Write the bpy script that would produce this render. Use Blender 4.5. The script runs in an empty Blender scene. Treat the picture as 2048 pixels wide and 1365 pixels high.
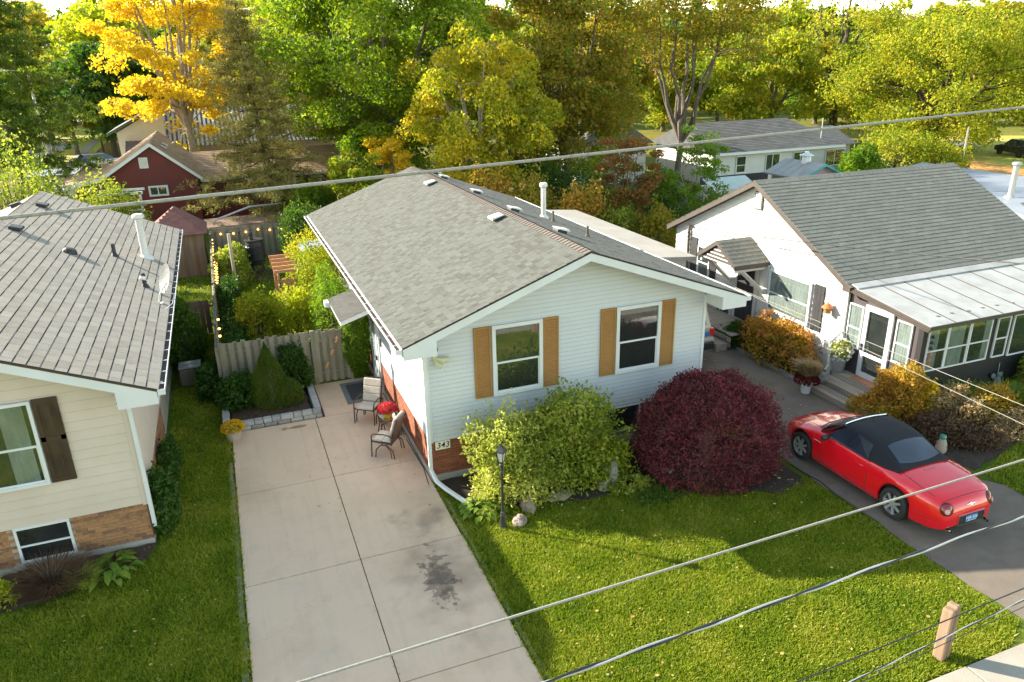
import bpy, math, random
import numpy as np
from mathutils import Matrix, Vector
sc = bpy.context.scene
C = sc.collection
rng = np.random.default_rng(7)
random.seed(7)
# ---------------------------------------------------------------- camera
CH = 8.9
R0 = np.array([[0.930947, -0.364639, -0.019378], [-0.146074, -0.323249, -0.934972], [0.334664, 0.87324, -0.354192]])
cam = bpy.data.cameras.new('camera'); camo = bpy.data.objects.new('camera', cam); C.objects.link(camo)
cam.sensor_width = 36.0; cam.lens = 1487.93/2048*36.0; cam.clip_start = 0.1; cam.clip_end = 3000
mw = Matrix.Identity(4)
for i in range(3):
    mw[i][0] = R0[0][i]; mw[i][1] = -R0[1][i]; mw[i][2] = -R0[2][i]
mw[2][3] = CH
camo.matrix_world = mw
sc.camera = camo
# ---------------------------------------------------------------- light
AZ = math.atan2(-.74, .673); EL = math.radians(24.9)
w = bpy.data.worlds.new('World'); sc.world = w; w.use_nodes = True
wn = w.node_tree.nodes; wl = w.node_tree.links
sky = wn.new('ShaderNodeTexSky'); sky.sky_type = 'NISHITA'; sky.sun_disc = False
sky.sun_elevation = EL; sky.sun_rotation = AZ; sky.air_density = 1.0; sky.dust_density = 0.3; sky.ozone_density = 1.0
bg = wn['Background']; bg.inputs[1].default_value = 0.15
wb = wn.new('ShaderNodeMix'); wb.data_type = 'RGBA'; wb.blend_type = 'MULTIPLY'; wb.inputs[0].default_value = 1
wb.inputs[7].default_value = (1.16, 1.0, .76, 1); wl.new(sky.outputs[0], wb.inputs[6]); wl.new(wb.outputs[2], bg.inputs[0])   # the camera's daylight white balance
sun = bpy.data.lights.new('sun', 'SUN'); sun.energy = 4.7; sun.angle = math.radians(0.55); sun.color = (1.0, 0.91, 0.74)
suno = bpy.data.objects.new('sun', sun); C.objects.link(suno)
sd = Vector((math.sin(AZ)*math.cos(EL), math.cos(AZ)*math.cos(EL), math.sin(EL)))
suno.rotation_euler = (-sd).to_track_quat('-Z', 'Y').to_euler(); suno.location = (-20, 20, 40)
sc.view_settings.view_transform = 'Standard'; sc.view_settings.look = 'None'
sc.view_settings.gamma = 1; sc.view_settings.use_curve_mapping = False
sc.view_settings.exposure = 1.8
try:
    sc.cycles.max_bounces = 6; sc.cycles.transparent_max_bounces = 8
    sc.cycles.use_adaptive_sampling = True
except Exception: pass

# ---------------------------------------------------------------- helpers
def setp(o, **k):
    for a, b in k.items(): o[a] = b
    return o
def ray(px, py):
    v = R0.T @ np.array([(px-1024)/1487.93, (py-682.5)/1487.93, 1.0]); return v
def gz(px, py, z=0.0):
    d = ray(px, py); return np.array([0, 0, CH]) + (z-CH)/d[2]*d
def gy(px, py, y):
    d = ray(px, py); return np.array([0, 0, CH]) + y/d[1]*d
class MB:
    def __init__(s): s.v = []; s.f = []; s.m = []; s.uv = None
    def add(s, vs, fs, mi=0):
        o = len(s.v); s.v += [tuple(map(float, p)) for p in vs]; s.f += [tuple(i+o for i in f) for f in fs]; s.m += [mi]*len(fs); return s
    def frame(s, o, ux, uy, uz, mi=0):
        "box from corner o with three edge vectors"
        o, ux, uy, uz = (np.array(q, float) for q in (o, ux, uy, uz))
        vs = [o, o+ux, o+ux+uy, o+uy, o+uz, o+ux+uz, o+ux+uy+uz, o+uy+uz]
        fs = [(0,3,2,1), (4,5,6,7), (0,1,5,4), (1,2,6,5), (2,3,7,6), (3,0,4,7)]
        if np.dot(np.cross(ux, uy), uz) < 0: fs = [f[::-1] for f in fs]
        return s.add(vs, fs, mi)
    def box(s, x0, x1, y0, y1, z0, z1, mi=0):
        return s.frame((x0, y0, z0), (x1-x0, 0, 0), (0, y1-y0, 0), (0, 0, z1-z0), mi)
    def prism(s, pts, ext, mi=0):
        "polygon (list of 3d points) extruded by vector ext"
        pts = [np.array(p, float) for p in pts]; n = len(pts); e = np.array(ext, float)
        nrm = np.zeros(3)
        for i in range(n): nrm += np.cross(pts[i], pts[(i+1) % n])
        if np.dot(nrm, e) > 0: pts = pts[::-1]
        vs = pts+[p+e for p in pts]
        fs = [tuple(range(n)), tuple(range(2*n-1, n-1, -1))]+[(i, i+n, (i+1) % n+n, (i+1) % n) for i in range(n)]
        return s.add(vs, fs, mi)
    def tube(s, pts, r, n=8, caps=True, mi=0):
        pts = [np.array(p, float) for p in pts]; k = len(pts)
        rs = r if hasattr(r, '__len__') else [r]*k
        vs = []; up = None
        for i, p in enumerate(pts):
            t = pts[min(i+1, k-1)]-pts[max(i-1, 0)]; t = t/(np.linalg.norm(t)+1e-9)
            if up is None: up = np.array([0, 0, 1.]) if abs(t[2]) < .9 else np.array([1., 0, 0])
            a = np.cross(t, up); a /= np.linalg.norm(a)+1e-9; b = np.cross(a, t); up = b
            for j in range(n):
                th = 2*math.pi*j/n; vs.append(p+rs[i]*(math.cos(th)*a+math.sin(th)*b))
        fs = [(i*n+j, i*n+(j+1) % n, (i+1)*n+(j+1) % n, (i+1)*n+j) for i in range(k-1) for j in range(n)]
        if caps: fs += [tuple(range(n-1, -1, -1)), tuple((k-1)*n+j for j in range(n))]
        return s.add(vs, fs, mi)
    def lathe(s, prof, n=20, c=(0, 0, 0), axis='z', mi=0, arc=(0, 2*math.pi)):
        "prof: list of (radius, height)"
        vs = []; full = abs(arc[1]-arc[0]-2*math.pi) < 1e-6
        m = n if full else n+1
        for r, h in prof:
            for j in range(m):
                th = arc[0]+(arc[1]-arc[0])*j/n; a, b = r*math.cos(th), r*math.sin(th)
                p = (a, b, h) if axis == 'z' else ((a, h, b) if axis == 'y' else (h, a, b))
                vs.append((p[0]+c[0], p[1]+c[1], p[2]+c[2]))
        fs = []
        for i in range(len(prof)-1):
            for j in range(n):
                q = (j+1) % m; f = (i*m+j, i*m+q, (i+1)*m+q, (i+1)*m+j)
                fs.append(f if axis != 'y' else f[::-1])
        return s.add(vs, fs, mi)
    def xf(s, mat):
        a = np.array(s.v); M_ = np.array(mat); s.v = [tuple(q) for q in (a @ M_[:3, :3].T+M_[:3, 3])]; return s
SHIFT = {}
def empty(name, loc, label, cat, group=None, rz=0.0, world=True):
    "an Empty at a thing's base; world=True: its parts are given in world coordinates"
    o = bpy.data.objects.new(name, None); C.objects.link(o); o.location = loc; o.rotation_euler = (0, 0, rz)
    o.empty_display_size = .2
    o['label'] = label; o['category'] = cat
    if group: o['group'] = group
    SHIFT[o.name] = Vector(loc) if world else None
    return o
def mesh_of(mb, name, mats, smooth=False):
    me = bpy.data.meshes.new(name)
    me.from_pydata(mb.v, [], mb.f)
    if not isinstance(mats, (list, tuple)): mats = [mats]
    for m in mats: me.materials.append(m)
    if len(mats) > 1: me.polygons.foreach_set('material_index', mb.m)
    if smooth: me.polygons.foreach_set('use_smooth', [True]*len(me.polygons))
    me.update(); return me
def link(name, me, parent=None, **props):
    o = bpy.data.objects.new(name, me); C.objects.link(o)
    if parent is not None:
        o.parent = parent
        s = SHIFT.get(parent.name)
        if s is not None: o.matrix_parent_inverse = Matrix.Translation(-s)
    for k, v in props.items(): o[k] = v
    return o
def obj(name, mb, mats, parent=None, smooth=False, bevel=0, **props):
    o = link(name, mesh_of(mb, name, mats, smooth), parent, **props)
    if bevel:
        b = o.modifiers.new('bevel', 'BEVEL'); b.width = bevel; b.segments = 2; b.limit_method = 'ANGLE'
    return o
def bigmesh(name, V, F, mats, parent=None, mi=None, smooth=False, **props):
    "V (n,3) array, F (m,k) index array"
    me = bpy.data.meshes.new(name); V = np.asarray(V, np.float32); F = np.asarray(F, np.int32); m, k = F.shape
    me.vertices.add(len(V)); me.vertices.foreach_set('co', V.ravel())
    me.loops.add(m*k); me.loops.foreach_set('vertex_index', F.ravel())
    me.polygons.add(m); me.polygons.foreach_set('loop_start', np.arange(0, m*k, k, dtype=np.int32))
    if not isinstance(mats, (list, tuple)): mats = [mats]
    for q in mats: me.materials.append(q)
    if mi is not None: me.polygons.foreach_set('material_index', np.asarray(mi, np.int32))
    me.polygons.foreach_set('use_smooth', np.full(m, bool(smooth)))
    me.update(calc_edges=True)
    return link(name, me, parent, **props)
def copy_tree(o, parent=None):
    c = o.copy(); C.objects.link(c)
    if parent is not None: c.parent = parent
    elif o.name in SHIFT: SHIFT[c.name] = SHIFT[o.name]
    for ch in list(o.children): copy_tree(ch, c)
    return c
def rot(ax, ang): return np.array(Matrix.Rotation(ang, 4, ax))
def trs(loc, rz=0, rx=0, ry=0, s=1): return np.array(Matrix.Translation(loc) @ Matrix.Rotation(rz, 4, 'Z') @ Matrix.Rotation(ry, 4, 'Y') @ Matrix.Rotation(rx, 4, 'X') @ Matrix.Scale(s, 4))

# ---------------------------------------------------------------- materials
def nd(t, typ, **k):
    n = t.nodes.new(typ)
    for a, b in k.items(): setattr(n, a, b)
    return n
def ramp(t, fac, cols, lo=0.0, hi=1.0, interp='LINEAR'):
    r = nd(t, 'ShaderNodeValToRGB'); r.color_ramp.interpolation = interp
    e = r.color_ramp.elements
    while len(e) < len(cols): e.new(0.5)
    for i, c in enumerate(cols):
        e[i].position = lo+(hi-lo)*i/max(1, len(cols)-1); e[i].color = (*c, 1)
    t.links.new(fac, r.inputs[0]); return r.outputs[0]
def math_(t, op, a, b=None, c=None):
    n = nd(t, 'ShaderNodeMath', operation=op)
    for i, x in enumerate((a, b, c)):
        if x is None: continue
        if isinstance(x, (int, float)): n.inputs[i].default_value = x
        else: t.links.new(x, n.inputs[i])
    return n.outputs[0]
def noise(t, scale, detail=3, vec=None, rough=.55, dist=0):
    n = nd(t, 'ShaderNodeTexNoise'); n.inputs['Scale'].default_value = scale; n.inputs['Detail'].default_value = detail
    n.inputs['Roughness'].default_value = rough; n.inputs['Distortion'].default_value = dist
    if vec is not None: t.links.new(vec, n.inputs['Vector'])
    return n.outputs[0]
def mix(t, fac, a, b, mode='MIX'):
    n = nd(t, 'ShaderNodeMix', data_type='RGBA', blend_type=mode)
    for i, x in ((0, fac), (6, a), (7, b)):
        if isinstance(x, (int, float)): n.inputs[i].default_value = x
        elif isinstance(x, tuple): n.inputs[i].default_value = (*x, 1)
        else: t.links.new(x, n.inputs[i])
    return n.outputs[2]
def rnd(t):
    g = nd(t, 'ShaderNodeNewGeometry'); o = nd(t, 'ShaderNodeObjectInfo')
    return math_(t, 'FRACT', math_(t, 'ADD', g.outputs['Random Per Island'], o.outputs['Random']))
def pos(t, scl=None):
    g = nd(t, 'ShaderNodeNewGeometry')
    if scl is None: return g.outputs['Position']
    m = nd(t, 'ShaderNodeVectorMath', operation='MULTIPLY'); t.links.new(g.outputs['Position'], m.inputs[0]); m.inputs[1].default_value = scl
    return m.outputs[0]
def base(name):
    m = bpy.data.materials.new(name); m.use_nodes = True; t = m.node_tree; return m, t, t.nodes['Principled BSDF']
def mat(name, cols, rough=.6, src='noise', scale=3, detail=4, lo=.3, hi=.7, bump=0, bscale=40, bstr=.02, metal=0, coat=0, spec=.5, dirt=None, dscale=1.5, damt=.5, stretch=None, speck=0):
    "a procedural material: colours picked by noise, by piece, or both"
    m, t, b = base(name)
    if isinstance(cols[0], (int, float)): cols = [cols, tuple(c*.86 for c in cols)]
    P = pos(t, stretch)
    if src == 'noise': f = noise(t, scale, detail, P)
    elif src == 'rnd': f = rnd(t); lo, hi = 0, 1
    else: f = math_(t, 'ADD', math_(t, 'MULTIPLY', rnd(t), .6), math_(t, 'MULTIPLY', noise(t, scale, detail, P), .5)); lo, hi = .15, .9
    c = ramp(t, f, cols, lo, hi)
    if dirt:
        d = ramp(t, noise(t, dscale, 6, pos(t, stretch), .65), [(0, 0, 0), (1, 1, 1)], .45, .72)
        c = mix(t, math_(t, 'MULTIPLY', d, damt), c, dirt)
    if speck:
        s = ramp(t, noise(t, 180, 1, pos(t)), [(1-speck,)*3, (1+speck*.6,)*3], .35, .65)
        c = mix(t, 1.0, c, s, 'MULTIPLY')
    t.links.new(c, b.inputs['Base Color'])
    b.inputs['Roughness'].default_value = rough; b.inputs['Metallic'].default_value = metal
    b.inputs['Coat Weight'].default_value = coat; b.inputs['Coat Roughness'].default_value = .05
    b.inputs['Specular IOR Level'].default_value = spec
    if bump:
        n = nd(t, 'ShaderNodeBump'); n.inputs['Strength'].default_value = bump; n.inputs['Distance'].default_value = bstr
        t.links.new(noise(t, bscale, 4, pos(t, stretch)), n.inputs['Height']); t.links.new(n.outputs[0], b.inputs['Normal'])
    return m
def leafmat(name, cols, scale=.5, trans=.45, wr=.45, tint=(1.08, 1.15, .55), rough=.5):
    m, t, b = base(name)
    f = math_(t, 'ADD', math_(t, 'MULTIPLY', rnd(t), wr), math_(t, 'MULTIPLY', math_(t, 'SUBTRACT', noise(t, scale, 3, pos(t)), .25), 2*(1-wr)))
    c = ramp(t, f, cols, .08, .92)
    t.links.new(c, b.inputs['Base Color']); b.inputs['Roughness'].default_value = rough; b.inputs['Specular IOR Level'].default_value = .25
    tr = nd(t, 'ShaderNodeBsdfTranslucent'); c2 = mix(t, 1.0, c, tint, 'MULTIPLY'); t.links.new(c2, tr.inputs['Color'])
    mx = nd(t, 'ShaderNodeMixShader'); mx.inputs[0].default_value = trans
    t.links.new(b.outputs[0], mx.inputs[1]); t.links.new(tr.outputs[0], mx.inputs[2])
    t.links.new(mx.outputs[0], t.nodes['Material Output'].inputs[0]); return m
def glassmat(name, refl=.3, tint=(.9, .95, .95)):
    m, t, b = base(name)
    tr = nd(t, 'ShaderNodeBsdfTransparent'); tr.inputs[0].default_value = (*tint, 1)
    gl = nd(t, 'ShaderNodeBsdfGlossy'); gl.inputs['Roughness'].default_value = .03; gl.inputs[0].default_value = (.9, .9, .9, 1)
    lw = nd(t, 'ShaderNodeLayerWeight'); lw.inputs[0].default_value = .5
    f = math_(t, 'ADD', math_(t, 'MULTIPLY', math_(t, 'POWER', lw.outputs['Facing'], 3.5), .8), refl)
    bm = nd(t, 'ShaderNodeBump'); bm.inputs['Strength'].default_value = .05; t.links.new(noise(t, 1.5, 1, pos(t)), bm.inputs['Height']); t.links.new(bm.outputs[0], gl.inputs['Normal'])
    mx = nd(t, 'ShaderNodeMixShader'); t.links.new(f, mx.inputs[0]); t.links.new(tr.outputs[0], mx.inputs[1]); t.links.new(gl.outputs[0], mx.inputs[2])
    t.links.new(mx.outputs[0], t.nodes['Material Output'].inputs[0]); return m
def glow(name, col, s):
    m, t, b = base(name); b.inputs['Emission Color'].default_value = (*col, 1); b.inputs['Emission Strength'].default_value = s
    b.inputs['Base Color'].default_value = (*col, 1); return m
G = {}
G['white'] = mat('white_vinyl', [(.55, .58, .62), (.50, .53, .57)], .45, scale=.8, dirt=(.62, .63, .58), damt=.35, dscale=1.1)
G['groove'] = mat('siding_lap_shade', [(.30, .31, .33), (.26, .27, .29)], .8)  # dark wall core, seen in the gaps, paints the lap shadow lines
G['lap_shade_L'] = mat('cream_lap_shade', [(.26, .20, .14), (.22, .17, .12)], .8)  # same painted shadow lines between the cream boards
G['trim'] = mat('white_trim_paint', [(.68, .70, .72), (.62, .64, .66)], .4, scale=2, dirt=(.55, .54, .5), damt=.25)
G['cream'] = mat('cream_vinyl', [(.62, .525, .455), (.56, .475, .41)], .5, scale=.9, dirt=(.5, .42, .3), damt=.35)
G['wwood'] = mat('white_painted_siding', [(.60, .59, .565), (.54, .53, .505)], .55, scale=2, dirt=(.6, .58, .54), damt=.25)
G['redsid'] = mat('dark_red_siding', [(.15, .014, .007), (.11, .011, .006)], .6, scale=1.5, dirt=(.09, .02, .018), damt=.4)
G['brickA'] = mat('orange_brick', [(.22, .070, .032), (.29, .105, .05), (.19, .055, .028), (.26, .095, .052)], .85, src='mix', scale=20, bump=.3, bscale=90)
G['brickL'] = mat('buff_brick', [(.26, .12, .05), (.38, .19, .08), (.17, .085, .05), (.42, .2, .085), (.22, .12, .07)], .85, src='mix', scale=18, bump=.3, bscale=90)
G['mortar'] = mat('mortar', [(.42, .37, .29), (.34, .29, .22)], .95, scale=12)
G['mortarA'] = mat('red_mortar', [(.24, .10, .055), (.30, .14, .08)], .95, scale=12)
G['conc'] = mat('concrete', [(.36, .33, .29), (.44, .40, .35)], .9, scale=4, bump=.2, bscale=60, dirt=(.22, .19, .14), damt=.5)
G['ochre'] = mat('ochre_shutter_paint', [(.36, .175, .038), (.31, .15, .033)], .55, scale=6)
G['shinA'] = mat('grey_green_shingle', [(.096, .101, .091), (.074, .072, .064), (.113, .121, .108), (.100, .106, .095), (.108, .114, .102), (.080, .079, .070), (.098, .102, .093), (.118, .126, .113)], .95, src='rnd', bump=.5, bscale=160, bstr=.01, speck=.3)
G['shinRidge'] = mat('pinkish_ridge_shingle', [(.125, .10, .088), (.15, .122, .107)], .95, src='mix', scale=3, speck=.3)
G['shinL'] = mat('light_grey_shingle', [(.30, .262, .22), (.35, .31, .262), (.27, .235, .195), (.385, .345, .292)], .95, src='mix', scale=2, bump=.4, bscale=160, bstr=.01, dirt=(.33, .31, .27), damt=.5, dscale=.6, speck=.2)
G['shinR'] = mat('weathered_green_shingle', [(.175, .17, .145), (.22, .215, .185), (.19, .182, .155), (.245, .24, .205)], .95, src='mix', scale=1.2, bump=.4, bscale=150, bstr=.01, dirt=(.16, .165, .14), damt=.6, dscale=.9, speck=.2)
G['under'] = mat('black_roof_felt', [(.035, .033, .03), (.05, .047, .04)], .95)
G['shinB'] = mat('brown_shingle', [(.33, .205, .125), (.42, .27, .165), (.27, .165, .105)], .95, src='mix', scale=3)
G['shinK'] = mat('charcoal_shingle', [(.07, .07, .072), (.13, .13, .13), (.09, .088, .09)], .95, src='mix', scale=2)
G['shinM'] = mat('maroon_shingle', [(.20, .085, .075), (.26, .12, .10)], .95, src='mix', scale=3)
G['galv'] = mat('galvanised_metal', [(.50, .50, .49), (.58, .58, .57)], .4, metal=.6, scale=8, dirt=(.3, .28, .25), damt=.4)
G['galvw'] = mat('white_grey_flue_metal', [(.66, .64, .60), (.74, .72, .68)], .5, scale=8, dirt=(.4, .36, .3), damt=.4)
G['black'] = mat('black_plastic', [(.02, .02, .022), (.03, .03, .032)], .45, scale=5)
G['blackm'] = mat('black_painted_metal', [(.022, .024, .024), (.035, .036, .036)], .4, scale=8)
G['brownm'] = mat('dark_brown_metal', [(.05, .032, .026), (.07, .045, .036)], .4, scale=8)
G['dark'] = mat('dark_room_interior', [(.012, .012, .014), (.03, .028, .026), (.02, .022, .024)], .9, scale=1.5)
G['glass'] = glassmat('window_glass', .10)
G['glass2'] = glassmat('clear_window_glass', .08)
G['lace'] = mat('white_curtain', [(.34, .34, .32), (.20, .20, .185)], .8, scale=6, stretch=(1, 1, .2), bump=.6, bscale=14)
G['dkshut'] = mat('dark_brown_wood', [(.035, .022, .016), (.06, .037, .024), (.028, .019, .015)], .4, scale=4, stretch=(1, 1, .3))
G['grshut'] = mat('weathered_charcoal_wood', [(.018, .018, .021), (.040, .038, .040)], .8, scale=5, stretch=(1, 1, .3))
G['trimR'] = mat('taupe_trim_paint', [(.075, .058, .05), (.055, .044, .038)], .6, scale=3)
G['porch'] = mat('black_painted_boards', [(.012, .012, .014), (.017, .017, .019)], .6, scale=2)
G['porch2'] = mat('mauve_grey_paint', [(.065, .054, .058), (.055, .046, .05)], .6, scale=2)
G['tin'] = mat('white_aluminium_roofing', [(.40, .40, .395), (.34, .34, .335)], .5, scale=1.5, dirt=(.20, .20, .17), damt=.5, dscale=1.8)
G['flat'] = mat('blue_grey_roof_membrane', [(.20, .225, .28), (.26, .28, .33)], .45, scale=.5, dirt=(.33, .34, .37), damt=.4)
G['fence'] = mat('weathered_fence_wood', [(.20, .17, .12), (.33, .29, .22), (.26, .24, .17), (.38, .33, .25)], .9, src='mix', scale=3, stretch=(3, 3, .4), bump=.5, bscale=20, dirt=(.13, .14, .075), damt=.5, dscale=2)
G['shedw'] = mat('brown_shed_boards', [(.17, .10, .065), (.26, .16, .10), (.21, .15, .11)], .85, src='mix', scale=2, stretch=(3, 3, .4), dirt=(.10, .075, .06), damt=.6)
G['cedar'] = mat('fresh_cedar', [(.52, .25, .12), (.60, .32, .17)], .7, scale=4, stretch=(1, 4, 1))
G['deck'] = mat('grey_deck_boards', [(.30, .25, .20), (.40, .34, .28), (.24, .20, .16)], .85, src='mix', scale=3, stretch=(3, .4, 3), dirt=(.14, .12, .1), damt=.4)
G['pink'] = mat('pale_wood', [(.20, .125, .08), (.28, .185, .125)], .8, scale=5, stretch=(4, 4, .4))
G['stone'] = mat('grey_block_stone', [(.30, .29, .28), (.42, .41, .40), (.24, .235, .23)], .9, src='mix', scale=8, bump=.7, bscale=25)
G['rock'] = mat('pinkish_granite', [(.20, .15, .125), (.27, .215, .19), (.15, .115, .1)], .9, scale=5, bump=.8, bscale=14)
G['mulch'] = mat('brown_mulch', [(.035, .022, .014), (.075, .048, .03), (.12, .08, .05)], .95, scale=28, bump=1, bscale=45, bstr=.05)
G['soil'] = mat('dark_soil', [(.03, .02, .014), (.06, .042, .028)], .95, scale=14, bump=1, bscale=30, bstr=.04)
G['bark'] = mat('grey_brown_bark', [(.10, .08, .06), (.18, .15, .12)], .95, scale=6, bump=.6, bscale=20)
G['barkd'] = mat('dark_bark', [(.05, .038, .028), (.09, .07, .05)], .95, scale=6)
G['barkl'] = mat('pale_bark', [(.24, .20, .16), (.34, .30, .25)], .9, scale=5)
G['rope'] = mat('pale_grey_cable', [(.26, .245, .22), (.32, .305, .28), (.19, .18, .16)], .5, scale=30)
G['bcab'] = mat('black_cable', [(.015, .015, .018), (.03, .03, .033)], .35, scale=20)
G['chrome'] = mat('chrome', [(.8, .8, .8), (.75, .75, .75)], .12, metal=1)
G['rubber'] = mat('tyre_rubber', [(.02, .02, .02), (.03, .03, .03)], .8, scale=20)
G['cush'] = mat('beige_cushion', [(.56, .50, .43), (.50, .44, .37)], .9, scale=5, bump=.4, bscale=12)
G['terra'] = mat('terracotta', [(.30, .13, .08), (.36, .17, .10)], .85, scale=8)
G['clay'] = mat('beige_planter', [(.42, .37, .30), (.36, .31, .25)], .85, scale=8, stretch=(4, 4, .3))
G['ypot'] = mat('yellow_foil_pot', [(.65, .42, .02), (.5, .3, .015)], .3, scale=9)
G['wpot'] = mat('white_bucket', [(.75, .76, .78), (.68, .69, .7)], .4)
G['ofloor'] = mat('dark_mat', [(.03, .033, .035), (.05, .052, .055)], .9, scale=10)
G['wstat'] = mat('pale_grey_statue', [(.20, .20, .19), (.28, .28, .27)], .85, scale=9, bump=.4, bscale=30)
G['bstat'] = mat('grey_blue_statue', [(.12, .14, .15), (.18, .20, .21)], .8, scale=9)
# ================================================================ building helpers
Z = np.array([0, 0, 1.0])
def unit(v): v = np.array(v, float); return v/np.linalg.norm(v)
def shingles(roof, O, U, V, LU, LV, m, exp=.143, tabs=(.3,), thick=.008, near=300, ufn=None, gap=.006, seed=1, jit=.0, lamin=False, cov=1.02):
    r = random.Random(seed); O = np.array(O, float); U = unit(U); V = unit(V); N = np.cross(U, V)
    if N[2] < 0: N = -N
    items = []
    rows = int(LV/exp)+1
    for k in range(rows):
        v0 = k*exp; e = min(exp*cov, LV-v0); e0 = e
        if e < .03: continue
        lo, hi = (0, LU) if ufn is None else ufn(v0)
        u = lo-r.random()*tabs[0]*.9 if not jit else lo-(k % 2)*tabs[0]/2
        while u < hi-1e-6:
            wd = r.choice(tabs); a, b = max(lo, u), min(hi, u+wd)
            if cov < 1 and e0 > exp*.9: e = e0+(.0 if r.random() < .6 else .011)
            if b-a > .02: items.append((v0, a, b, e, wd, thick*(r.choice((1, 1, 1.9)) if lamin else 1)))
            u += wd
    def verts(v0, a, b, e, t):
        g = gap/2
        return [O+U*(a+g)+V*v0, O+U*(b-g)+V*v0, O+U*(b-g)+V*(v0+e), O+U*(a+g)+V*(v0+e),
                O+U*(a+g)+V*v0+N*t, O+U*(b-g)+V*v0+N*t, O+U*(b-g)+V*(v0+e)+N*.0015, O+U*(a+g)+V*(v0+e)+N*.0015]
    FS = [(4, 5, 6, 7), (0, 1, 5, 4), (1, 2, 6, 5), (3, 0, 4, 7)]
    if np.dot(np.cross(U, V), N) < 0: FS = [f[::-1] for f in FS]
    full = [i for i, q in enumerate(items) if abs((q[2]-q[1])-q[4]) < 1e-6 and q[3] > exp*cov*.98]
    cp = np.array([0, 0, CH])
    full.sort(key=lambda i: np.linalg.norm(O+U*items[i][1]+V*items[i][0]-cp))
    sel = set(full[:near]); cache = {}
    for i in sorted(sel):
        v0, a, b, e, wd, t = items[i]; key = (round(wd, 4), round(t, 5), round(e, 4))
        if key not in cache:
            mb = MB(); vv = verts(0, 0, wd, e, t); mb.add([p-O for p in vv], FS); cache[key] = mesh_of(mb, 'shingle', m)
        o = link('shingle', cache[key], roof); o.location = O+U*a+V*v0
    VV = []; FF = []
    for i, q in enumerate(items):
        if i in sel: continue
        o = len(VV); VV += verts(q[0], q[1], q[2], q[3], q[5]); FF += [tuple(x+o for x in f) for f in FS]
    if VV: bigmesh('shingle_field', VV, FF, m, roof, kind='stuff')
def ridgecaps(roof, p0, p1, w, slope, m, step=.15, h=.014):
    "bent caps along a ridge from p0 to p1; slope = rise/run both sides; run direction horizontal"
    p0 = np.array(p0, float); p1 = np.array(p1, float); d = unit(p1-p0); s = np.cross(d, Z); s = unit(s)
    n = int(np.linalg.norm(p1-p0)/step)
    mb = MB(); a = s*w-Z*w*slope; b = -s*w-Z*w*slope
    up0, up1 = Z*h*1.6, Z*h*.4
    mb.add([a+up0, up0, b+up0, a+up1+d*step*1.05, up1+d*step*1.05, b+up1+d*step*1.05, a, Z*0, b], [(0, 1, 4, 3), (1, 2, 5, 4), (0, 6, 7, 1), (1, 7, 8, 2)])
    me = mesh_of(mb, 'ridge_cap', m)
    for i in range(n):
        o = link('ridge_cap', me, roof); o.location = p0+d*step*i+Z*h*.5
def siding(wall, m, O, A, N, exp, z0, z1, span, th=.014, name='siding_board', gp=.010):
    O = np.array(O, float); A = unit(A); N = unit(N); z = z0
    while z < z1-.01:
        e = min(exp, z1-z); a0, a1 = span(z); b0, b1 = span(z+e)
        if a1-a0 > .05:
            if b1 <= b0: b0 = b1 = (b0+b1)/2
            P = lambda s, h, d: O+A*s+Z*h+N*d
            mb = MB(); mb.add([P(a0, z, 0), P(a1, z, 0), P(b1, z+e-gp, 0), P(b0, z+e-gp, 0), P(a0, z, th), P(a1, z, th), P(b1, z+e-gp, .003), P(b0, z+e-gp, .003)],
                   [(4, 5, 6, 7), (0, 1, 5, 4), (1, 2, 6, 5), (2, 3, 7, 6), (3, 0, 4, 7)])
            if np.dot(np.cross(A, Z), N) < 0: mb.f = [f[::-1] for f in mb.f]
            obj(name, mb, m, wall)
        z += e
def bricks(wall, m, O, A, N, L, z0, z1, near=300, holes=(), bl=.205, bh=.062, j=.011, th=.012, seed=3):
    O = np.array(O, float); A = unit(A); N = unit(N); items = []; row = 0; z = z0
    while z+bh <= z1+.005:
        u = -(row % 2)*(bl+j)/2
        while u < L:
            a, b = max(0, u), min(L, u+bl)
            if b-a > .03 and not any(h[0] < (a+b)/2 < h[1] and h[2] < z+bh/2 < h[3] for h in holes): items.append((a, b, z))
            u += bl+j
        z += bh+j; row += 1
    cp = np.array([0, 0, CH])
    full = sorted([i for i, q in enumerate(items) if abs(q[1]-q[0]-bl) < 1e-6], key=lambda i: np.linalg.norm(O+A*items[i][0]+Z*items[i][2]-cp))
    sel = set(full[:near]); mb = MB(); mb.frame((0, 0, 0), A*bl, N*th, Z*bh); me = mesh_of(mb, 'brick', m)
    for i in sorted(sel):
        o = link('brick', me, wall); o.location = O+A*items[i][0]+Z*items[i][2]
    mb = MB()
    for i, q in enumerate(items):
        if i not in sel: mb.frame(O+A*q[0]+Z*q[2], A*(q[1]-q[0]), N*th, Z*bh)
    if mb.v: obj('brick_field', mb, m, wall, kind='stuff')
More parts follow.
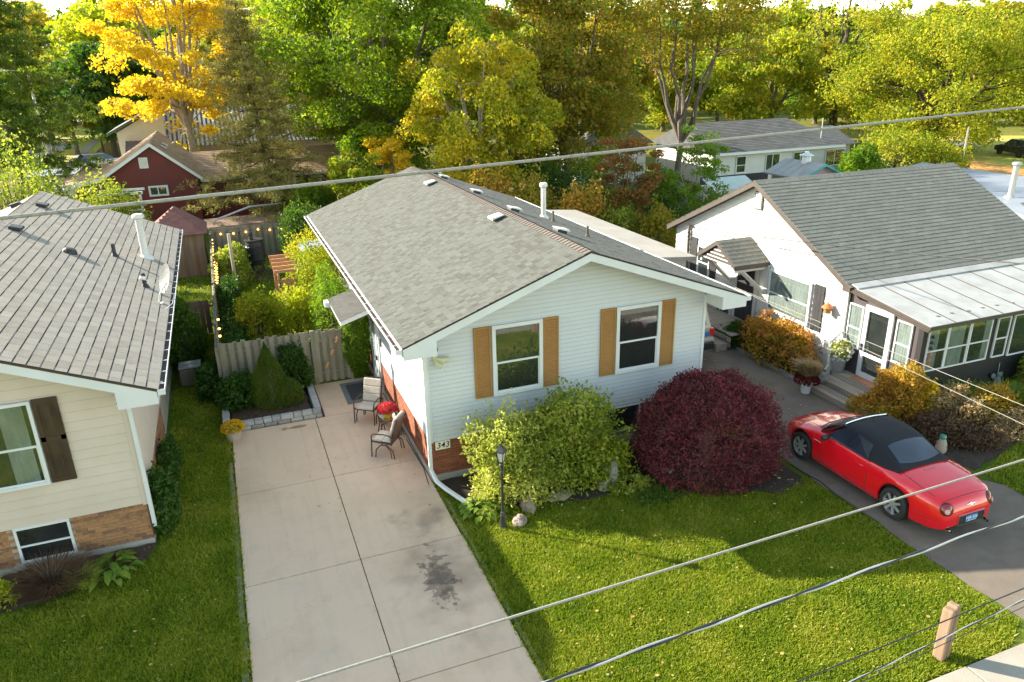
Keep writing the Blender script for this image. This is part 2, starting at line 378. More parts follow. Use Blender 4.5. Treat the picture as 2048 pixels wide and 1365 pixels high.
def window(house, o, a, n, w, h, style='double', fr=.07, fm=None, curtain=None, glass=None, sill=False, proud=.05, name='window', label=None):
    fm = fm or G['trim']; glass = glass or G['glass']
    o = np.array(o, float); a = unit(a); n = unit(n); P = lambda s, z, d: o+a*s+Z*z+n*d
    mb = MB()
    for s0, s1, z0, z1 in ((0, w, 0, fr), (0, w, h-fr, h), (0, fr, fr, h-fr), (w-fr, w, fr, h-fr)):
        mb.frame(P(s0, z0, 0), a*(s1-s0), n*proud, Z*(z1-z0))
    win = obj(name, mb, fm, house, bevel=.006)
    if label: win['label'] = label
    iw, ih = w-2*fr, h-2*fr
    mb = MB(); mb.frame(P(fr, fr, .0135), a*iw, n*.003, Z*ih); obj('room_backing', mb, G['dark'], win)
    if curtain:
        for c0, c1 in curtain:
            mb = MB(); k = max(6, int((c1-c0)*iw/.035)); vs = []; fs = []
            for i in range(k+1):
                s = fr+iw*(c0+(c1-c0)*i/k); d = .0195+(.006 if i % 2 else 0)
                vs += [P(s, fr, d), P(s, h-fr, d)]
            fs = [(2*i, 2*i+2, 2*i+3, 2*i+1) for i in range(k)]
            mb.add(vs, fs); obj('curtain', mb, G['lace'], win)
    def pane(s0, s1, z0, z1, d=.032):
        mb = MB(); mb.frame(P(s0, z0, d-.004), a*(s1-s0), n*.004, Z*(z1-z0)); obj('pane', mb, glass, win)
    def bar(s0, s1, z0, z1, d0=.02, d1=.042):
        mb = MB(); mb.frame(P(s0, z0, d0), a*(s1-s0), n*(d1-d0), Z*(z1-z0)); obj('sash_rail', mb, fm, win)
    if style == 'double':
        zm = h*.47
        bar(fr, w-fr, zm-.022, zm+.022); pane(fr, w-fr, fr, zm-.022, .029); pane(fr, w-fr, zm+.022, h-fr, .034)
        bar(fr, fr+.025, fr, zm-.022, .02, .036); bar(w-fr-.025, w-fr, fr, zm-.022, .02, .036); bar(fr+.025, w-fr-.025, fr, fr+.035, .02, .036)
    elif style == 'slider':
        sm = w*.48
        bar(sm-.025, sm+.025, fr, h-fr); pane(fr, sm-.025, fr, h-fr); pane(sm+.025, w-fr, fr, h-fr)
    elif style == 'hung_low':
        bar(fr, w-fr, h*.45, h*.45+.035); pane(fr, w-fr, fr, h*.45); pane(fr, w-fr, h*.45+.035, h-fr)
    else: pane(fr, w-fr, fr, h-fr)
    if sill:
        mb = MB(); mb.frame(P(-.12, -.10, -.01), a*(w+.24), n*.12, Z*.10); obj('window_sill', mb, G['conc'], win, bevel=.01)
    return win
def shutter(house, o, a, n, w, h, m, kind='louver', louver_step=.045):
    o = np.array(o, float); a = unit(a); n = unit(n); P = lambda s, z, d: o+a*s+Z*z+n*d
    fr = .05; mb = MB()
    if kind == 'louver':
        for s0, s1, z0, z1 in ((0, w, 0, fr), (0, w, h-fr, h), (0, fr*.8, fr, h-fr), (w-fr*.8, w, fr, h-fr)):
            mb.frame(P(s0, z0, .004), a*(s1-s0), n*.034, Z*(z1-z0))
        s = obj('shutter', mb, m, house)
        mb = MB(); z = fr
        while z < h-fr-.01:
            mb.frame(P(fr*.8, z, .012), a*(w-1.6*fr), n*.024-Z*.012, Z*.02+n*(-.01)); z += louver_step
        mb.frame(P(fr*.8, fr, .005), a*(w-1.6*fr), n*.006, Z*(h-2*fr)); obj('louvers', mb, m, s)
    elif kind == 'panel':
        mb.frame(P(0, 0, .004), a*w, n*.02, Z*h)
        for s0, s1, z0, z1 in ((0, w, 0, .09), (0, w, h-.09, h), (0, w, h*.50, h*.50+.09), (0, .08, .09, h-.09), (w-.08, w, .09, h-.09)):
            mb.frame(P(s0, z0, .024), a*(s1-s0), n*.016, Z*(z1-z0))
        s = obj('shutter', mb, m, house)
        for z0, z1 in ((.09+.05, h*.5-.05), (h*.5+.14, h-.14)):
            mb = MB(); mb.frame(P(.13, z0, .024), a*(w-.26), n*.01, Z*(z1-z0)); obj('raised_panel', mb, m, s, bevel=.006)
    else:
        k = 3; bw = w/k
        mb.frame(P(0, 0, .004), a*w, n*.006, Z*h); s = obj('shutter', mb, m, house)
        for i in range(k):
            mb = MB(); mb.frame(P(i*bw+.004, 0, .011), a*(bw-.008), n*.014, Z*h); obj('plank', mb, m, s)
        for z0 in (h*.14, h*.5, h*.84):
            mb = MB(); mb.frame(P(0, z0, .0255), a*w, n*.014, Z*.07); obj('batten', mb, m, s)
    return s
def roofvent(mb_loc, slope_dir, parent, m=None, box=True):
    pass
def tilt_frame(p, up):
    "matrix with local z along surface normal 'up' at p, local y up-slope"
    n = unit(up); y = unit(Z-n*n[2]) if abs(n[2]) < .999 else np.array([0, 1., 0]); x = np.cross(y, n)
    m = np.eye(4); m[:3, 0] = x; m[:3, 1] = y; m[:3, 2] = n; m[:3, 3] = p; return m
def add_roof_vent(house, p, up, capm, bodym, s=1.0):
    T = tilt_frame(p, up)
    mb = MB(); mb.box(-.2*s, .2*s, -.17*s, .17*s, 0, .008); mb.add([(-.15*s, -.13*s, .005), (.15*s, -.13*s, .005), (.15*s, .13*s, .005), (-.15*s, .13*s, .005), (-.15*s, -.13*s, .10*s), (.15*s, -.13*s, .10*s), (.15*s, .13*s, .07*s), (-.15*s, .13*s, .07*s)], [(0, 1, 5, 4), (1, 2, 6, 5), (2, 3, 7, 6), (3, 0, 4, 7), (4, 5, 6, 7)])
    v = obj('roof_vent', mb.xf(T), bodym, house)
    mb = MB(); mb.add([(-.2*s, -.2*s, .09*s), (.2*s, -.2*s, .09*s), (.19*s, .16*s, .075*s), (-.19*s, .16*s, .075*s), (-.18*s, -.17*s, .135*s), (.18*s, -.17*s, .135*s), (.17*s, .12*s, .10*s), (-.17*s, .12*s, .10*s)], [(0, 3, 2, 1), (0, 1, 5, 4), (1, 2, 6, 5), (2, 3, 7, 6), (3, 0, 4, 7), (4, 5, 6, 7)])
    obj('vent_cap', mb.xf(T), capm, v)
def pipe(house, x, y, z, h, r, m, name='vent_pipe', cap=False):
    mb = MB(); mb.lathe([(0, -.3), (r, -.3), (r, h), (r*.75, h), (r*.75, h-.1), (0, h-.1)], 14, (x, y, z))
    p = obj(name, mb, m, house, smooth=False)
    mb = MB(); mb.lathe([(r*2.3, -.06), (r*1.9, .03), (r*1.05, .10)], 14, (x, y, z)); obj('flashing', mb, m, p)
    if cap:
        mb = MB(); mb.lathe([(0, h-.0), (r*1.25, h-.0), (r*1.6, h+.04), (r*1.6, h+.10), (r*1.2, h+.14), (0, h+.15)], 16, (x, y, z)); obj('flue_cap', mb, m, p)
        mb = MB(); mb.lathe([(r*1.04, h*.45), (r*1.06, h*.45), (r*1.06, h*.45+.03), (r*1.04, h*.45+.03)], 16, (x, y, z)); obj('flue_band', mb, m, p)
    return p
def gable_roof(house, rx, rz, xl, zl, xr, zr, yf, yb, t=.17, m=None, name='roof'):
    "deck of a roof whose ridge runs along y"
    mb = MB(); mb.prism([(xl, yf, zl-t), (rx, yf, rz-t), (xr, yf, zr-t), (xr, yf, zr), (rx, yf, rz), (xl, yf, zl)], (0, yb-yf, 0))
    return obj(name, mb, m or G['under'], house)

# ================================================================ the white house in the middle
HA = empty('white_house', (7, 21, 0), 'low white-sided bungalow with ochre shutters and grey-green shingle roof in the middle', 'house')
ax0, ax1, ay0, ay1 = 3.5, 10.53, 14.3, 28.2
arx, arz, axl, azl, axr, azr, aryf, aryb = 7.05, 5.08, 2.9, 3.56, 11.18, 3.58, 13.66, 28.8
sl = (arz-azl)/(arx-axl)
def arz_at(x): return arz-(abs(x-arx))*(sl if x < arx else (arz-azr)/(axr-arx))
# foundation, brick base
mb = MB(); mb.box(ax0-.01, ax1+.01, ay0-.01, ay1, -.3, .16); obj('foundation', mb, G['conc'], HA)
mb = MB(); mb.box(ax0+.02, ax1-.02, ay0+.02, ay1-.02, .10, 1.06); wb = obj('brick_wall', mb, G['mortarA'], HA)
bricks(wb, G['brickA'], (ax0+.008, ay0+.02, 0), (1, 0, 0), (0, -1, 0), 7.0, .17, 1.0, near=180, holes=((4.1, 6.6, .2, 1.0),))
bricks(wb, G['brickA'], (ax0+.02, ay0+.02, 0), (0, 1, 0), (-1, 0, 0), 13.8, .17, 1.0, near=110)
mb = MB(); mb.prism([(ax0+.01, ay0+.012, 1.0), (ax1-.01, ay0+.012, 1.0), (ax1-.01, ay0+.012, 3.55), (arx, ay0+.012, arz-.2), (ax0+.01, ay0+.012, 3.55)], (0, ay1-ay0-.03, 0))
wl_ = obj('wall', mb, G['groove'], HA)
siding(wl_, G['white'], (0, ay0+.012, 0), (1, 0, 0), (0, -1, 0), .1025, 1.0, 4.88, lambda z: (ax0+.04, ax1-.04) if z < 3.5 else (max(ax0+.04, arx-(4.90-z)/sl), min(ax1-.04, arx+(4.90-z)/sl)))
siding(wl_, G['white'], (ax0+.01, 0, 0), (0, 1, 0), (-1, 0, 0), .1025, 1.0, 3.42, lambda z: (ay0+.03, 19.45))
siding(wl_, G['white'], (ax0+.01, 0, 0), (0, 1, 0), (-1, 0, 0), .1025, 1.0, 3.42, lambda z: (20.5, ay1))
for x in (ax0, ax1):
    mb = MB(); s = 1 if x == ax0 else -1
    mb.box(min(x-.012*s, x+.06*s), max(x-.012*s, x+.06*s), ay0-.012, ay0+.06, .985, 3.5); obj('corner_board', mb, G['trim'], HA)
rfA = gable_roof(HA, arx, arz, axl, azl, axr, azr, aryf, aryb)
# soffits and fascia
for s, (xa, za, xb) in enumerate(((axl, azl, ax0), (axr, azr, ax1))):
    mb = MB(); lo, hi = min(xa, xb), max(xa, xb)
    mb.box(lo+.02, hi+(.04 if s == 0 else 0), aryf+.02, aryb-.02, za-.215, za-.18); obj('soffit', mb, G['trim'], HA)
    mb = MB(); mb.box(xa-.012, xa+.012, aryf+.03, aryb, za-.22, za-.01); obj('fascia', mb, G['trim'], HA)
def barge(house, x0, z0, x1, z1, y, t, m):
    mb = MB(); mb.prism([(x0, y, z0-t), (x1, y, z1-t), (x1, y, z1), (x0, y, z0)], (0, .025, 0)); return obj('barge_board', mb, m, house)
barge(HA, axl, azl-.012, arx, arz-.012, aryf-.026, .185, G['trim']); barge(HA, arx, arz-.012, axr, azr-.012, aryf-.026, .185, G['trim'])
mb = MB(); mb.prism([(axl, aryf-.024, azl-.19), (axl, aryf-.024, azl-.26), (ax0+.10, aryf-.024, azl-.26), (ax0+.10, aryf-.024, arz_at(ax0+.1)-.19)], (0, .66, 0)); obj('eave_box', mb, G['trim'], HA)
mb = MB(); mb.prism([(axr, aryf-.024, azr-.19), (axr, aryf-.024, azr-.26), (ax1-.02, aryf-.024, azr-.26), (ax1-.02, aryf-.024, arz_at(ax1-.02)-.19)], (0, .66, 0)); obj('eave_box', mb, G['trim'], HA)
# rake soffit
for x0, x1 in ((axl+.5, arx), (arx, axr-.5)):
    mb = MB(); mb.prism([(x0, aryf, arz_at(x0)-.195), (x1, aryf, arz_at(x1)-.195), (x1, aryf, arz_at(x1)-.18), (x0, aryf, arz_at(x0)-.18)], (0, .62, 0)); obj('soffit', mb, G['trim'], HA)
Vl = unit((arx-axl, 0, arz-azl)); LVl = math.hypot(arx-axl, arz-azl)
shingles(rfA, (axl-.02, aryf-.03, azl+.006), (0, 1, 0), Vl, aryb-aryf+.05, LVl, G['shinA'], exp=.142, tabs=(.10, .14, .2), thick=.007, near=300, lamin=True, seed=11, gap=.004)
Vr = unit((arx-axr, 0, arz-azr)); LVr = math.hypot(arx-axr, arz-azr)
shingles(rfA, (axr+.02, aryf-.03, azr+.006), (0, 1, 0), Vr, aryb-aryf+.05, LVr, G['shinA'], exp=.142, tabs=(.11, .14, .18, .22), thick=.004, near=0, lamin=True, seed=12, gap=.004)
ridgecaps(rfA, (arx, aryf-.03, arz+.006), (arx, aryb, arz+.006), .16, sl, G['shinRidge'], .16)
# black drip edge under the rake shingles
for q in ((axl, azl, arx, arz), (arx, arz, axr, azr)):
    mb = MB(); mb.prism([(q[0], aryf-.034, q[1]-.022), (q[2], aryf-.034, q[3]-.022), (q[2], aryf-.034, q[3]+.004), (q[0], aryf-.034, q[1]+.004)], (0, .034, 0)); obj('drip_edge', mb, G['under'], HA)
# gutters
def gutter(house, x, z, y0, y1, sgn, m, straps=True, inner=None, gw=.13):
    mb = MB(); a = x; b = x+sgn*gw
    prof = [(a, z), (a, z-.11), (b-sgn*.03, z-.11), (b, z-.05), (b, z+.005), (b-sgn*.012, z+.005), (b-sgn*.012, z-.045), (b-sgn*.037, z-.098), (a+sgn*.008, z-.098), (a+sgn*.008, z)]
    mb.add([(p[0], y0, p[1]) for p in prof]+[(p[0], y1, p[1]) for p in prof], [(i, i+10, (i+1) % 10+10, (i+1) % 10) for i in range(10)]+[(9, 8, 1, 0), (8, 7, 2, 1), (7, 6, 3, 2), (6, 5, 4, 3), (10, 11, 18, 19), (11, 12, 17, 18), (12, 13, 16, 17), (13, 14, 15, 16)])
    mb.box(min(a, b), max(a, b), y0-.01, y0, z-.11, z+.0); mb.box(min(a, b), max(a, b), y1, y1+.01, z-.11, z+.0)
    g = obj('gutter', mb, m, house)
    mb = MB(); mb.box(min(a+sgn*.01, b-sgn*.04), max(a+sgn*.01, b-sgn*.04), y0+.01, y1-.01, z-.095, z-.075); obj('gutter_debris', mb, inner or G['mulch'], g)
    if straps:
        mb = MB(); mb.box(min(a, b), max(a, b), -.012, .012, -.006, -.003); me = mesh_of(mb, 'gutter_strap', m); y = y0+.3
        while y < y1: o = link('gutter_strap', me, g); o.location = (0, y, z); y += .61
    return g
G['gutw'] = mat('beige_gutter_metal', [(.70, .64, .55), (.62, .56, .48)], .45, scale=2)
G['debris'] = mat('brown_leaf_debris', [(.14, .08, .055), (.22, .13, .09), (.10, .06, .045)], .9, scale=25)
gutter(HA, axl-.012, azl-.02, aryf, aryb, -1, G['trim'], inner=G['debris'])
gutter(HA, axr+.012, azr-.02, aryf, aryb, 1, G['trim'])
# windows and shutters of the front
fy = ay0-.002
window(HA, (5.0, fy, 1.86), (1, 0, 0), (0, -1, 0), 1.2, 1.67, 'double', fr=.085, proud=.06)
window(HA, (8.06, fy, 1.86), (1, 0, 0), (0, -1, 0), 1.19, 1.67, 'double', fr=.085, proud=.06)
for x in (4.59, 6.21, 7.66, 9.26): shutter(HA, (x, fy, 1.87), (1, 0, 0), (0, -1, 0), .385, 1.66, G['ochre'])
window(HA, (7.65, ay0+.02, .28), (1, 0, 0), (0, -1, 0), 2.4, .70, 'slider', fr=.05, proud=.03)
# house number plaque
mb = MB(); mb.box(3.60, 3.94, ay0-.03, ay0-.012, .80, 1.0); pl = obj('number_plaque', mb, mat('cream_plaque', [(.78, .74, .62), (.74, .70, .58)], .6), HA)
def text(body, size, loc, rotm, m, parent, name='lettering', ext=.004, shear=0):
    cu = bpy.data.curves.new(name, 'FONT'); cu.body = body; cu.size = size; cu.extrude = ext; cu.align_x = 'CENTER'; cu.align_y = 'CENTER'; cu.shear = shear; cu.offset = .004*size
    o = link(name, cu, parent); cu.materials.append(m)
    o.matrix_local = Matrix.Translation(loc) @ rotm
    me = bpy.data.meshes.new_from_object(o); bpy.data.objects.remove(o); me.transform(Matrix.Translation(loc) @ rotm); o2 = link(name, me, parent); o2['kind'] = 'stuff'
    return o2
text('343', .20, (3.77, ay0-.032, .90), Matrix.Rotation(math.pi/2, 4, 'X'), G['black'], pl, 'house_number', shear=.15)
# flood lamp and camera under the eave box
mb = MB(); mb.lathe([(0, 0), (.05, 0), (.06, .05), (.055, .07), (0, .08)], 14, (3.72, ay0-.06, 3.16)); obj('camera_dome', mb, G['black'], HA)
lampm = mat('yellowed_lamp_housing', [(.62, .60, .38), (.55, .54, .36)], .4)
mb = MB(); mb.box(3.66, 3.76, ay0-.05, ay0-.012, 2.92, 3.06); mb.tube([(3.71, ay0-.05, 3.0), (3.82, ay0-.14, 2.98), (3.97, ay0-.2, 2.99)], [.03, .055, .07], 10); mb.tube([(3.71, ay0-.05, 2.97), (3.72, ay0-.12, 2.9), (3.80, ay0-.2, 2.84)], [.03, .05, .065], 10); obj('flood_lamp', mb, lampm, HA)
# downspout at the corner and its extension over the lawn edge
mb = MB(); mb.box(3.42, 3.50, 14.22, 14.285, .32, 3.32); mb.tube([(3.46, 14.25, 3.30), (3.2, 14.1, 3.42), (2.95, 14.0, 3.46)], .042, 6); mb.tube([(3.46, 14.25, .36), (3.52, 14.05, .16), (3.62, 13.8, .11), (3.95, 12.95, .07)], [.05, .055, .055, .055], 6)
obj('downspout', mb, G['trim'], HA)
mb = MB(); mb.tube([(3.455, 14.30, 2.95), (3.45, 14.30, 1.2), (3.44, 14.4, .3)], .008, 5); obj('cable', mb, G['bcab'], HA)
mb = MB(); mb.box(3.445, 3.49, 14.33, 14.42, 2.55, 2.72); obj('junction_box', mb, G['terra'], HA)
mb = MB(); mb.tube([(3.42, 16.5, .03), (3.44, 15.6, .035), (3.45, 14.9, .03), (3.38, 14.3, .03), (3.36, 14.05, .02), (3.44, 13.75, .015)], .014, 5); obj('ground_cable', mb, G['bcab'], HA)
# roof vents, flue, pipes
nl = np.array([-sl, 0, 1]); nr = np.array([sl, 0, 1])
VC = [(6.72, 24.9, nl), (6.70, 18.35, nl)]; VR = [(7.75, 28.1, nr), (7.62, 26.6, nr), (7.68, 23.1, nr), (7.62, 19.6, nr), (7.66, 16.55, nr)]
G['ventc'] = mat('weathered_grey_vent_cap', [(.55, .54, .51), (.62, .61, .58)], .6)
for x, y, n_ in VC+VR: add_roof_vent(HA, (x, y, arz_at(x)+.008), n_, G['ventc'], G['black'], 1.0)
pipe(HA, 9.05, 20.7, arz_at(9.05), .92, .075, G['galvw'], 'flue', True)
pipe(HA, 9.05, 20.0, arz_at(9.05), .32, .035, G['bark']); pipe(HA, 9.05, 17.75, arz_at(9.05), .30, .035, G['bark'])
# side door with its little awning roof on the left wall
mb = MB(); mb.box(ax0-.04, ax0+.02, 19.45, 20.5, .05, 2.45); dr = obj('door_frame', mb, G['trim'], HA)
mb = MB(); mb.box(ax0-.07, ax0-.04, 19.55, 20.4, .12, 2.3); d2 = obj('door', mb, G['trim'], dr)
mb = MB(); mb.box(ax0-.076, ax0-.07, 19.72, 20.23, .95, 2.1); obj('pane', mb, G['glass'], d2)
mb = MB(); mb.box(ax0-.11, ax0-.07, 19.60, 19.66, 1.0, 1.14); obj('door_handle', mb, G['black'], d2)
mb = MB(); mb.box(ax0-.03, ax0-.01, 19.18, 19.3, 1.55, 1.75); obj('mailbox', mb, G['black'], HA)
az = 2.52
mb = MB(); mb.prism([(2.42, 18.9, az-.12), (3.5, 18.9, az+.22), (3.5, 18.9, az+.34), (2.42, 18.9, az)], (0, 2.15, 0)); aw = obj('porch_awning', mb, G['trim'], HA)
G['shinAw'] = mat('dark_grey_shingle', [(.045, .045, .045), (.085, .085, .08), (.062, .062, .06)], .95, src='mix', speck=.3)
shingles(aw, (2.40, 18.88, az+.004), (0, 1, 0), (1.1, 0, .345), 2.2, 1.14, G['shinAw'], exp=.142, tabs=(.3,), thick=.009, near=200, seed=5, jit=1)
mb = MB(); mb.box(2.28, 2.42, 20.75, 21.06, az-.14, az+.0); obj('awning_lamp', mb, G['trim'], aw)
mb = MB(); mb.prism([(2.3, 26.3, 2.75), (3.5, 26.3, 2.95), (3.5, 26.3, 2.99), (2.3, 26.3, 2.79)], (0, 1.2, 0)); obj('metal_awning', mb, G['flat'], HA)
# low flat annex on its right side
mb = MB(); mb.prism([(10.55, 20.2, 0), (13.95, 20.2, 0), (13.95, 20.2, 2.62), (10.55, 20.2, 2.95)], (0, 8.3, 0)); an = obj('annex', mb, G['wwood'], HA)
mb = MB(); mb.prism([(10.4, 19.9, 2.97), (14.15, 19.9, 2.64), (14.15, 19.9, 2.76), (10.4, 19.9, 3.09)], (0, 9.0, 0)); obj('annex_roof', mb, mat('pale_flat_roofing', [(.30, .28, .25), (.36, .345, .32)], .8, scale=1, dirt=(.3, .26, .2), damt=.5), an)

# ================================================================ the cream house at the left
HL = empty('cream_house', (-5.5, 21, 0), 'cream-sided house with light grey shingle roof at the left edge', 'house')
lx1, lx0, ly0, ly1 = -2.24, -9.3, 14.3, 28.2
lrx, lrz, lxr, lzr, lxl, lyf, lyb = -5.5, 5.14, -1.6, 3.50, -9.4, 13.68, 28.55
sL = (lrz-lzr)/(lxr-lrx)
mb = MB(); mb.box(lx0, lx1, ly0-.02, ly1, -.3, .12); obj('foundation', mb, G['conc'], HL)
mb = MB(); mb.box(lx0+.02, lx1-.02, ly0+.02, ly1-.02, .08, 1.0); wb = obj('brick_wall', mb, G['mortar'], HL)
bricks(wb, G['brickL'], (-7.0, ly0+.02, 0), (1, 0, 0), (0, -1, 0), 4.74, .125, .93, near=200, holes=((2.45, 3.42, .1, 1.0),))
bricks(wb, G['brickL'], (lx1-.02, ly0+.02, 0), (0, 1, 0), (1, 0, 0), 5, .125, .93, near=60)
mb = MB(); mb.prism([(lx0, ly0, .93), (lx1-.01, ly0, .93), (lx1-.01, ly0, 3.4), (lrx, ly0, lrz-.2), (lx0, ly0, 3.4)], (0, ly1-ly0, 0)); wl_ = obj('wall', mb, G['lap_shade_L'], HL)
siding(wl_, G['cream'], (0, ly0, 0), (1, 0, 0), (0, -1, 0), .195, .93, 4.9, lambda z: (lx0, lx1-.05) if z < 3.4 else (lrx-(4.95-z)/sL, min(lx1-.05, lrx+(4.95-z)/sL)), th=.02)
siding(wl_, G['cream'], (lx1-.01, 0, 0), (0, 1, 0), (1, 0, 0), .195, .93, 3.3, lambda z: (ly0+.03, ly1), th=.02)
mb = MB(); mb.box(lx1-.07, lx1+.02, ly0-.025, ly0+.06, .9, 3.3); obj('corner_board', mb, G['cream'], HL)
rfL = gable_roof(HL, lrx, lrz, lxl, lrz-sL*(lrx-lxl), lxr, lzr, lyf, lyb)
mb = MB(); mb.box(lx1-.05, lxr, lyf+.02, lyb, lzr-.215, lzr-.18); obj('soffit', mb, G['trim'], HL)
mb = MB(); mb.box(lxr-.012, lxr+.01, lyf+.03, lyb, lzr-.2, lzr-.01); obj('fascia', mb, G['trim'], HL)
barge(HL, lrx, lrz-.03, lxr, lzr-.03, lyf-.026, .19, G['trim']); barge(HL, lxl, lrz-sL*(lrx-lxl)-.03, lrx, lrz-.03, lyf-.026, .19, G['trim'])
mb = MB(); xx = lx1-.02; zz = lrz-sL*(xx-lrx); mb.prism([(lxr, lyf-.024, lzr-.2), (lxr, lyf-.024, lzr-.28), (xx, lyf-.024, lzr-.28), (xx, lyf-.024, zz-.2)], (0, .64, 0)); obj('eave_box', mb, G['trim'], HL)
mb = MB(); mb.prism([(lrx, lyf-.036, lrz-.04), (lxr, lyf-.036, lzr-.04), (lxr, lyf-.036, lzr+.004), (lrx, lyf-.036, lrz+.004)], (0, .034, 0)); obj('drip_edge', mb, G['brownm'], HL)
mb = MB(); mb.prism([(lrx, lyf, lrz-.20), (lxr-.6, lyf, lrz-sL*(lxr-.6-lrx)-.20), (lxr-.6, lyf, lrz-sL*(lxr-.6-lrx)-.18), (lrx, lyf, lrz-.18)], (0, .62, 0)); obj('soffit', mb, G['trim'], HL)
V2 = unit((lrx-lxr, 0, lrz-lzr)); LV2 = math.hypot(lrx-lxr, lrz-lzr)
shingles(rfL, (lxr+.03, lyf-.04, lzr+.004), (0, 1, 0), V2, lyb-lyf+.06, LV2, G['shinL'], exp=.205, tabs=(.33,), thick=.006, near=300, seed=21, jit=1, gap=.010, cov=.915)
shingles(rfL, (lxl, lyf-.04, lrz-sL*(lrx-lxl)+.004), (0, 1, 0), (lrx-lxl, 0, sL*(lrx-lxl)), lyb-lyf+.06, LV2, G['shinL'], exp=.205, tabs=(.33,), thick=.010, near=0, seed=22, jit=1, gap=.012)
ridgecaps(rfL, (lrx, lyf-.04, lrz+.008), (lrx, lyb, lrz+.008), .17, sL, G['shinL'], .16, h=.008)
gutter(HL, lxr+.012, lzr-.015, lyf, lyb, 1, G['trim'], inner=G['under'])
window(HL, (-5.0, ly0-.022, 1.74), (1, 0, 0), (0, -1, 0), 1.3, 1.68, 'double', fr=.06, proud=.07, curtain=((.60, .93),))
shutter(HL, (-3.68, ly0-.022, 1.75), (1, 0, 0), (0, -1, 0), .40, 1.68, G['dkshut'], 'panel')
shutter(HL, (-5.42, ly0-.022, 1.75), (1, 0, 0), (0, -1, 0), .40, 1.68, G['dkshut'], 'panel')
window(HL, (-4.52, ly0+.005, .17), (1, 0, 0), (0, -1, 0), .93, .76, 'hung_low', fr=.05, proud=.04, sill=True)
mb = MB(); mb.box(lx1+.022, lx1+.095, 14.24, 14.31, .4, 3.24); mb.tube([(lx1+.06, 14.28, 3.2), (lx1+.3, 14.2, 3.32), (lxr+.07, 14.15, 3.42)], .04, 6); ds = obj('downspout', mb, G['trim'], HL)
for z in (1.4, 2.9):
    mb = MB(); mb.box(lx1+.015, lx1+.10, 14.23, 14.32, z, z+.03); obj('strap', mb, G['trim'], ds)
mb = MB(); mb.tube([(lx1+.03, 14.34, 3.1), (lx1+.03, 14.34, .5)], .009, 5); obj('cable', mb, G['bcab'], HL)
window(HL, (lx1+.008, 19.2, 1.5), (0, 1, 0), (1, 0, 0), 1.2, 1.1, 'slider', fr=.05, proud=.04)
def lz(x): return lrz-abs(x-lrx)*sL
nL = np.array([sL, 0, 1])
for px, py in ((87, 416), (32, 463)):
    q = gz(px, py, 4.9)
    add_roof_vent(HL, (-5.15, q[1]*.985, lz(-5.15)+.01), nL, G['black'], G['black'], .95)
add_roof_vent(HL, (-5.9, 26.8, lz(-5.9)+.01), np.array([-sL, 0, 1]), G['black'], G['black'], .95)
mb = MB(); mb.lathe([(0, .14), (.12, .12), (.17, .06), (.18, .0)], 14, (0, 0, 0)); v = obj('turtle_vent', mb.xf(tilt_frame((-3.86, 21.6, lz(-3.86)+.01), nL)), G['black'], HL)
for px, py in ((225, 493), (280, 552)):
    q = gz(px, py, 4.2); x, y = (-2.95, 22.4) if px == 225 else (-2.12, 20.1)
    pipe(HL, x, y, lz(x), .36, .05, G['black'])
pipe(HL, -2.28, 23.2, lz(-2.28), 1.12, .10, G['galvw'], 'flue', True)
# satellite dish near the eave
dp = np.array([-1.78, 19.0, lz(-1.78)])
mb = MB(); mb.box(-.09, .09, -.07, .07, 0, .01); mb.tube([(0, 0, 0), (.05, .05, .22), (.22, .25, .42)], .018, 8); ds_ = obj('dish_mount', mb.xf(trs(dp)), G['galvw'], HL)
c0 = dp+np.array([.22, .3, .52]); dn = unit((-1, -.35, .35))
mb = MB(); prof = [(0, -.05), (.12, -.045), (.25, -.02), (.36, .02)]; mb.lathe(prof+[(.365, .03), (.25, -.008), (.12, -.033), (0, -.038)], 22)
T = np.eye(4); T[:3, 2] = dn; T[:3, 0] = unit(np.cross(dn, Z)); T[:3, 1] = np.cross(dn, T[:3, 0]); T[:3, 3] = c0
dish = obj('satellite_dish', mb.xf(T), mat('dish_grey', [(.17, .175, .175), (.21, .215, .215)], .6), ds_)
mb = MB(); mb.tube([c0-Z*.25, c0-Z*.2+dn*.3, c0+dn*.52-Z*.06], .012, 6); mb.tube([c0+dn*.48-Z*.06, c0+dn*.6-Z*.05], .045, 8); obj('feed_horn', mb, G['galvw'], ds_)
mb = MB(); mb.tube([dp+(.1, .1, .3), dp+(.35, .15, .15), dp+(.32, -.3, .05), dp+(.15, -.5, -.02)], .008, 5); obj('dish_cable', mb, G['trim'], ds_)
# ================================================================ the white house at the right with its sunroom
HR = empty('gabled_house', (19.5, 19, 0), 'white gabled house with weathered green shingles and a black sunroom at the right', 'house')
rxw, ry0, ry1, rX = 15.7, 14.95, 23.45, 23.5
gy0, gy1, gz0, gz1, gry, grz, rxf, rxb = 14.66, 23.7, 2.97, 2.97, 18.98, 5.24, 15.44, 23.85
sR = (grz-gz0)/(gry-gy0); sR1 = (grz-gz1)/(gy1-gry)
mb = MB(); mb.box(rxw+.03, rX, ry0+.03, ry1-.03, -.3, .32); obj('foundation', mb, G['conc'], HR)
mb = MB(); mb.prism([(rxw, ry0, .3), (rxw, ry1, .3), (rxw, ry1, 2.8), (rxw, gry, grz-.15), (rxw, ry0, 2.8)], (rX-rxw, 0, 0)); wr_ = obj('wall', mb, G['groove'], HR)
siding(wr_, G['wwood'], (rxw, 0, 0), (0, 1, 0), (-1, 0, 0), .19, .3, 5.08, lambda z: (ry0, ry1) if z < 2.8 else (max(ry0, gry-(5.1-z)/sR), min(ry1, gry+(5.1-z)/sR1)), th=.018)
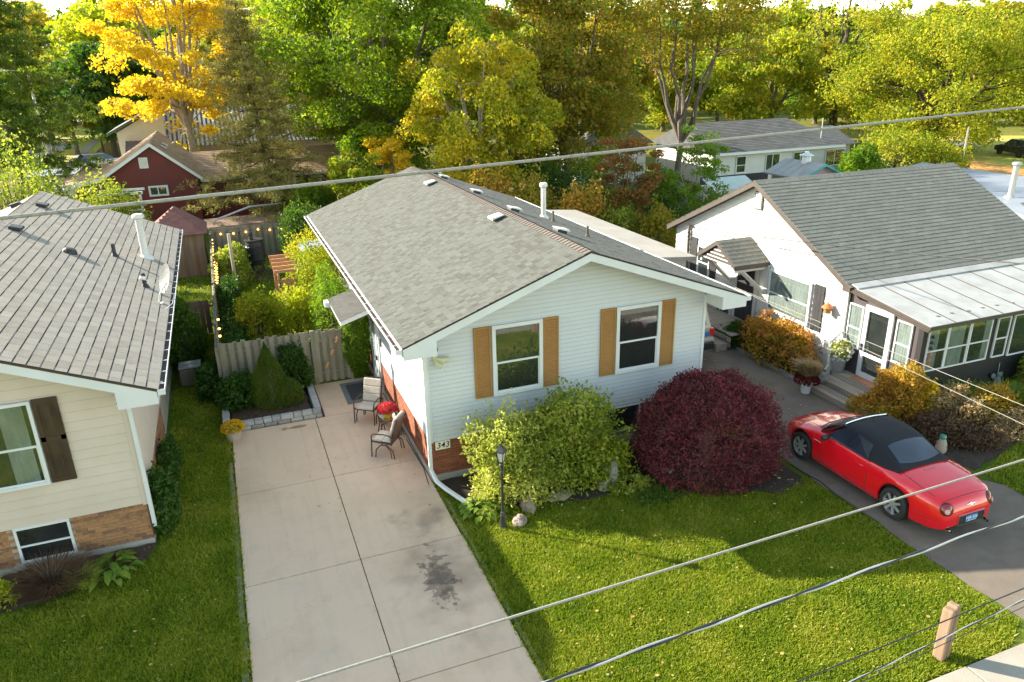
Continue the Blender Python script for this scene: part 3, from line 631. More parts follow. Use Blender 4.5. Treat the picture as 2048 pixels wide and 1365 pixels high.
mb = MB(); mb.box(rxw-.02, rxw+.06, ry0-.02, ry0+.10, .3, 2.8); obj('corner_board', mb, G['wwood'], HR)
mb = MB(); mb.prism([(rxf, gy0, gz0-.14), (rxf, gry, grz-.14), (rxf, gy1, gz1-.14), (rxf, gy1, gz1), (rxf, gry, grz), (rxf, gy0, gz0)], (rxb-rxf, 0, 0)); rfR = obj('roof', mb, G['under'], HR)
for a, b in (((gy0, gz0), (gry, grz)), ((gry, grz), (gy1, gz1))):
    mb = MB(); mb.prism([(rxf-.026, a[0], a[1]-.17), (rxf-.026, b[0], b[1]-.17), (rxf-.026, b[0], b[1]+.002), (rxf-.026, a[0], a[1]+.002)], (.026, 0, 0)); obj('barge_board', mb, G['trimR'], HR)
mb = MB(); mb.prism([(rxf, gy0-.02, gz0-.17), (rxf, ry0, gz0-.17), (rxf, ry0, gz0-.02), (rxf, gy0-.02, gz0-.02)], (.3, 0, 0)); obj('eave_box', mb, G['trimR'], HR)
shingles(rfR, (rxf-.04, gy0-.03, gz0+.004-.03*sR), (1, 0, 0), (0, gry-gy0, grz-gz0), rxb-rxf+.06, math.hypot(gry-gy0, grz-gz0)+.03, G['shinR'], exp=.162, tabs=(.3,), thick=.009, near=300, seed=31, jit=1, gap=.010, cov=.928)
shingles(rfR, (rxf-.04, gy1, gz1+.004), (1, 0, 0), (0, gry-gy1, grz-gz1), rxb-rxf+.06, math.hypot(gry-gy1, grz-gz1), G['shinR'], exp=.33, tabs=(.6,), thick=.011, near=0, seed=32, jit=1)
ridgecaps(rfR, (rxf-.04, gry, grz+.006), (rxb, gry, grz+.006), .15, sR, G['shinR'], .2, h=.004)
nW, aW = (-1, 0, 0), (0, 1, 0)
wx = rxw-.02
mb = MB(); mb.box(wx-.03, wx+.01, 18.78, 19.16, 4.32, 4.88); gv = obj('gable_vent', mb, G['trimR'], HR)
for i in range(10):
    mb = MB(); mb.box(wx-.045, wx-.03, 18.83, 19.11, 4.36+i*.051, 4.36+i*.051+.026); obj('slat', mb, G['trim'], gv)
window(HR, (wx, 16.27, 1.28), aW, nW, 1.86, 1.34, 'hung_low', fr=.08, curtain=((.0, 1.0),), glass=G['glass2'], proud=.055)
shutter(HR, (wx, 15.78, 1.26), aW, nW, .40, 1.38, G['grshut'], 'planks')
shutter(HR, (wx, 18.14, 1.26), aW, nW, .37, 1.38, G['grshut'], 'planks')
window(HR, (wx, 21.25, 1.45), aW, nW, .72, 1.1, 'double', fr=.05)
shutter(HR, (wx, 20.9, 1.42), aW, nW, .30, 1.15, G['grshut'], 'planks'); shutter(HR, (wx, 22.05, 1.42), aW, nW, .36, 1.35, G['grshut'], 'planks')
window(HR, (wx, 19.9, .35), aW, nW, .6, .75, 'single', fr=.04)
# side door under a small portico
dy = 19.2
mb = MB(); mb.box(wx-.05, wx+.01, dy-.55, dy+.5, .55, 2.75); df = obj('door_frame', mb, G['wwood'], HR)
mb = MB(); mb.box(wx-.08, wx-.05, dy-.42, dy+.4, .6, 2.62); d_ = obj('door', mb, G['grshut'], df)
pz, pr_ = 2.80, 3.40; px0 = 14.38; p0, p1 = dy-.98, dy+.98
mb = MB(); mb.prism([(px0, p0, pz-.1), (px0, dy, pr_-.1), (px0, p1, pz-.1), (px0, p1, pz), (px0, dy, pr_), (px0, p0, pz)], (rxw-px0, 0, 0)); po = obj('portico_roof', mb, G['under'], HR)
for a, b in (((p0, pz), (dy, pr_)), ((dy, pr_), (p1, pz))):
    mb = MB(); mb.prism([(px0-.02, a[0], a[1]-.13), (px0-.02, b[0], b[1]-.13), (px0-.02, b[0], b[1]+.004), (px0-.02, a[0], a[1]+.004)], (.02, 0, 0)); obj('barge_board', mb, G['trimR'], po)
mb = MB(); mb.box(px0, rxw, p0-.02, p0, pz-.14, pz); obj('fascia', mb, G['trimR'], po)
mb = MB(); mb.prism([(px0+.06, p0+.2, pz-.1), (px0+.06, dy, pr_-.15), (px0+.06, p1-.2, pz-.1)], (.03, 0, 0)); pg = obj('portico_gable', mb, G['trimR'], po)
for i in range(4):
    z = pz-.08+i*.12; h = (pr_-.17-z)/.62*.98*.9; mb = MB(); mb.box(px0+.045, px0+.06, dy-max(.08, h*.98), dy+max(.08, h*.98), z, z+.03); obj('slat', mb, G['trim'], pg)
shingles(po, (px0-.02, p0-.02, pz+.004), (1, 0, 0), (0, dy-p0, pr_-pz), rxw-px0, math.hypot(dy-p0, pr_-pz), G['shinR'], exp=.17, tabs=(.3,), thick=.011, near=60, seed=33, jit=1, gap=.01)
shingles(po, (px0-.02, p1+.02, pz+.004), (1, 0, 0), (0, dy-p1, pr_-pz), rxw-px0, math.hypot(dy-p1, pr_-pz), G['shinR'], exp=.17, tabs=(.3,), thick=.011, near=0, seed=34, jit=1, gap=.01)
for y in (p0+.12, p1-.12):
    mb = MB(); mb.box(px0+.05, rxw, y-.05, y+.05, pz-.24, pz-.12); obj('beam', mb, G['wwood'], po)
    mb = MB(); mb.tube([(px0+.35, y, pz-.22), (rxw-.02, y, pz-1.05)], .07, 4); obj('bracket', mb, G['wwood'], po)
mb = MB(); mb.box(wx-.06, wx, dy-1.05, dy-.7, .5, 2.7); obj('corner_board', mb, G['wwood'], HR)
# bird-house lantern on the gable wall
bh = empty('bird_house', (wx-.1, 15.47, 2.05), 'small copper-roofed bird house hung on the white gable wall', 'bird house')
mb = MB(); mb.lathe([(0, -.12), (.10, -.12), (.10, .06), (0, .06)], 12); mb.xf(trs((wx-.14, 15.47, 2.1))); obj('body', mb, mat('brass_cage', [(.35, .22, .06), (.2, .12, .04)], .4, scale=30), bh)
mb = MB(); mb.lathe([(.17, .04), (.15, .07), (.05, .16), (0, .17)], 12); mb.tube([(0, 0, .16), (0, 0, .22)], .015, 6); mb.xf(trs((wx-.14, 15.47, 2.1))); obj('roof', mb, mat('orange_copper', [(.60, .17, .05), (.5, .13, .04)], .35, scale=20), bh)
# service mast
mb = MB(); mb.tube([(wx-.06, 22.55, 1.2), (wx-.06, 22.55, 3.15), (wx-.14, 22.45, 3.2)], .05, 8); mast = obj('service_mast', mb, G['bark'], HR)
for z in (2.75, 2.9): mb = MB(); mb.lathe([(.02, -.02), (.045, 0), (.02, .03)], 8, (wx-.13, 22.5, z)); obj('insulator', mb, G['black'], mast)
# sunroom
SR = HR
sx, sy0, sy1 = 15.78, 12.5, 14.93; sX = 23.4
zb, zf = 2.97, 2.63
mb = MB(); mb.prism([(sx, sy0, 0), (sx, sy1, 0), (sx, sy1, 2.86), (sx, sy0, 2.55)], (.08, 0, 0)); obj('sunroom_wall', mb, G['porch2'], SR)
mb = MB(); mb.box(sx+.08, sX, sy0, sy0+.08, 0, 2.56); obj('sunroom_wall', mb, G['porch'], SR)
mb = MB(); mb.box(sx-.012, sx+.2, sy0-.012, sy0+.14, 0, 2.55); obj('corner_board', mb, G['porch'], SR)
mb = MB(); mb.box(sx-.012, sx, sy1-.1, sy1, .3, 2.84); obj('corner_board', mb, G['porch'], SR)
mb = MB(); mb.prism([(15.5, 12.14, zf-.11), (15.5, 14.72, zb-.12), (15.5, 14.72, zb), (15.5, 12.14, zf)], (8.3, 0, 0)); sr = obj('sunroom_roof', mb, G['trimR'], SR)
srs = (zb-zf)/(14.72-12.14)
x = 15.49; i = 0
while x < 23.7:                                                     # metal roof sheets with rolled seams
    mb = MB(); wd = .82; mb.frame((x+.006, 12.12, zf+.004), (wd-.012, 0, 0), (0, 2.40, 2.40*srs), (0, 0, .014)); obj('roof_sheet', mb, G['tin'], sr)
    mb = MB(); mb.frame((x+wd-.012, 12.12, zf+.02), (.022, 0, 0), (0, 2.40, 2.40*srs), (0, 0, .012)); obj('seam', mb, G['trimR'], sr); x += wd; i += 1
mb = MB(); mb.frame((15.5, 14.46, zb-.01), (8.2, 0, 0), (0, .24, .06), (0, 0, .03)); obj('flashing', mb, G['tin'], sr)
for px_, py_ in ((1876, 633), (1903, 627), (1937, 622), (1965, 616), (1993, 611), (2025, 606)):
    q = gz(px_, py_, 2.70); mb = MB(); mb.lathe([(0, .003), (.045, .0), (.05, -.02)], 8); mb.v = [(a*1.5+q[0], b+q[1], c+zf+.024+(q[1]-12.14)*srs) for a, b, c in mb.v]; obj('roof_patch', mb, G['bark'], sr)
for k in range(3):
    mb = MB(); mb.prism([(15.5-.03*(k+1)+.02, 12.13-.02, zf-.02-.035*k), (15.5-.03*(k+1)+.02, 14.7, zb-.02-.035*k), (15.5-.03*(k+1)+.02, 14.7, zb-.05-.035*k), (15.5-.03*(k+1)+.02, 12.11, zf-.05-.035*k)], (.03*(k+1), 0, 0)); obj('roof_edge_trim', mb, G['trimR'], sr)
wL = dict(fm=G['trim'], glass=G['glass2'])
window(SR, (sx, 14.39, 1.2), aW, nW, .49, 1.24, 'hung_low', fr=.035, curtain=((0, 1),), **wL)
window(SR, (sx, 12.79, 1.28), aW, nW, .49, 1.16, 'hung_low', fr=.035, curtain=((0, 1),), **wL)
# sunroom door
mb = MB()
for s0, s1, z0, z1 in ((13.4, 14.32, .50, .64), (13.4, 14.32, 2.40, 2.54), (13.4, 13.53, .64, 2.4), (14.19, 14.32, .64, 2.4), (13.53, 14.19, 1.12, 1.20)): mb.box(sx-.06, sx, s0, s1, z0, z1)
dd = obj('storm_door', mb, G['trim'], SR)
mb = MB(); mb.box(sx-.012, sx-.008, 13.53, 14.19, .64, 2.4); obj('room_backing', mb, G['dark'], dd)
for z0, z1 in ((.64, 1.12), (1.2, 2.4)):
    mb = MB(); mb.box(sx-.036, sx-.032, 13.53, 14.19, z0, z1); obj('pane', mb, G['glass'], dd)
mb = MB(); mb.box(sx-.10, sx-.06, 14.24, 14.28, 1.25, 1.45); obj('door_handle', mb, G['black'], dd)
fN = (0, -1, 0); fA = (1, 0, 0); fy2 = sy0
for x0, wd, c in ((15.93, .68, ((0, .55),)), (16.62, .76, ((0, .8),)), (17.40, .76, ((.72, 1),))):
    window(SR, (x0, fy2, 1.24), fA, fN, wd, 1.17, 'hung_low', fr=.035, curtain=c, **wL)
window(SR, (18.36, fy2, 1.24), fA, fN, .48, 1.13, 'hung_low', fr=.035, fm=G['trim'], glass=G['glass'])
window(SR, (18.96, fy2, 1.2), fA, fN, 1.6, 1.17, 'single', fr=.04, fm=G['trim'], glass=G['glass'])
# hanging chime of small bells beside the first window
chm = empty('bell_chime', (15.98, fy2-.09, 2.3), 'string of small dark bells hung at the corner of the black sunroom', 'chime')
mb = MB(); mb.tube([(16.02, fy2-.09, 2.36), (16.02, fy2-.09, 1.45)], .004, 4); obj('string', mb, G['black'], chm)
for i in range(6): mb = MB(); mb.lathe([(.055, 0), (.05, .02), (.02, .06), (0, .07)], 10, (16.02, fy2-.09, 2.18-i*.15)); obj('bell', mb, G['terra'] if i > 2 else G['black'], chm)
ang = empty('angel_ornament', (18.7, fy2-.05, .5), 'grey angel ornament hanging on the black sunroom wall', 'ornament')
mb = MB(); mb.lathe([(0, 0), (.14, .0), (.13, .05), (.06, .24), (.05, .28), (0, .28)], 14, (18.7, fy2-.12, .42)); obj('gown', mb, G['bstat'], ang)
mb = MB(); mb.lathe([(0, -.055), (.035, -.04), (.05, 0), (.035, .045), (0, .055)], 12, (18.7, fy2-.12, .76)); obj('head', mb, G['bstat'], ang)
for s in (-1, 1):
    mb = MB(); mb.prism([(18.7+s*.03, fy2-.09, .58), (18.7+s*.20, fy2-.09, .66), (18.7+s*.21, fy2-.09, .76), (18.7+s*.12, fy2-.09, .78), (18.7+s*.03, fy2-.09, .70)], (0, .025, 0)); obj('wing', mb, G['bstat'], ang)
mb = MB(); mb.tube([(18.7, fy2-.1, .8), (18.74, fy2-.06, 1.05)], .004, 4); obj('string', mb, G['galv'], ang)
# steps up to the sunroom door
ST = empty('wooden_steps', (15.1, 14, 0), 'weathered grey wooden steps up to the sunroom door', 'steps')
for i, (x0, x1, z) in enumerate(((14.58, 14.98, .17), (14.98, 15.38, .33), (15.38, 15.76, .48))):
    for k in range(3 if i < 2 else 3):
        w_ = (x1-x0)/3; mb = MB(); mb.box(x0+k*w_+.006, x0+(k+1)*w_-.006, 12.75+.35*i, 14.85, z-.04, z+random.uniform(0, .004)); obj('plank', mb, G['deck'], ST)
    mb = MB(); mb.box(x0+.01, x0+.04, 12.77+.35*i, 14.83, 0, z-.045); obj('riser', mb, G['deck'], ST)
for y in (14.9,):
    mb = MB(); mb.box(15.3, 15.38, y, y+.08, .3, 1.35); mb.box(15.66, 15.74, y, y+.08, .3, 1.55); mb.tube([(15.3, y+.04, 1.3), (15.72, y+.04, 1.62)], .04, 4); mb.tube([(15.2, y+.04, .5), (15.7, y+.04, .98)], .03, 4); obj('railing', mb, G['wwood'], ST)
mb = MB(); mb.box(15.42, 15.74, 13.45, 14.25, .485, .50); tag_ = obj('door_mat', mb, G['terra']); setp(tag_, label='reddish door mat on the top step before the storm door', category='mat')
# raised deck by the side door with a broken looking rail
DK = empty('side_deck', (14.9, 20.3, 0), 'small grey-brown wooden deck beside the gabled house side door', 'deck')
y = 18.2
while y < 22.4:
    mb = MB(); mb.box(14.45, 15.66, y, y+.135, .50, .54); obj('plank', mb, G['deck'], DK); y += .145
for z in (.12, .3): mb = MB(); mb.box(14.42, 14.45, 18.2, 22.4, z, z+.15); obj('skirt_board', mb, G['deck'], DK)
mb = MB(); mb.box(14.0, 14.42, 18.3, 19.3, .0, .25); obj('step', mb, G['deck'], DK, bevel=.01)
for a, b in (((14.5, 21.6, .54), (14.5, 21.6, 1.4)), ((14.5, 19.9, .54), (14.5, 19.9, 1.3)), ((15.6, 20.5, .54), (15.6, 20.5, 1.4))):
    mb = MB(); mb.tube([a, b], .045, 4); obj('post', mb, G['pink'], DK)
mb = MB(); mb.tube([(14.5, 21.8, 1.36), (14.5, 19.9, 1.28)], .04, 4); obj('rail', mb, G['pink'], DK)
mb = MB(); mb.tube([(14.5, 20.9, .6), (14.5, 19.95, 1.25)], .04, 4); obj('rail', mb, G['pink'], DK)

# ================================================================ ground, paving
G['lawn'] = None
def ground_material():
    m, t, b = base('ground_turf'); P = pos(t)
    c1 = ramp(t, noise(t, .9, 6, P, .6), [(.06, .11, .010), (.10, .15, .016), (.16, .19, .028)], .35, .68)
    c2 = ramp(t, noise(t, 22, 5, P, .65), [(.45, .42, .4), (1, 1, 1), (1.3, 1.25, 1.1)], .3, .72)
    c = mix(t, 1.0, c1, c2, 'MULTIPLY')
    # leaf litter and bare earth under the trees behind the gardens
    sx_ = nd(t, 'ShaderNodeSeparateXYZ'); t.links.new(P, sx_.inputs[0])
    far = ramp(t, math_(t, 'MULTIPLY', sx_.outputs[1], .01), [(0, 0, 0), (1, 1, 1)], .40, .52)
    lit = ramp(t, noise(t, .12, 5, P, .6), [(.10, .13, .02), (.17, .17, .035), (.26, .16, .05)], .35, .65)
    c = mix(t, math_(t, 'MULTIPLY', far, .9), c, lit)
    t.links.new(c, b.inputs['Base Color']); b.inputs['Roughness'].default_value = .95; b.inputs['Specular IOR Level'].default_value = .1
    n = nd(t, 'ShaderNodeBump'); n.inputs['Strength'].default_value = .8; n.inputs['Distance'].default_value = .04; t.links.new(noise(t, 60, 3, P), n.inputs['Height']); t.links.new(n.outputs[0], b.inputs['Normal'])
    return m
G['ground'] = ground_material()
mb = MB(); mb.add([(-900, -300, 0), (1200, -300, 0), (1200, 1400, 0), (-900, 1400, 0)], [(0, 1, 2, 3)]); obj('ground', mb, G['ground'], kind='structure')
def slab_material():
    m, t, b = base('concrete_slab'); P = pos(t)
    c = ramp(t, noise(t, .55, 5, P, .6), [(.59, .42, .285), (.68, .495, .35), (.66, .48, .34)], .3, .7)
    c = mix(t, 1.0, c, ramp(t, noise(t, 140, 2, P), [(.86,)*3, (1.06,)*3], .3, .7), 'MULTIPLY')
    d = ramp(t, noise(t, 1.7, 7, P, .7), [(0,)*3, (1,)*3], .52, .74); c = mix(t, math_(t, 'MULTIPLY', d, .22), c, (.26, .20, .16))
    lt = ramp(t, noise(t, .8, 5, P, .6), [(0,)*3, (1,)*3], .56, .72); c = mix(t, math_(t, 'MULTIPLY', lt, .3), c, (.50, .45, .39))
    r_ = ramp(t, noise(t, .9, 4, pos(t, (1.3, .8, 1))), [(0,)*3, (1,)*3], .60, .74); c = mix(t, math_(t, 'MULTIPLY', r_, .20), c, (.44, .29, .17))
    def spots(cx, cy, r, sy, n_scale, lo, hi, amt, col, c):
        sub = nd(t, 'ShaderNodeVectorMath', operation='SUBTRACT'); t.links.new(P, sub.inputs[0]); sub.inputs[1].default_value = (cx, cy, 0)
        ml = nd(t, 'ShaderNodeVectorMath', operation='MULTIPLY'); t.links.new(sub.outputs[0], ml.inputs[0]); ml.inputs[1].default_value = (1/r, 1/(r*sy), 0)
        ln = nd(t, 'ShaderNodeVectorMath', operation='LENGTH'); t.links.new(ml.outputs[0], ln.inputs[0])
        f = math_(t, 'SUBTRACT', math_(t, 'MULTIPLY', noise(t, n_scale, 3, P, .5), 1.6), math_(t, 'MULTIPLY', ln.outputs['Value'], .55))
        return mix(t, math_(t, 'MULTIPLY', ramp(t, f, [(0,)*3, (1,)*3], lo, hi), amt), c, col)
    for px_, py_, r, sy, ns, lo, hi, amt in ((880, 1150, .33, 2.8, 6, .42, .52, .6), (876, 1165, .24, 3.0, 10, .34, .40, .55), (898, 1145, .85, 1.9, 2.0, .15, .85, .40), (850, 1040, .6, .9, 2, .2, .75, .35), (590, 857, .33, .35, 3, .3, .5, .75)):
        q = gz(px_, py_); c = spots(q[0], q[1], r, sy, ns, lo, hi, amt, (.085, .06, .048) if amt != .75 else (.16, .11, .06), c)
    v = nd(t, 'ShaderNodeTexVoronoi', feature='DISTANCE_TO_EDGE'); v.inputs['Scale'].default_value = .55
    dn = nd(t, 'ShaderNodeVectorMath', operation='ADD'); t.links.new(P, dn.inputs[0]); nz = nd(t, 'ShaderNodeTexNoise'); nz.inputs['Scale'].default_value = 3; t.links.new(P, nz.inputs['Vector'])
    sc3 = nd(t, 'ShaderNodeVectorMath', operation='SCALE'); t.links.new(nz.outputs['Color'], sc3.inputs[0]); sc3.inputs['Scale'].default_value = .5; t.links.new(sc3.outputs[0], dn.inputs[1]); t.links.new(dn.outputs[0], v.inputs['Vector'])
    ck = ramp(t, v.outputs['Distance'], [(1,)*3, (0,)*3], .002, .006); gate = ramp(t, noise(t, .35, 2, P), [(0,)*3, (1,)*3], .52, .56)
    c = mix(t, math_(t, 'MULTIPLY', math_(t, 'MULTIPLY', ck, gate), .12), c, (.16, .12, .09))
    tm = ramp(t, noise(t, 1.1, 5, pos(t, (5, .35, 1)), .65), [(0,)*3, (1,)*3], .50, .75); c = mix(t, math_(t, 'MULTIPLY', tm, .20), c, (.30, .235, .185))
    t.links.new(c, b.inputs['Base Color']); b.inputs['Roughness'].default_value = .85; b.inputs['Specular IOR Level'].default_value = .3
    n = nd(t, 'ShaderNodeBump'); n.inputs['Strength'].default_value = .25; n.inputs['Distance'].default_value = .01; t.links.new(noise(t, 120, 4, P), n.inputs['Height']); t.links.new(n.outputs[0], b.inputs['Normal'])
    return m
G['slab'] = slab_material()
mb = MB(); mb.box(-.70, 3.50, 5.9, 18.62, -.2, .008); mb.box(1.6, 3.48, 18.62, 20.9, -.2, .008); drv = obj('concrete_driveway', mb, G['soil'], kind='structure')
yj = [5.9, 8.84, 12.1, 15.39, 18.60]
for i in range(4):
    for a, b in ((-.65, 1.447), (1.463, 3.47)):
        if i < 2 and a > 0: b = 3.49
        mb = MB(); mb.box(a, b, yj[i]+.008, yj[i+1]-.008, -.1, .035); obj('slab', mb, G['slab'], drv, bevel=.008)
mb = MB(); mb.box(1.72, 3.47, 18.615, 20.86, -.1, .033); obj('slab', mb, G['slab'], drv, bevel=.008)
# thin kerb strips along the driveway
kst = mat('mossy_kerb', [(.20, .17, .12), (.28, .24, .18), (.12, .13, .05)], .95, scale=3, bump=.5)
def strip(name, pts, w, h, m, **k):
    mb = MB(); n = len(pts)
    L = []; Rr = []
    for i, p in enumerate(pts):
        d = unit(np.array(pts[min(i+1, n-1)])-np.array(pts[max(i-1, 0)])); s = np.array([-d[1], d[0], 0]); ww = w*random.uniform(.8, 1.2)
        L.append(np.array(p)+s*ww/2); Rr.append(np.array(p)-s*ww/2)
    for i in range(n-1):
        mb.frame(Rr[i], Rr[i+1]-Rr[i], L[i]-Rr[i], (0, 0, h))
    return obj(name, mb, m, **k)
strip('kerb_strip', [(-.73+random.uniform(-.012, .012), y, 0) for y in np.arange(9, 17.5, .5)], .09, .03, kst, kind='structure')
strip('kerb_strip', [(3.57+random.uniform(-.012, .012), y, 0) for y in np.arange(6, 13.6, .5)], .06, .025, kst, kind='structure')
G['asph'] = mat('old_asphalt', [(.125, .10, .078), (.18, .145, .112), (.15, .122, .097)], .95, scale=1.1, detail=6, bump=.5, bscale=180, bstr=.01, dirt=(.24, .21, .18), damt=.4, speck=.35)
mb = MB(); ep = []
yy = np.arange(4.0, 30.1, .35); r_ = random.Random(4)
le = [(11.36+r_.uniform(-.05, .05)-(.25 if y > 15 else 0), y) for y in yy]; re_ = [(14.72+r_.uniform(-.04, .04)+(.25 if y < 9.5 else 0), y) for y in yy]
mb.v = [(a, b, .012) for a, b in le]+[(a, b, .012) for a, b in re_]; n_ = len(le)
mb.f = [(i, i+n_, i+n_+1, i+1) for i in range(n_-1)]; mb.m = [0]*len(mb.f); obj('asphalt_driveway', mb, G['asph'], kind='structure')
# cracks in the asphalt edge
cr = MB(); pts = [gz(1580, 928, .016), gz(1605, 945, .016), gz(1640, 965, .016), gz(1690, 1005, .016), gz(1725, 1030, .016), gz(1760, 1060, .016), gz(1800, 1085, .016)]
cr.tube([p+np.array([r_.uniform(-.04, .04), 0, -.003]) for p in pts], [.008, .02, .022, .012, .02, .012, .005], 4); obj('asphalt_crack', cr, G['soil'], kind='structure')
G['walk'] = mat('sidewalk_concrete', [(.30, .27, .22), (.36, .33, .28)], .9, scale=2, bump=.2, bscale=100, speck=.2)
mb = MB(); mb.box(-40, 40, 4.2, 5.84, -.2, .02); sw = obj('sidewalk', mb, G['soil'], kind='structure')
x = 3.6
for i in range(10):
    mb = MB(); mb.box(x+.01, x+1.49, 4.22, 5.83, -.1, .04); obj('slab', mb, G['walk'], sw, bevel=.01); x += 1.5
mb = MB(); mb.box(-60, 60, -9, 1.6, -.2, .016); obj('road', mb, G['asph'], kind='structure')
# planting beds
def bed(name, pts, h, m, **k):
    mb = MB(); n = len(pts); c = np.mean(pts, 0)
    r_ = random.Random(len(name)+n); outer = []
    for i in range(n):
        a, b = np.array(pts[i], float), np.array(pts[(i+1) % n], float); L = max(1, int(np.linalg.norm(b-a)/.25))
        for j in range(L): p = a+(b-a)*j/L; outer.append(p+np.array([r_.uniform(-.05, .05), r_.uniform(-.05, .05)]))
    N_ = len(outer); mb.v = [(p[0], p[1], .002) for p in outer]+[(c[0]+(p[0]-c[0])*.93, c[1]+(p[1]-c[1])*.93, h) for p in outer]
    mb.f = [(i, (i+1) % N_, (i+1) % N_+N_, i+N_) for i in range(N_)]+[tuple(range(N_, 2*N_))]; mb.m = [0]*len(mb.f)
    return obj(name, mb, m, kind='structure', **k)
bed('planting_bed', [(3.75, 13.5), (4.1, 12.9), (6.1, 12.25), (8.0, 12.3), (10.3, 10.8), (11.2, 11.0), (11.2, 12.6), (10.6, 14.28), (3.6, 14.28)], .05, G['soil'])
bed('planting_bed', [(14.9, 9.9), (17.5, 10.6), (20.5, 11.4), (24, 11.8), (24, 12.45), (15.7, 12.45), (14.55, 12.7)], .05, G['soil'])
bed('planting_bed', [(14.85, 15.0), (15.6, 15.0), (15.6, 18.3), (14.85, 18.6)], .05, G['soil'])
bed('planting_bed', [(-7.5, 13.0), (-4, 13.15), (-2.4, 13.6), (-2.2, 14.26), (-7.5, 14.26)], .04, G['mulch'])
bed('backyard_mulch', [(.2, 33.5), (1.4, 33.2), (2.3, 34.5), (2, 36), (.6, 36.2), (0, 35)], .03, G['mulch'])
mb = MB(); mb.box(1.9, 3.3, 22.2, 27.0, 0, .03); bp = obj('patio', mb, G['soil'], kind='structure')
for i in range(4):
    mb = MB(); mb.box(1.92, 3.28, 22.22+i*1.2, 22.22+i*1.2+1.18, .0, .06); obj('slab', mb, G['walk'], bp, bevel=.01)

# ================================================================ block planter beside the gate
BP = empty('block_planter', (.5, 19.6, 0), 'low grey stone block wall around the raised mulch bed', 'planter wall')
def block(x0, x1, y0, y1, z0, z1):
    mb = MB(); mb.box(x0, x1, y0, y1, z0, z1); obj('block', mb, G['stone'], BP, bevel=.018)
r_ = random.Random(9)
for row in range(2):
    x = -.72-(.0 if row == 0 else .12); 
    while x < 1.62:
        wd = r_.choice((.22, .28, .33)); x2 = min(x+wd, 1.66)
        if x2-x > .08: block(max(x, -.72)+.006, x2-.006, 18.66+r_.uniform(-.008, .008)+.012*row, 18.86, .0+row*.115, .11+row*.115)
        x = x2
    for side in (0, 1):
        y = 18.87
        while y < 20.9:
            d = r_.choice((.24, .3)); y2 = min(y+d, 20.92)
            if side: block(1.48+r_.uniform(-.006, .006), 1.66, y+.005, y2-.005, row*.115, .11+row*.115)
            else: block(-.84, -.66+r_.uniform(-.006, .006), y+.005, y2-.005, row*.115, .11+row*.115)
            y = y2
bed('raised_mulch', [(-.64, 18.88), (1.46, 18.88), (1.46, 20.85), (-.64, 20.85)], .17, G['mulch'])
mb = MB(); mb.lathe([(0, .0), (.06, 0), (.06, .05), (.03, .07), (0, .07)], 10, (1.57, 20.55, .23)); mb.tube([(1.52, 20.5, .26), (1.4, 20.35, .3), (1.3, 20.2, .27)], .025, 6); o = obj('garden_tap', mb, G['galv']); setp(o, label='small grey hose fitting lying on the planter block wall', category='hose fitting')

# ================================================================ fences
def pickets(F, p0, p1, z0, h, m, w=.12, gap=.05, alt=True, seed=1, th=.02, missing=0.0, rails=(.25, 1.35), dog=False):
    p0 = np.array(p0, float); p1 = np.array(p1, float); L = np.linalg.norm(p1-p0); a = (p1-p0)/L; n = np.array([a[1], -a[0], 0])
    r = random.Random(seed); s = 0; i = 0; meshes = {}
    while s+w <= L+.01:
        hh = h+r.uniform(-.025, .03); lean = r.uniform(-.006, .006); off = (.035 if (i % 2 == 0 or not alt) else -.055)
        mb = MB(); o = p0+a*s+n*off
        mb.frame(o+Z*z0, a*w*r.uniform(.94, 1.0), n*th, Z*(hh-z0)+a*lean); obj('picket', mb, m, F)
        s += (w+gap) if not alt else w*.80; i += 1
    for z in rails:
        mb = MB(); mb.frame(p0+Z*z-n*.03, a*L, n*.045, Z*.085); obj('rail', mb, m, F)
    nP = max(1, int(round(L/2.3)))
    for k in range(nP+1):
        mb = MB(); c = p0+a*(L*k/nP)-n*.03-a*.045; mb.frame(c, a*.09, n*.09, Z*(h+.03)); obj('post', mb, m, F)
FR = empty('front_garden_fence', (.5, 20.95, 0), 'weathered shadowbox picket fence behind the cone spruce', 'fence')
pickets(FR, (-.66, 20.95, 0), (1.82, 20.95, 0), .12, 1.66, G['fence'], w=.135, seed=2)
GT = empty('garden_gate', (2.35, 20.95, 0), 'grey wooden garden gate with new orange repair blocks', 'gate')
pickets(GT, (1.86, 20.97, 0), (2.86, 20.97, 0), .06, 1.64, G['fence'], w=.135, seed=5, rails=(.3, 1.3))
for x, z in ((2.16, .60), (2.34, .98), (2.50, 1.33)):
    mb = MB(); mb.box(-.035, .035, -.03, .0, -.09, .09); mb.xf(trs((x, 20.88, z), 0, 0, .5)); obj('repair_block', mb, G['cedar'], GT)
FB = empty('back_garden_fence', (1.2, 38, 0), 'long weathered shadowbox fence across the back of the garden', 'fence')
pickets(FB, (-.8, 38, 0), (4.2, 38, 0), .05, 1.62, G['fence'], w=.17, seed=3)
SF = empty('side_garden_fence', (-.78, 29, 0), 'old side fence dividing the two gardens', 'fence')
pickets(SF, (-.78, 21.0, 0), (-.78, 38, 0), .05, 1.5, G['fence'], w=.17, seed=4, alt=False, gap=.015)
CF = empty('brown_cross_fence', (-1.5, 27, 0), 'short dark brown board fence between the cream house and side fence', 'fence')
pickets(CF, (-2.2, 27, 0), (-.82, 27, 0), .05, 1.25, G['shedw'], w=.17, seed=6, alt=False, gap=.006, rails=(.3, 1.0))

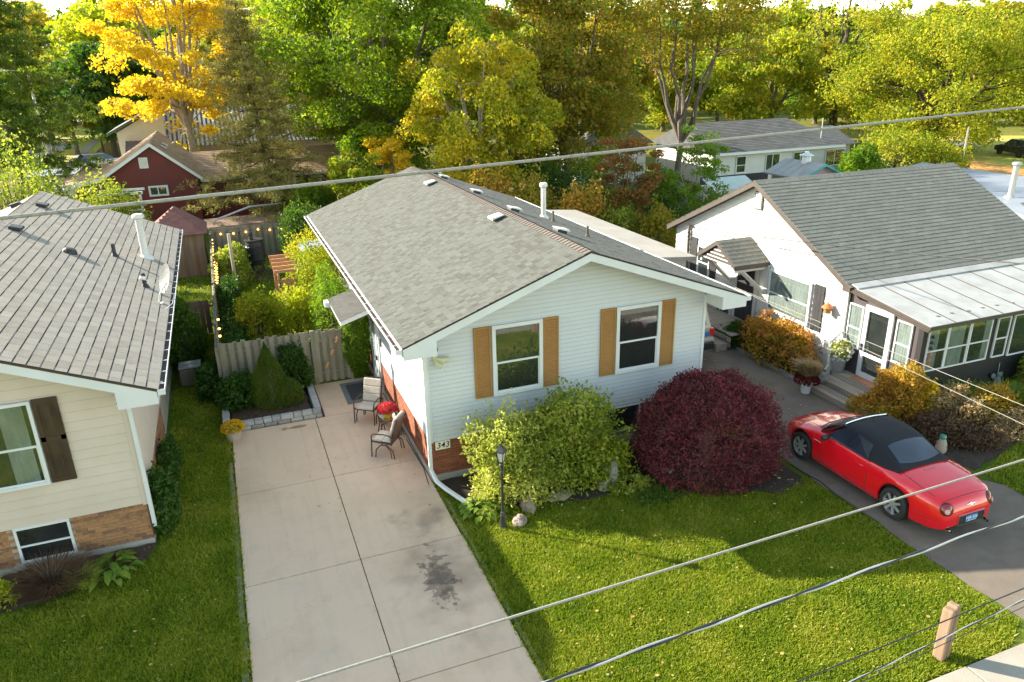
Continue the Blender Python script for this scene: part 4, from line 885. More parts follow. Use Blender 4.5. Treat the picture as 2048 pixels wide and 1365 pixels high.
# shed behind the cream house
SH = empty('garden_shed', (-2.1, 36.8, 0), 'brown board shed with a hipped maroon shingle roof', 'shed')
mb = MB(); mb.box(-3.2, -1.05, 35.55, 37.8, 0, 1.95); sw_ = obj('wall', mb, G['shedw'], SH)
for i in range(14):
    mb = MB(); mb.box(-3.2+i*.154+.003, -3.2+(i+1)*.154-.003, 35.53, 35.55, 0, 1.93); obj('board', mb, G['shedw'], sw_)
for i in range(14):
    mb = MB(); mb.box(-1.05, -1.03, 35.56+i*.16+.003, 35.56+(i+1)*.16-.003, 0, 1.93); obj('board', mb, G['shedw'], sw_)
mb = MB(); A_ = [(-3.4, 35.35, 1.93), (-.87, 35.35, 1.93), (-.87, 38.0, 1.93), (-3.4, 38.0, 1.93)]; mb.add(A_+[(-2.13, 36.4, 2.98), (-2.13, 36.95, 2.98)], [(0, 1, 4), (1, 2, 5, 4), (2, 3, 5), (3, 0, 4, 5), (3, 2, 1, 0)]); rf_ = obj('roof', mb, G['shinM'], SH)
def tri_span(W, H): return lambda v: (W/2*v/H, W-W/2*v/H)
fl_ = math.hypot(1.05, 1.05)
shingles(rf_, (-3.42, 35.33, 1.935), (1, 0, 0), (0, 1.05, 1.05), 2.57, fl_, G['shinM'], exp=.16, tabs=(.3,), near=40, jit=1, ufn=tri_span(2.57, fl_))
fr_ = math.hypot(1.26, 1.05)
shingles(rf_, (-.85, 35.33, 1.935), (0, 1, 0), (-1.26, 0, 1.05), 2.69, fr_, G['shinM'], exp=.16, tabs=(.3,), near=40, jit=1, ufn=lambda v: (1.07*v/fr_, 2.69-1.05*v/fr_))

# ================================================================ small things in the yards
def thing1(name, mb, m, label, cat, group=None, smooth=False, bevel=0):
    o = obj(name, mb, m, smooth=smooth, bevel=bevel); o['label'] = label; o['category'] = cat
    if group: o['group'] = group
    return o
AC = empty('air_conditioner', (-1.62, 22.55, 0), 'round-cornered grey air conditioner unit beside the cream house', 'air conditioner')
acm = mat('brown_grey_metal', [(.11, .095, .08), (.15, .13, .11)], .5, scale=4)
mb = MB(); mb.box(-1.93, -1.32, 22.25, 22.86, .03, .58); o = obj('casing', mb, acm, AC, bevel=.08)
for i in range(14):
    z = .07+i*.035; mb = MB(); mb.box(-1.90, -1.35, 22.238, 22.25, z, z+.015); obj('louvre', mb, acm, o)
mb = MB(); mb.box(-1.93, -1.32, 22.25, 22.86, .585, .62); lid = obj('lid', mb, mat('light_grey_lid', [(.16, .17, .165), (.22, .23, .225)], .5), AC, bevel=.015)
for k in range(5): mb = MB(); mb.lathe([(.05+k*.045, .624), (.055+k*.045, .632), (.06+k*.045, .624)], 20, (-1.62, 22.55, 0)); obj('fan_guard', mb, G['galv'], lid)
# door mat on the slab
MT = empty('large_mat', (2.85, 19.85, .035), 'large black mat with grey border on the slab by the side door', 'mat')
mb = MB(); mb.box(2.42, 3.28, 19.1, 20.6, .036, .046); obj('border', mb, mat('grey_border', [(.12, .125, .125), (.16, .165, .165)], .9), MT)
mb = MB(); mb.box(2.56, 3.14, 19.3, 20.4, .0465, .054); obj('centre', mb, G['ofloor'], MT)
# chairs
def make_chair(label, cushm):
    t = empty('patio_chair', (0, 0, 0), label, 'chair', 'two patio chairs on the concrete', world=False)
    mb = MB(); mb.tube([(-.27, -.27, .40), (-.27, .22, .37)], .017, 8); mb.tube([(.27, -.27, .40), (.27, .22, .37)], .017, 8); mb.tube([(-.27, -.27, .40), (.27, -.27, .40)], .017, 8); mb.tube([(-.27, .22, .37), (.27, .22, .37)], .017, 8)
    obj('seat_frame', mb, G['brownm'], t)
    mb = MB(); mb.box(-.25, .25, -.25, .20, .375, .385); obj('seat_mesh', mb, mat('brown_mesh_fabric', [(.10, .08, .07), (.14, .11, .10)], .8) if 'brown_mesh_fabric' not in bpy.data.materials else bpy.data.materials['brown_mesh_fabric'], t)
    for s in (-1, 1):
        x = s*.285
        mb = MB(); mb.tube([(x, -.30, .0), (x, -.28, .35), (x, -.27, .56), (x, -.22, .61), (x, .05, .625), (x, .20, .60), (x, .27, .5), (x, .24, .36)], .016, 8); obj('arm', mb, G['brownm'], t)
        mb = MB(); mb.tube([(x, -.20, .0), (x, -.17, .2), (x, -.05, .33), (x, .12, .34), (x, .26, .22), (x, .30, .0)], .015, 8); obj('leg', mb, G['brownm'], t)
        mb = MB(); mb.tube([(x, .10, .34), (x, .20, .2), (x, .22, .0)], .013, 8); obj('leg', mb, G['brownm'], t)
        mb = MB(); mb.tube([(s*.25, .20, .36), (s*.25, .30, .70), (s*.25, .42, 1.04)], .016, 8); obj('back_post', mb, G['brownm'], t)
    mb = MB(); mb.tube([(-.25, .42, 1.04), (.25, .42, 1.04)], .016, 8); obj('top_rail', mb, G['brownm'], t)
    mb = MB(); mb.add([(-.24, .22, .4), (.24, .22, .4), (.24, .41, 1.02), (-.24, .41, 1.02)], [(0, 1, 2, 3)]); obj('back_mesh', mb, bpy.data.materials['brown_mesh_fabric'], t)
    for k in range(2):
        mb = MB(); y0 = -.28+k*.25; mb.box(-.245, .245, y0, y0+.245, .395, .455); obj('seat_cushion', mb, cushm, t, bevel=.025)
    for k in range(3):
        mb = MB(); b0 = np.array([0, .19, .46])+np.array([0, .095, .29])*(k*.66); mb.frame(b0+np.array([-.245, -.065, .02]), (.49, 0, 0), (0, .062, -.02), np.array([0, .095, .29])*.655); obj('back_cushion', mb, cushm, t, bevel=.022)
    return t
ch = make_chair('tan-cushioned patio chair standing by the black mat behind the red flowers', G['cush']); ch.location = (2.80, 17.95, .035); ch.rotation_euler.z = math.radians(-38)
c2 = copy_tree(ch); c2['label'] = 'tan-cushioned patio chair nearest the downspout, turned towards the back'; c2.location = (2.86, 16.0, .035); c2.rotation_euler.z = math.radians(-127)
TB = empty('side_table', (3.14, 16.95, .035), 'small glass-topped patio table between the two chairs', 'table', world=False)
mb = MB()
for a, b in (((-.25, -.25), (.25, -.25)), ((.25, -.25), (.25, .25)), ((.25, .25), (-.25, .25)), ((-.25, .25), (-.25, -.25))): mb.tube([(a[0], a[1], .46), (b[0], b[1], .46)], .016, 6)
obj('rim', mb, G['brownm'], TB)
mb = MB(); mb.box(-.24, .24, -.24, .24, .462, .470); obj('glass_top', mb, glassmat('green_table_glass', .3, (.6, .7, .68)), TB)
for sx_, sy_ in ((-1, -1), (1, -1), (1, 1), (-1, 1)):
    mb = MB(); mb.tube([(sx_*.24, sy_*.24, .46), (sx_*.21, sy_*.21, .25), (sx_*.26, sy_*.26, 0)], .014, 6); obj('leg', mb, G['brownm'], TB)
for k in range(4):
    th = k*math.pi/2; mb = MB(); pts = [(-.22, -.24, .44), (-.1, -.24, .30), (0, -.24, .42), (.1, -.24, .30), (.22, -.24, .44)]; mb.tube(pts, .009, 6); mb.xf(trs((0, 0, 0), th)); obj('scroll', mb, G['brownm'], TB)
TB.rotation_euler.z = .1
def flat_leaf(name, mb, m): pass
# lamp post on the lawn
LP = empty('garden_lamp_post', (4.34, 12.04, 0), 'black metal lantern post on the front lawn', 'lamp post', world=False)
mb = MB(); mb.lathe([(0, 0), (.085, 0), (.085, .02), (.07, .05), (.062, .1), (.058, .30), (.045, .34), (.05, .36), (.032, .40), (.028, .5), (.026, 1.28), (.04, 1.30), (.026, 1.33), (.026, 1.42), (.05, 1.46), (.03, 1.49)], 16); obj('post', mb, G['blackm'], LP, smooth=False)
mb = MB(); mb.lathe([(.03, 1.49), (.06, 1.52), (.065, 1.54), (0, 1.54)], 4); obj('lantern_base', mb, G['blackm'], LP)
lg = mat('frosted_lantern_glass', [(.55, .56, .50), (.5, .5, .45)], .2)
mb = MB(); mb.lathe([(.055, 1.54), (.095, 1.76), (0, 1.76)], 4); obj('lantern_glass', mb, lg, LP)
mb = MB()
for k in range(4): th = k*math.pi/2; mb.tube([(.058*math.cos(th), .058*math.sin(th), 1.54), (.1*math.cos(th), .1*math.sin(th), 1.76)], .008, 4)
obj('lantern_bars', mb, G['blackm'], LP)
mb = MB(); mb.lathe([(.125, 1.755), (.125, 1.775), (.06, 1.86), (.03, 1.87), (.03, 1.89), (.018, 1.91), (.02, 1.93), (0, 1.96)], 4); obj('lantern_roof', mb, G['blackm'], LP)
# wooden bollard post on the lawn
mb = MB(); mb.box(-.115, -.002, -.085, .085, 0, .96); mb.box(.002, .115, -.085, .085, 0, 1.0); 
mb.xf(trs((9.44, 6.14, 0), math.radians(12)))
thing1('wooden_post', mb, G['pink'], 'short thick double wooden post standing in the lawn by the sidewalk', 'post', bevel=.025)
# rocks and stump in the front bed
def rock(p, s, seed, m, label, cat='rock', sq=(1, 1, .7), group='rocks along the front bed'):
    import bmesh
    bm = bmesh.new(); bmesh.ops.create_icosphere(bm, subdivisions=2, radius=1); r = random.Random(seed)
    off = [Vector((r.uniform(-1, 1), r.uniform(-1, 1), r.uniform(-1, 1))).normalized() for _ in range(9)]
    for v in bm.verts:
        k = min(1.0, min((.62+.3*r2)/max(.2, v.co.dot(o)) if v.co.dot(o) > .2 else 9 for o, r2 in zip(off, [r.random()]*9)))
        v.co = v.co*k; v.co = Vector((v.co.x*sq[0], v.co.y*sq[1], v.co.z*sq[2]))*s
    me = bpy.data.meshes.new('rock'); bm.to_mesh(me); bm.free(); me.materials.append(m)
    o = link('rock', me); o.location = p; o.rotation_euler = (r.uniform(-.3, .3), r.uniform(-.3, .3), r.uniform(0, 6)); o['label'] = label; o['category'] = cat
    if group: o['group'] = group
    return o
for (px_, py_, s, sq, lb) in ((1057, 1020, .27, (.6, .8, 1.1), 'tall pinkish rock in the grass between lamp post and bush'), (1040, 1048, .2, (1.1, .8, .7), 'low pinkish rock lying just right of the lamp post foot'), (1120, 998, .26, (1.6, .7, .5), 'flat pale rock at the front of the green bush'), (1290, 965, .13, (1.3, .8, .6), 'small grey rock under the purple bush')):
    q = gz(px_, py_); rock((q[0], q[1], s*.3), s, int(px_), G['rock'], lb, sq=sq)
SB = gz(1222, 975)
stp = empty('stump_ornament', tuple(SB), 'grey tree-stump ornament between the green and purple bushes', 'ornament', world=False)
mb = MB(); mb.tube([(0, 0, 0), (.02, 0, .3), (.05, .02, .62), (.08, .04, .72)], [.17, .13, .10, .06], 9); obj('trunk', mb, G['wstat'], stp)
mb = MB(); mb.tube([(-.22, -.05, 0), (-.23, -.05, .2), (-.24, -.04, .26)], [.13, .11, .13], 9); obj('bowl', mb, G['wstat'], stp)
mb = MB(); mb.tube([(-.02, 0, .35), (-.13, -.02, .48), (-.16, -.02, .56)], [.05, .04, .02], 7); obj('branch', mb, G['wstat'], stp)
CW = gz(1300, 950)
sheet = MB(); sheet.add([(0, 0, .02), (.35, -.2, .03), (.55, -.22, .12), (.2, .06, .14), (.7, -.35, .02), (.95, -.25, .03), (.8, -.2, .10)], [(0, 1, 2, 3), (4, 5, 6)]); sheet.v = [(a+CW[0], b+CW[1], c) for a, b, c in sheet.v]
thing1('plastic_scrap', sheet, G['galv'], 'grey plastic edging scraps lying under the purple bush', 'scrap')
# frog statue
fq = gz(1880, 905); FG = empty('garden_statue', tuple(fq), 'green-topped stone garden statue beside the soft-top car', 'statue', world=False)
mb = MB(); mb.lathe([(0, 0), (.11, 0), (.13, .12), (.11, .26), (.07, .36), (0, .38)], 12); obj('body', mb, G['clay'], FG)
mb = MB(); mb.lathe([(0, -.06), (.06, -.05), (.08, 0), (.06, .05), (0, .06)], 10, (0, 0, .41)); obj('head', mb, mat('teal_glaze', [(.05, .22, .16), (.08, .28, .2)], .3), FG)
# composter
CP = empty('composter', (1.05, 34.9, 0), 'tall black barrel composter on legs in the back garden', 'composter', world=False)
mb = MB(); mb.lathe([(0, .42), (.36, .42), (.40, .7), (.40, 1.3), (.37, 1.48), (.41, 1.5), (.41, 1.56), (.37, 1.57), (0, 1.55)], 22); obj('barrel', mb, G['black'], CP)
for k in range(3): mb = MB(); mb.lathe([(.405, 1.25-k*.28), (.42, 1.26-k*.28), (.405, 1.28-k*.28)], 22); obj('band', mb, G['black'], CP)
for k in range(4): th = k*math.pi/2+.6; mb = MB(); mb.tube([(.3*math.cos(th), .3*math.sin(th), .44), (.34*math.cos(th), .34*math.sin(th), 0)], .03, 6); obj('leg', mb, G['black'], CP)
mb = MB(); mb.lathe([(0, 1.57), (.1, 1.57), (.08, 1.72), (.11, 1.78), (.09, 1.9), (0, 1.92)], 12, (-.12, 0, 0)); obj('lid_knob', mb, G['black'], CP)
# small cedar arbour
AR = empty('cedar_arbour', (1.8, 27.4, 0), 'orange cedar arbour with five cross slats in the back garden', 'arbour')
for x in (1.42, 2.06):
    mb = MB(); mb.box(x-.02, x+.02, 26.0, 28.5, 2.08, 2.16); obj('beam', mb, G['cedar'], AR)
    for y in (26.2, 28.3): mb = MB(); mb.box(x-.04, x+.04, y-.04, y+.04, 0, 2.12); obj('post', mb, G['cedar'], AR)
for i in range(5): mb = MB(); y = 26.05+i*.57; mb.box(1.28, 2.22, y-.02, y+.03, 2.16, 2.27); obj('slat', mb, G['cedar'], AR)
mb = MB(); mb.box(1.44, 2.04, 26.16, 26.2, .3, 1.9); obj('trellis', mb, G['cedar'], AR)
mb = MB(); mb.box(-.055, .055, -.055, .055, 0, 2.6); mb.xf(trs((.02, 31.5, 0), .2)); thing1('metal_post', mb, G['galv'], 'tall grey square metal post standing in the back garden', 'post')
pq = gz(449, 605); pt = empty('hanging_pot', (-.45, 30.6, 0), 'brown pot with a blue ornament by the lit side fence post', 'pot')
mb = MB(); mb.lathe([(0, .35), (.16, .35), (.22, .78), (.24, .80), (.2, .82), (0, .8)], 14, (-.45, 30.6, 0)); mb.tube([(-.45, 30.6, 0), (-.45, 30.6, .36)], .05, 8); obj('pot', mb, G['terra'], pt)
mb = MB(); mb.lathe([(0, .8), (.07, .8), (.09, .9), (.04, 1.0), (.05, 1.07), (0, 1.1)], 10, (-.48, 30.6, 0)); obj('ornament', mb, mat('violet_glaze', [(.10, .09, .3), (.3, .3, .5)], .3), pt)
# string lights along the fences
bulb = glow('warm_bulb_glass', (1.0, .55, .12), 2.6)
def lights(name, pts, label, n, r=.028, sag=.08):
    t = empty(name, pts[0], label, 'string lights'); P_ = []
    for a, b in zip(pts[:-1], pts[1:]):
        a, b = np.array(a), np.array(b)
        for j in range(8): f = j/8; p = a+(b-a)*f; p[2] -= sag*4*f*(1-f); P_.append(p)
    P_.append(np.array(pts[-1])); mb = MB(); mb.tube(P_, .008, 4); obj('wire', mb, G['bcab'], t)
    mb = MB(); mb.lathe([(0, -r*1.3), (r, -r*.4), (r*.7, r*.6), (0, r)], 8); me = mesh_of(mb, 'bulb', bulb)
    for i in range(n):
        f = (i+.5)/n*(len(P_)-1); k = int(f); p = P_[k]+(P_[k+1]-P_[k])*(f-k); o = link('bulb', me, t); o.location = p-Z*.045
lights('string_lights', [(-.6, 37.88, 1.42), (1.4, 37.88, 1.45), (3.3, 37.88, 1.4)], 'warm bulbs strung along the back garden fence', 7, r=.045)
lights('string_lights', [(-.70, 36.6, 1.50), (-.70, 33.3, 1.55), (-.70, 33.2, .9)], 'warm bulbs strung at the far end of the side fence', 10, r=.03)
lp_ = []
for i in range(9): lp_.append((-.66+(.08 if i % 2 else -.03), 31.8-i*.36, 1.55)); 
lights('string_lights', lp_, 'dense cluster of warm bulbs wound on the side fence top', 46, r=.02, sag=.25)
lights('string_lights', [(-.68, 24.5, 1.5), (-.68, 22.9, 1.2)], 'two warm bulbs hanging low on the near side fence', 3, r=.04)
# ================================================================ red convertible
def paint(name, col, col2=None):
    m, t, b = base(name); c = ramp(t, noise(t, 2, 2, pos(t)), [col, col2 or tuple(x*.93 for x in col)], .3, .7)
    t.links.new(c, b.inputs['Base Color']); b.inputs['Roughness'].default_value = .22; b.inputs['Coat Weight'].default_value = 1; b.inputs['Coat Roughness'].default_value = .04; b.inputs['Specular IOR Level'].default_value = .5
    n = nd(t, 'ShaderNodeBump'); n.inputs['Strength'].default_value = .04; t.links.new(noise(t, 2.5, 2, pos(t)), n.inputs['Height']); t.links.new(n.outputs[0], b.inputs['Coat Normal']); return m
G['red'] = paint('red_car_paint', (.78, .008, .018), (.72, .007, .015))
G['softtop'] = mat('black_canvas', [(.006, .007, .012), (.009, .010, .016)], .85, scale=6, bump=.2, bscale=300)
G['cglass'] = mat('dark_car_glass', [(.015, .022, .035), (.03, .042, .065)], .04, scale=2, coat=1)
G['tail'] = mat('red_lamp_lens', [(.28, .01, .01), (.2, .01, .01)], .12, scale=20, coat=1)
CARP = (12.56, 8.22, .012)
CAR = empty('convertible_car', CARP, 'shiny red convertible with a black soft top on the asphalt driveway', 'car', world=False)
L = 4.73; AX = (1.09, 3.81); WR = .335
def itp(tab): 
    xs, ys = zip(*tab); return lambda y: float(np.interp(y, xs, ys))
Wf = itp([(0, .46), (.04, .58), (.12, .69), (.3, .79), (.6, .86), (1.07, .905), (1.6, .90), (2.4, .915), (3.4, .905), (3.9, .89), (4.2, .84), (4.45, .75), (4.62, .62), (4.7, .48), (4.73, .34)])
Ztf = itp([(0, .60), (.05, .72), (.13, .82), (.3, .875), (.6, .92), (1.0, .955), (1.4, .985), (1.6, 1.0), (2.8, 1.0), (3.2, .985), (3.5, .955), (3.9, .90), (4.2, .825), (4.45, .73), (4.62, .64), (4.73, .53)])
Zsf = itp([(0, .56), (.08, .70), (.3, .81), (.7, .865), (1.07, .885), (2, .865), (3, .86), (3.6, .845), (3.9, .80), (4.2, .72), (4.45, .63), (4.73, .49)])
Zbf0 = itp([(0, .36), (.1, .25), (.35, .21), (1, .19), (3.9, .19), (4.5, .24), (4.73, .36)])
def Zbf(y):
    z = Zbf0(y)
    for a in AX:
        d = abs(y-a)
        if d < .395: z = max(z, WR+math.sqrt(.395**2-d*d)-.0)
    return z
def sect(y):
    W, zt, zs, zb = Wf(y), Ztf(y), Zsf(y), Zbf(y); H = max(.02, zs-zb)
    P_ = [(.93*W, zb), (.975*W, zb+.03*min(1, H/.3)), (1.0*W, zb+H*.35), (.995*W, zb+H*.62), (.97*W, zb+H*.86), (.93*W, zs), (.87*W, zs+(zt-zs)*.32), (.72*W, zs+(zt-zs)*.66), (.5*W, zs+(zt-zs)*.87), (.25*W, zs+(zt-zs)*.97), (0, zt)]
    return P_
ys = sorted(set([round(v, 3) for v in list(np.linspace(0, .3, 8))+list(np.linspace(.3, 4.4, 60))+list(np.linspace(4.4, L, 10))+[a+s*.395*math.sin(t_) for a in AX for s in (-1, 1) for t_ in np.linspace(0, math.pi/2, 9)]+[a+s*.4 for a in AX for s in (-1, 1)]]))
mb = MB(); k = 11; cols_ = []
for y in ys:
    s_ = sect(y); row = [(x, y, z) for x, z in s_]+[(-x, y, z) for x, z in s_[-2::-1]]; cols_.append(row); mb.v += row
m_ = 2*k-1
mb.f = [(i*m_+j, (i+1)*m_+j, (i+1)*m_+j+1, i*m_+j+1) for i in range(len(ys)-1) for j in range(m_-1)]
mb.f += [tuple(range(m_)), tuple((len(ys)-1)*m_+j for j in range(m_-1, -1, -1))]; mb.m = [0]*len(mb.f)
body = obj('body', mb, G['red'], CAR, smooth=True)
def surfpt(y, side, z):
    "point on the flank at height z"
    s_ = sect(y); zs_ = [p[1] for p in s_[:6]]; x = float(np.interp(z, zs_, [p[0] for p in s_[:6]])); return np.array([side*(x+.002), y, z])
def toppt(y, x, off=.003):
    s_ = sect(y)[5:]; xs = [p[0] for p in s_][::-1]; zs_ = [p[1] for p in s_][::-1]; return np.array([x, y, float(np.interp(abs(x), xs, zs_))+off])
def seam(pts, r=.006, name='panel_gap', m=None): mb = MB(); mb.tube(pts, r, 4); return obj(name, mb, m or G['black'], body)
for s in (-1, 1):
    seam([surfpt(1.82, s, z) for z in np.linspace(.28, .87, 8)]); seam([surfpt(3.12, s, z) for z in np.linspace(.28, .86, 8)]); seam([surfpt(y, s, .27) for y in np.linspace(1.82, 3.12, 8)])
    seam([toppt(y, s*x_) for y, x_ in ((1.28, .62), (1.0, .64), (.7, .66), (.4, .64), (.2, .58))], .005)
    seam([toppt(y, s*.62) for y in np.linspace(3.5, 4.35, 8)], .005)
    seam([toppt(y, s*(.30-.12*(y-3.45)), -.002) for y in np.linspace(3.45, 4.4, 8)], .012, 'bonnet_crease', G['red'])
    seam([surfpt(y, s, Zbf0(.3)+.24) for y in np.linspace(.10, .62, 6)], .006, 'bumper_line')
    seam([surfpt(y, s, .71) for y in np.linspace(3.2, 3.42, 5)], .012, 'fender_vent', G['chrome'])
seam([toppt(.2, x) for x in np.linspace(-.58, .58, 9)], .006); seam([toppt(1.28, x) for x in np.linspace(-.62, .62, 9)], .005)
seam([toppt(4.42, x) for x in np.linspace(-.5, .5, 9)], .006)
mb = MB(); mb.box(-.66, .66, .35, 4.3, .22, .45); mb.box(-.80, .80, 1.5, 3.3, .21, .45); mb.box(-.74, .74, .72, 1.46, .3, .72); mb.box(-.74, .74, 3.45, 4.18, .3, .68); obj('underbody', mb, G['black'], CAR)
# soft top
ZR = itp([(1.2, 1.0), (1.3, 1.045), (1.5, 1.15), (1.7, 1.245), (1.85, 1.295), (2.1, 1.335), (2.4, 1.345), (2.7, 1.32), (2.84, 1.285)])
TB_ = itp([(1.2, .70), (1.5, .79), (2, .82), (2.84, .80)]); TT = itp([(1.2, .60), (1.5, .56), (1.85, .56), (2.3, .58), (2.84, .60)])
def tsec(y):
    B, T, r_ = TB_(y), TT(y), ZR(y); zb_ = Zsf(y)+.05; zm = r_-.07*min(1, (r_-1)/.25)
    zb_ = min(zb_, r_-.03)
    return [(B, zb_), (B*.5+(T+.05)*.5, zb_*.5+zm*.5), (T+.05, zm), (T, r_-.025*min(1, (r_-1)/.2)), (T*.6, r_), (0, r_+.012)]
mb = MB(); ty = np.linspace(1.2, 2.84, 22)
for y in ty:
    s_ = tsec(y); mb.v += [(x, y, z) for x, z in s_]+[(-x, y, z) for x, z in s_[-2::-1]]
m_ = 11; mb.f = [(i*m_+j, (i+1)*m_+j, (i+1)*m_+j+1, i*m_+j+1) for i in range(len(ty)-1) for j in range(m_-1)]+[tuple(range(m_)), tuple((len(ty)-1)*m_+j for j in range(m_-1, -1, -1))]; mb.m = [0]*len(mb.f)
st = obj('soft_top', mb, G['softtop'], CAR, smooth=True)
def tz(y, x): s_ = tsec(y); xs = [p[0] for p in s_][::-1]; return float(np.interp(abs(x), xs, [p[1] for p in s_][::-1]))
mb = MB(); N1, N2 = 9, 7
for i in range(N2):
    v = i/(N2-1); y = 1.31+.47*v; hw = .56-.06*v
    for j in range(N1):
        x = -hw+2*hw*j/(N1-1); yy_ = y-.05*(1-(x/hw)**2)*(1 if i == 0 else 0)+(.03*(x/hw)**2 if i == 0 else (-.03*(x/hw)**4 if i == N2-1 else 0)); mb.v.append((x, yy_, tz(yy_, x)+.008))
mb.f = [(i*N1+j, i*N1+j+1, (i+1)*N1+j+1, (i+1)*N1+j) for i in range(N2-1) for j in range(N1-1)]; mb.m = [0]*len(mb.f)
obj('rear_window', mb, G['cglass'], CAR, smooth=True)
for s in (-1, 1):
    def wp(y, z):
        s_ = tsec(min(y, 2.84))[:3]; zs_ = [p[1] for p in s_]; x = float(np.interp(z, zs_, [p[0] for p in s_]))+.012; return (s*x, y, z)
    mb = MB(); mb.v = [wp(1.92, .93), wp(2.4, .93), wp(2.84, .93), wp(3.12, .93), wp(1.97, 1.20), wp(2.4, 1.255), wp(2.80, 1.22), wp(2.98, 1.08)]; mb.f = [(0, 1, 5, 4), (1, 2, 6, 5), (2, 3, 7, 6)]; mb.m = [0]*3
    obj('side_window', mb, G['cglass'], CAR)
    mb = MB(); mb.tube([wp(1.86, .915), wp(2.5, .918), wp(3.15, .915)], .012, 6); obj('window_trim', mb, G['chrome'], CAR)
    mb = MB(); mb.tube([(s*.625, 2.80, 1.285), (s*.70, 3.06, 1.10), (s*.76, 3.34, .90)], .024, 6); obj('windscreen_pillar', mb, G['black'], CAR)
    mb = MB(); mb.tube([(s*.86, 3.02, .90), (s*.93, 3.0, .94)], .02, 6); mb.lathe([(0, -.10), (.055, -.09), (.075, 0), (.055, .09), (0, .10)], 10, (s*.98, 3.0, .96), 'x'); obj('wing_mirror', mb, G['black'], CAR, smooth=True)
    mb = MB(); mb.tube([surfpt(1.95, s, .76), surfpt(2.02, s, .765)+np.array([s*.02, 0, 0]), surfpt(2.12, s, .765)+np.array([s*.02, 0, 0]), surfpt(2.2, s, .76)], .012, 6); obj('door_handle', mb, G['red'], CAR)
    tl = MB(); tl.lathe([(0, -.035), (.06, -.03), (.105, -.012), (.12, .02), (.12, .10)], 20, axis='y'); tl.xf(trs((s*.59, .10, .70), s*.5, -.42))
    t_ = obj('tail_light', tl, G['tail'], CAR, smooth=True)
    mb = MB(); mb.lathe([(.118, -.002), (.13, .006), (.13, .08)], 20, axis='y'); mb.xf(trs((s*.59, .10, .70), s*.5, -.42)); obj('lamp_ring', mb, G['blackm'], t_)
    mb = MB(); mb.lathe([(.0, -.045), (.05, -.036), (.055, .0)], 12, (0, 0, -.045), axis='y'); mb.xf(trs((s*.59, .10, .70), s*.5, -.42)); obj('reverse_lens', mb, mat('pink_white_lens', [(.6, .35, .33), (.5, .3, .3)], .15) if 'pink_white_lens' not in bpy.data.materials else bpy.data.materials['pink_white_lens'], t_)
    mb = MB(); mb.lathe([(.02, .12), (.038, .12), (.038, -.05), (.03, -.05), (.03, .1)], 12, (s*.50, .03, .245), 'y'); obj('exhaust_tip', mb, G['chrome'], CAR)
# windscreen
mb = MB(); A_, B_ = 9, 5
for i in range(B_):
    v = i/(B_-1)
    for j in range(A_):
        u = -1+2*j/(A_-1); hw = .60+.13*v; mb.v.append((hw*u, 2.84+.58*v+.09*(1-u*u)*v, 1.285-.335*v+.02*(1-u*u)))
mb.f = [(i*A_+j, i*A_+j+1, (i+1)*A_+j+1, (i+1)*A_+j) for i in range(B_-1) for j in range(A_-1)]; mb.m = [0]*len(mb.f); obj('windscreen', mb, mat('reflection_painted_windscreen', [(.05, .05, .04), (.30, .29, .22)], .04, scale=3, coat=1), CAR, smooth=True)  # pale tones in the glass colour stand in for reflections
mb = MB(); mb.tube([(-.60, 2.85, 1.29), (-.3, 2.87, 1.31), (0, 2.88, 1.315), (.3, 2.87, 1.31), (.60, 2.85, 1.29)], .014, 6); obj('header_trim', mb, G['chrome'], CAR)
mb = MB(); mb.tube([(-.72, 3.44, .955), (-.4, 3.51, .975), (0, 3.53, .98), (.4, 3.51, .975), (.72, 3.44, .945)], .014, 6); obj('cowl', mb, G['black'], CAR)
mb = MB(); mb.tube([toppt(1.07, x, .006) for x in (-.15, 0, .15)], .012, 6); obj('high_brake_light', mb, G['tail'], CAR)
# number plate and badge
mb = MB(); mb.box(-.34, .34, -.012, .05, .345, .545); rc = obj('plate_recess', mb, G['black'], CAR, bevel=.012)
mb = MB()
for x0, x1, z0, z1 in ((-.352, .352, .545, .557), (-.352, .352, .333, .345), (-.352, -.34, .345, .545), (.34, .352, .345, .545)): mb.box(x0, x1, -.018, .03, z0, z1)
obj('plate_surround', mb, G['chrome'], rc)
bl = mat('blue_number_plate', [(.03, .16, .42), (.05, .22, .5)], .4, scale=9)
mb = MB(); mb.box(-.155, .155, -.020, -.013, .385, .525); np_ = obj('number_plate', mb, bl, CAR)
G['pwhite'] = mat('plate_white', [(.8, .82, .85), (.75, .77, .8)], .5)
text('MJR\u00b7526', .092, (0, -.022, .462), Matrix.Rotation(math.pi/2, 4, 'X'), G['pwhite'], np_, 'lettering')
mb = MB(); mb.box(-.13, .13, -.0225, -.020, .392, .402); obj('strip', mb, G['pwhite'], np_)
mb = MB(); mb.prism([(-.14, 0, .012), (-.03, 0, .018), (-.012, 0, .032), (.012, 0, .032), (.03, 0, .018), (.14, 0, .012), (.03, 0, .004), (.012, 0, -.016), (-.012, 0, -.016), (-.03, 0, .004)], (0, -.008, 0)); mb.xf(trs((0, .045, .72), 0, -.55)); obj('bird_badge', mb, G['chrome'], CAR)
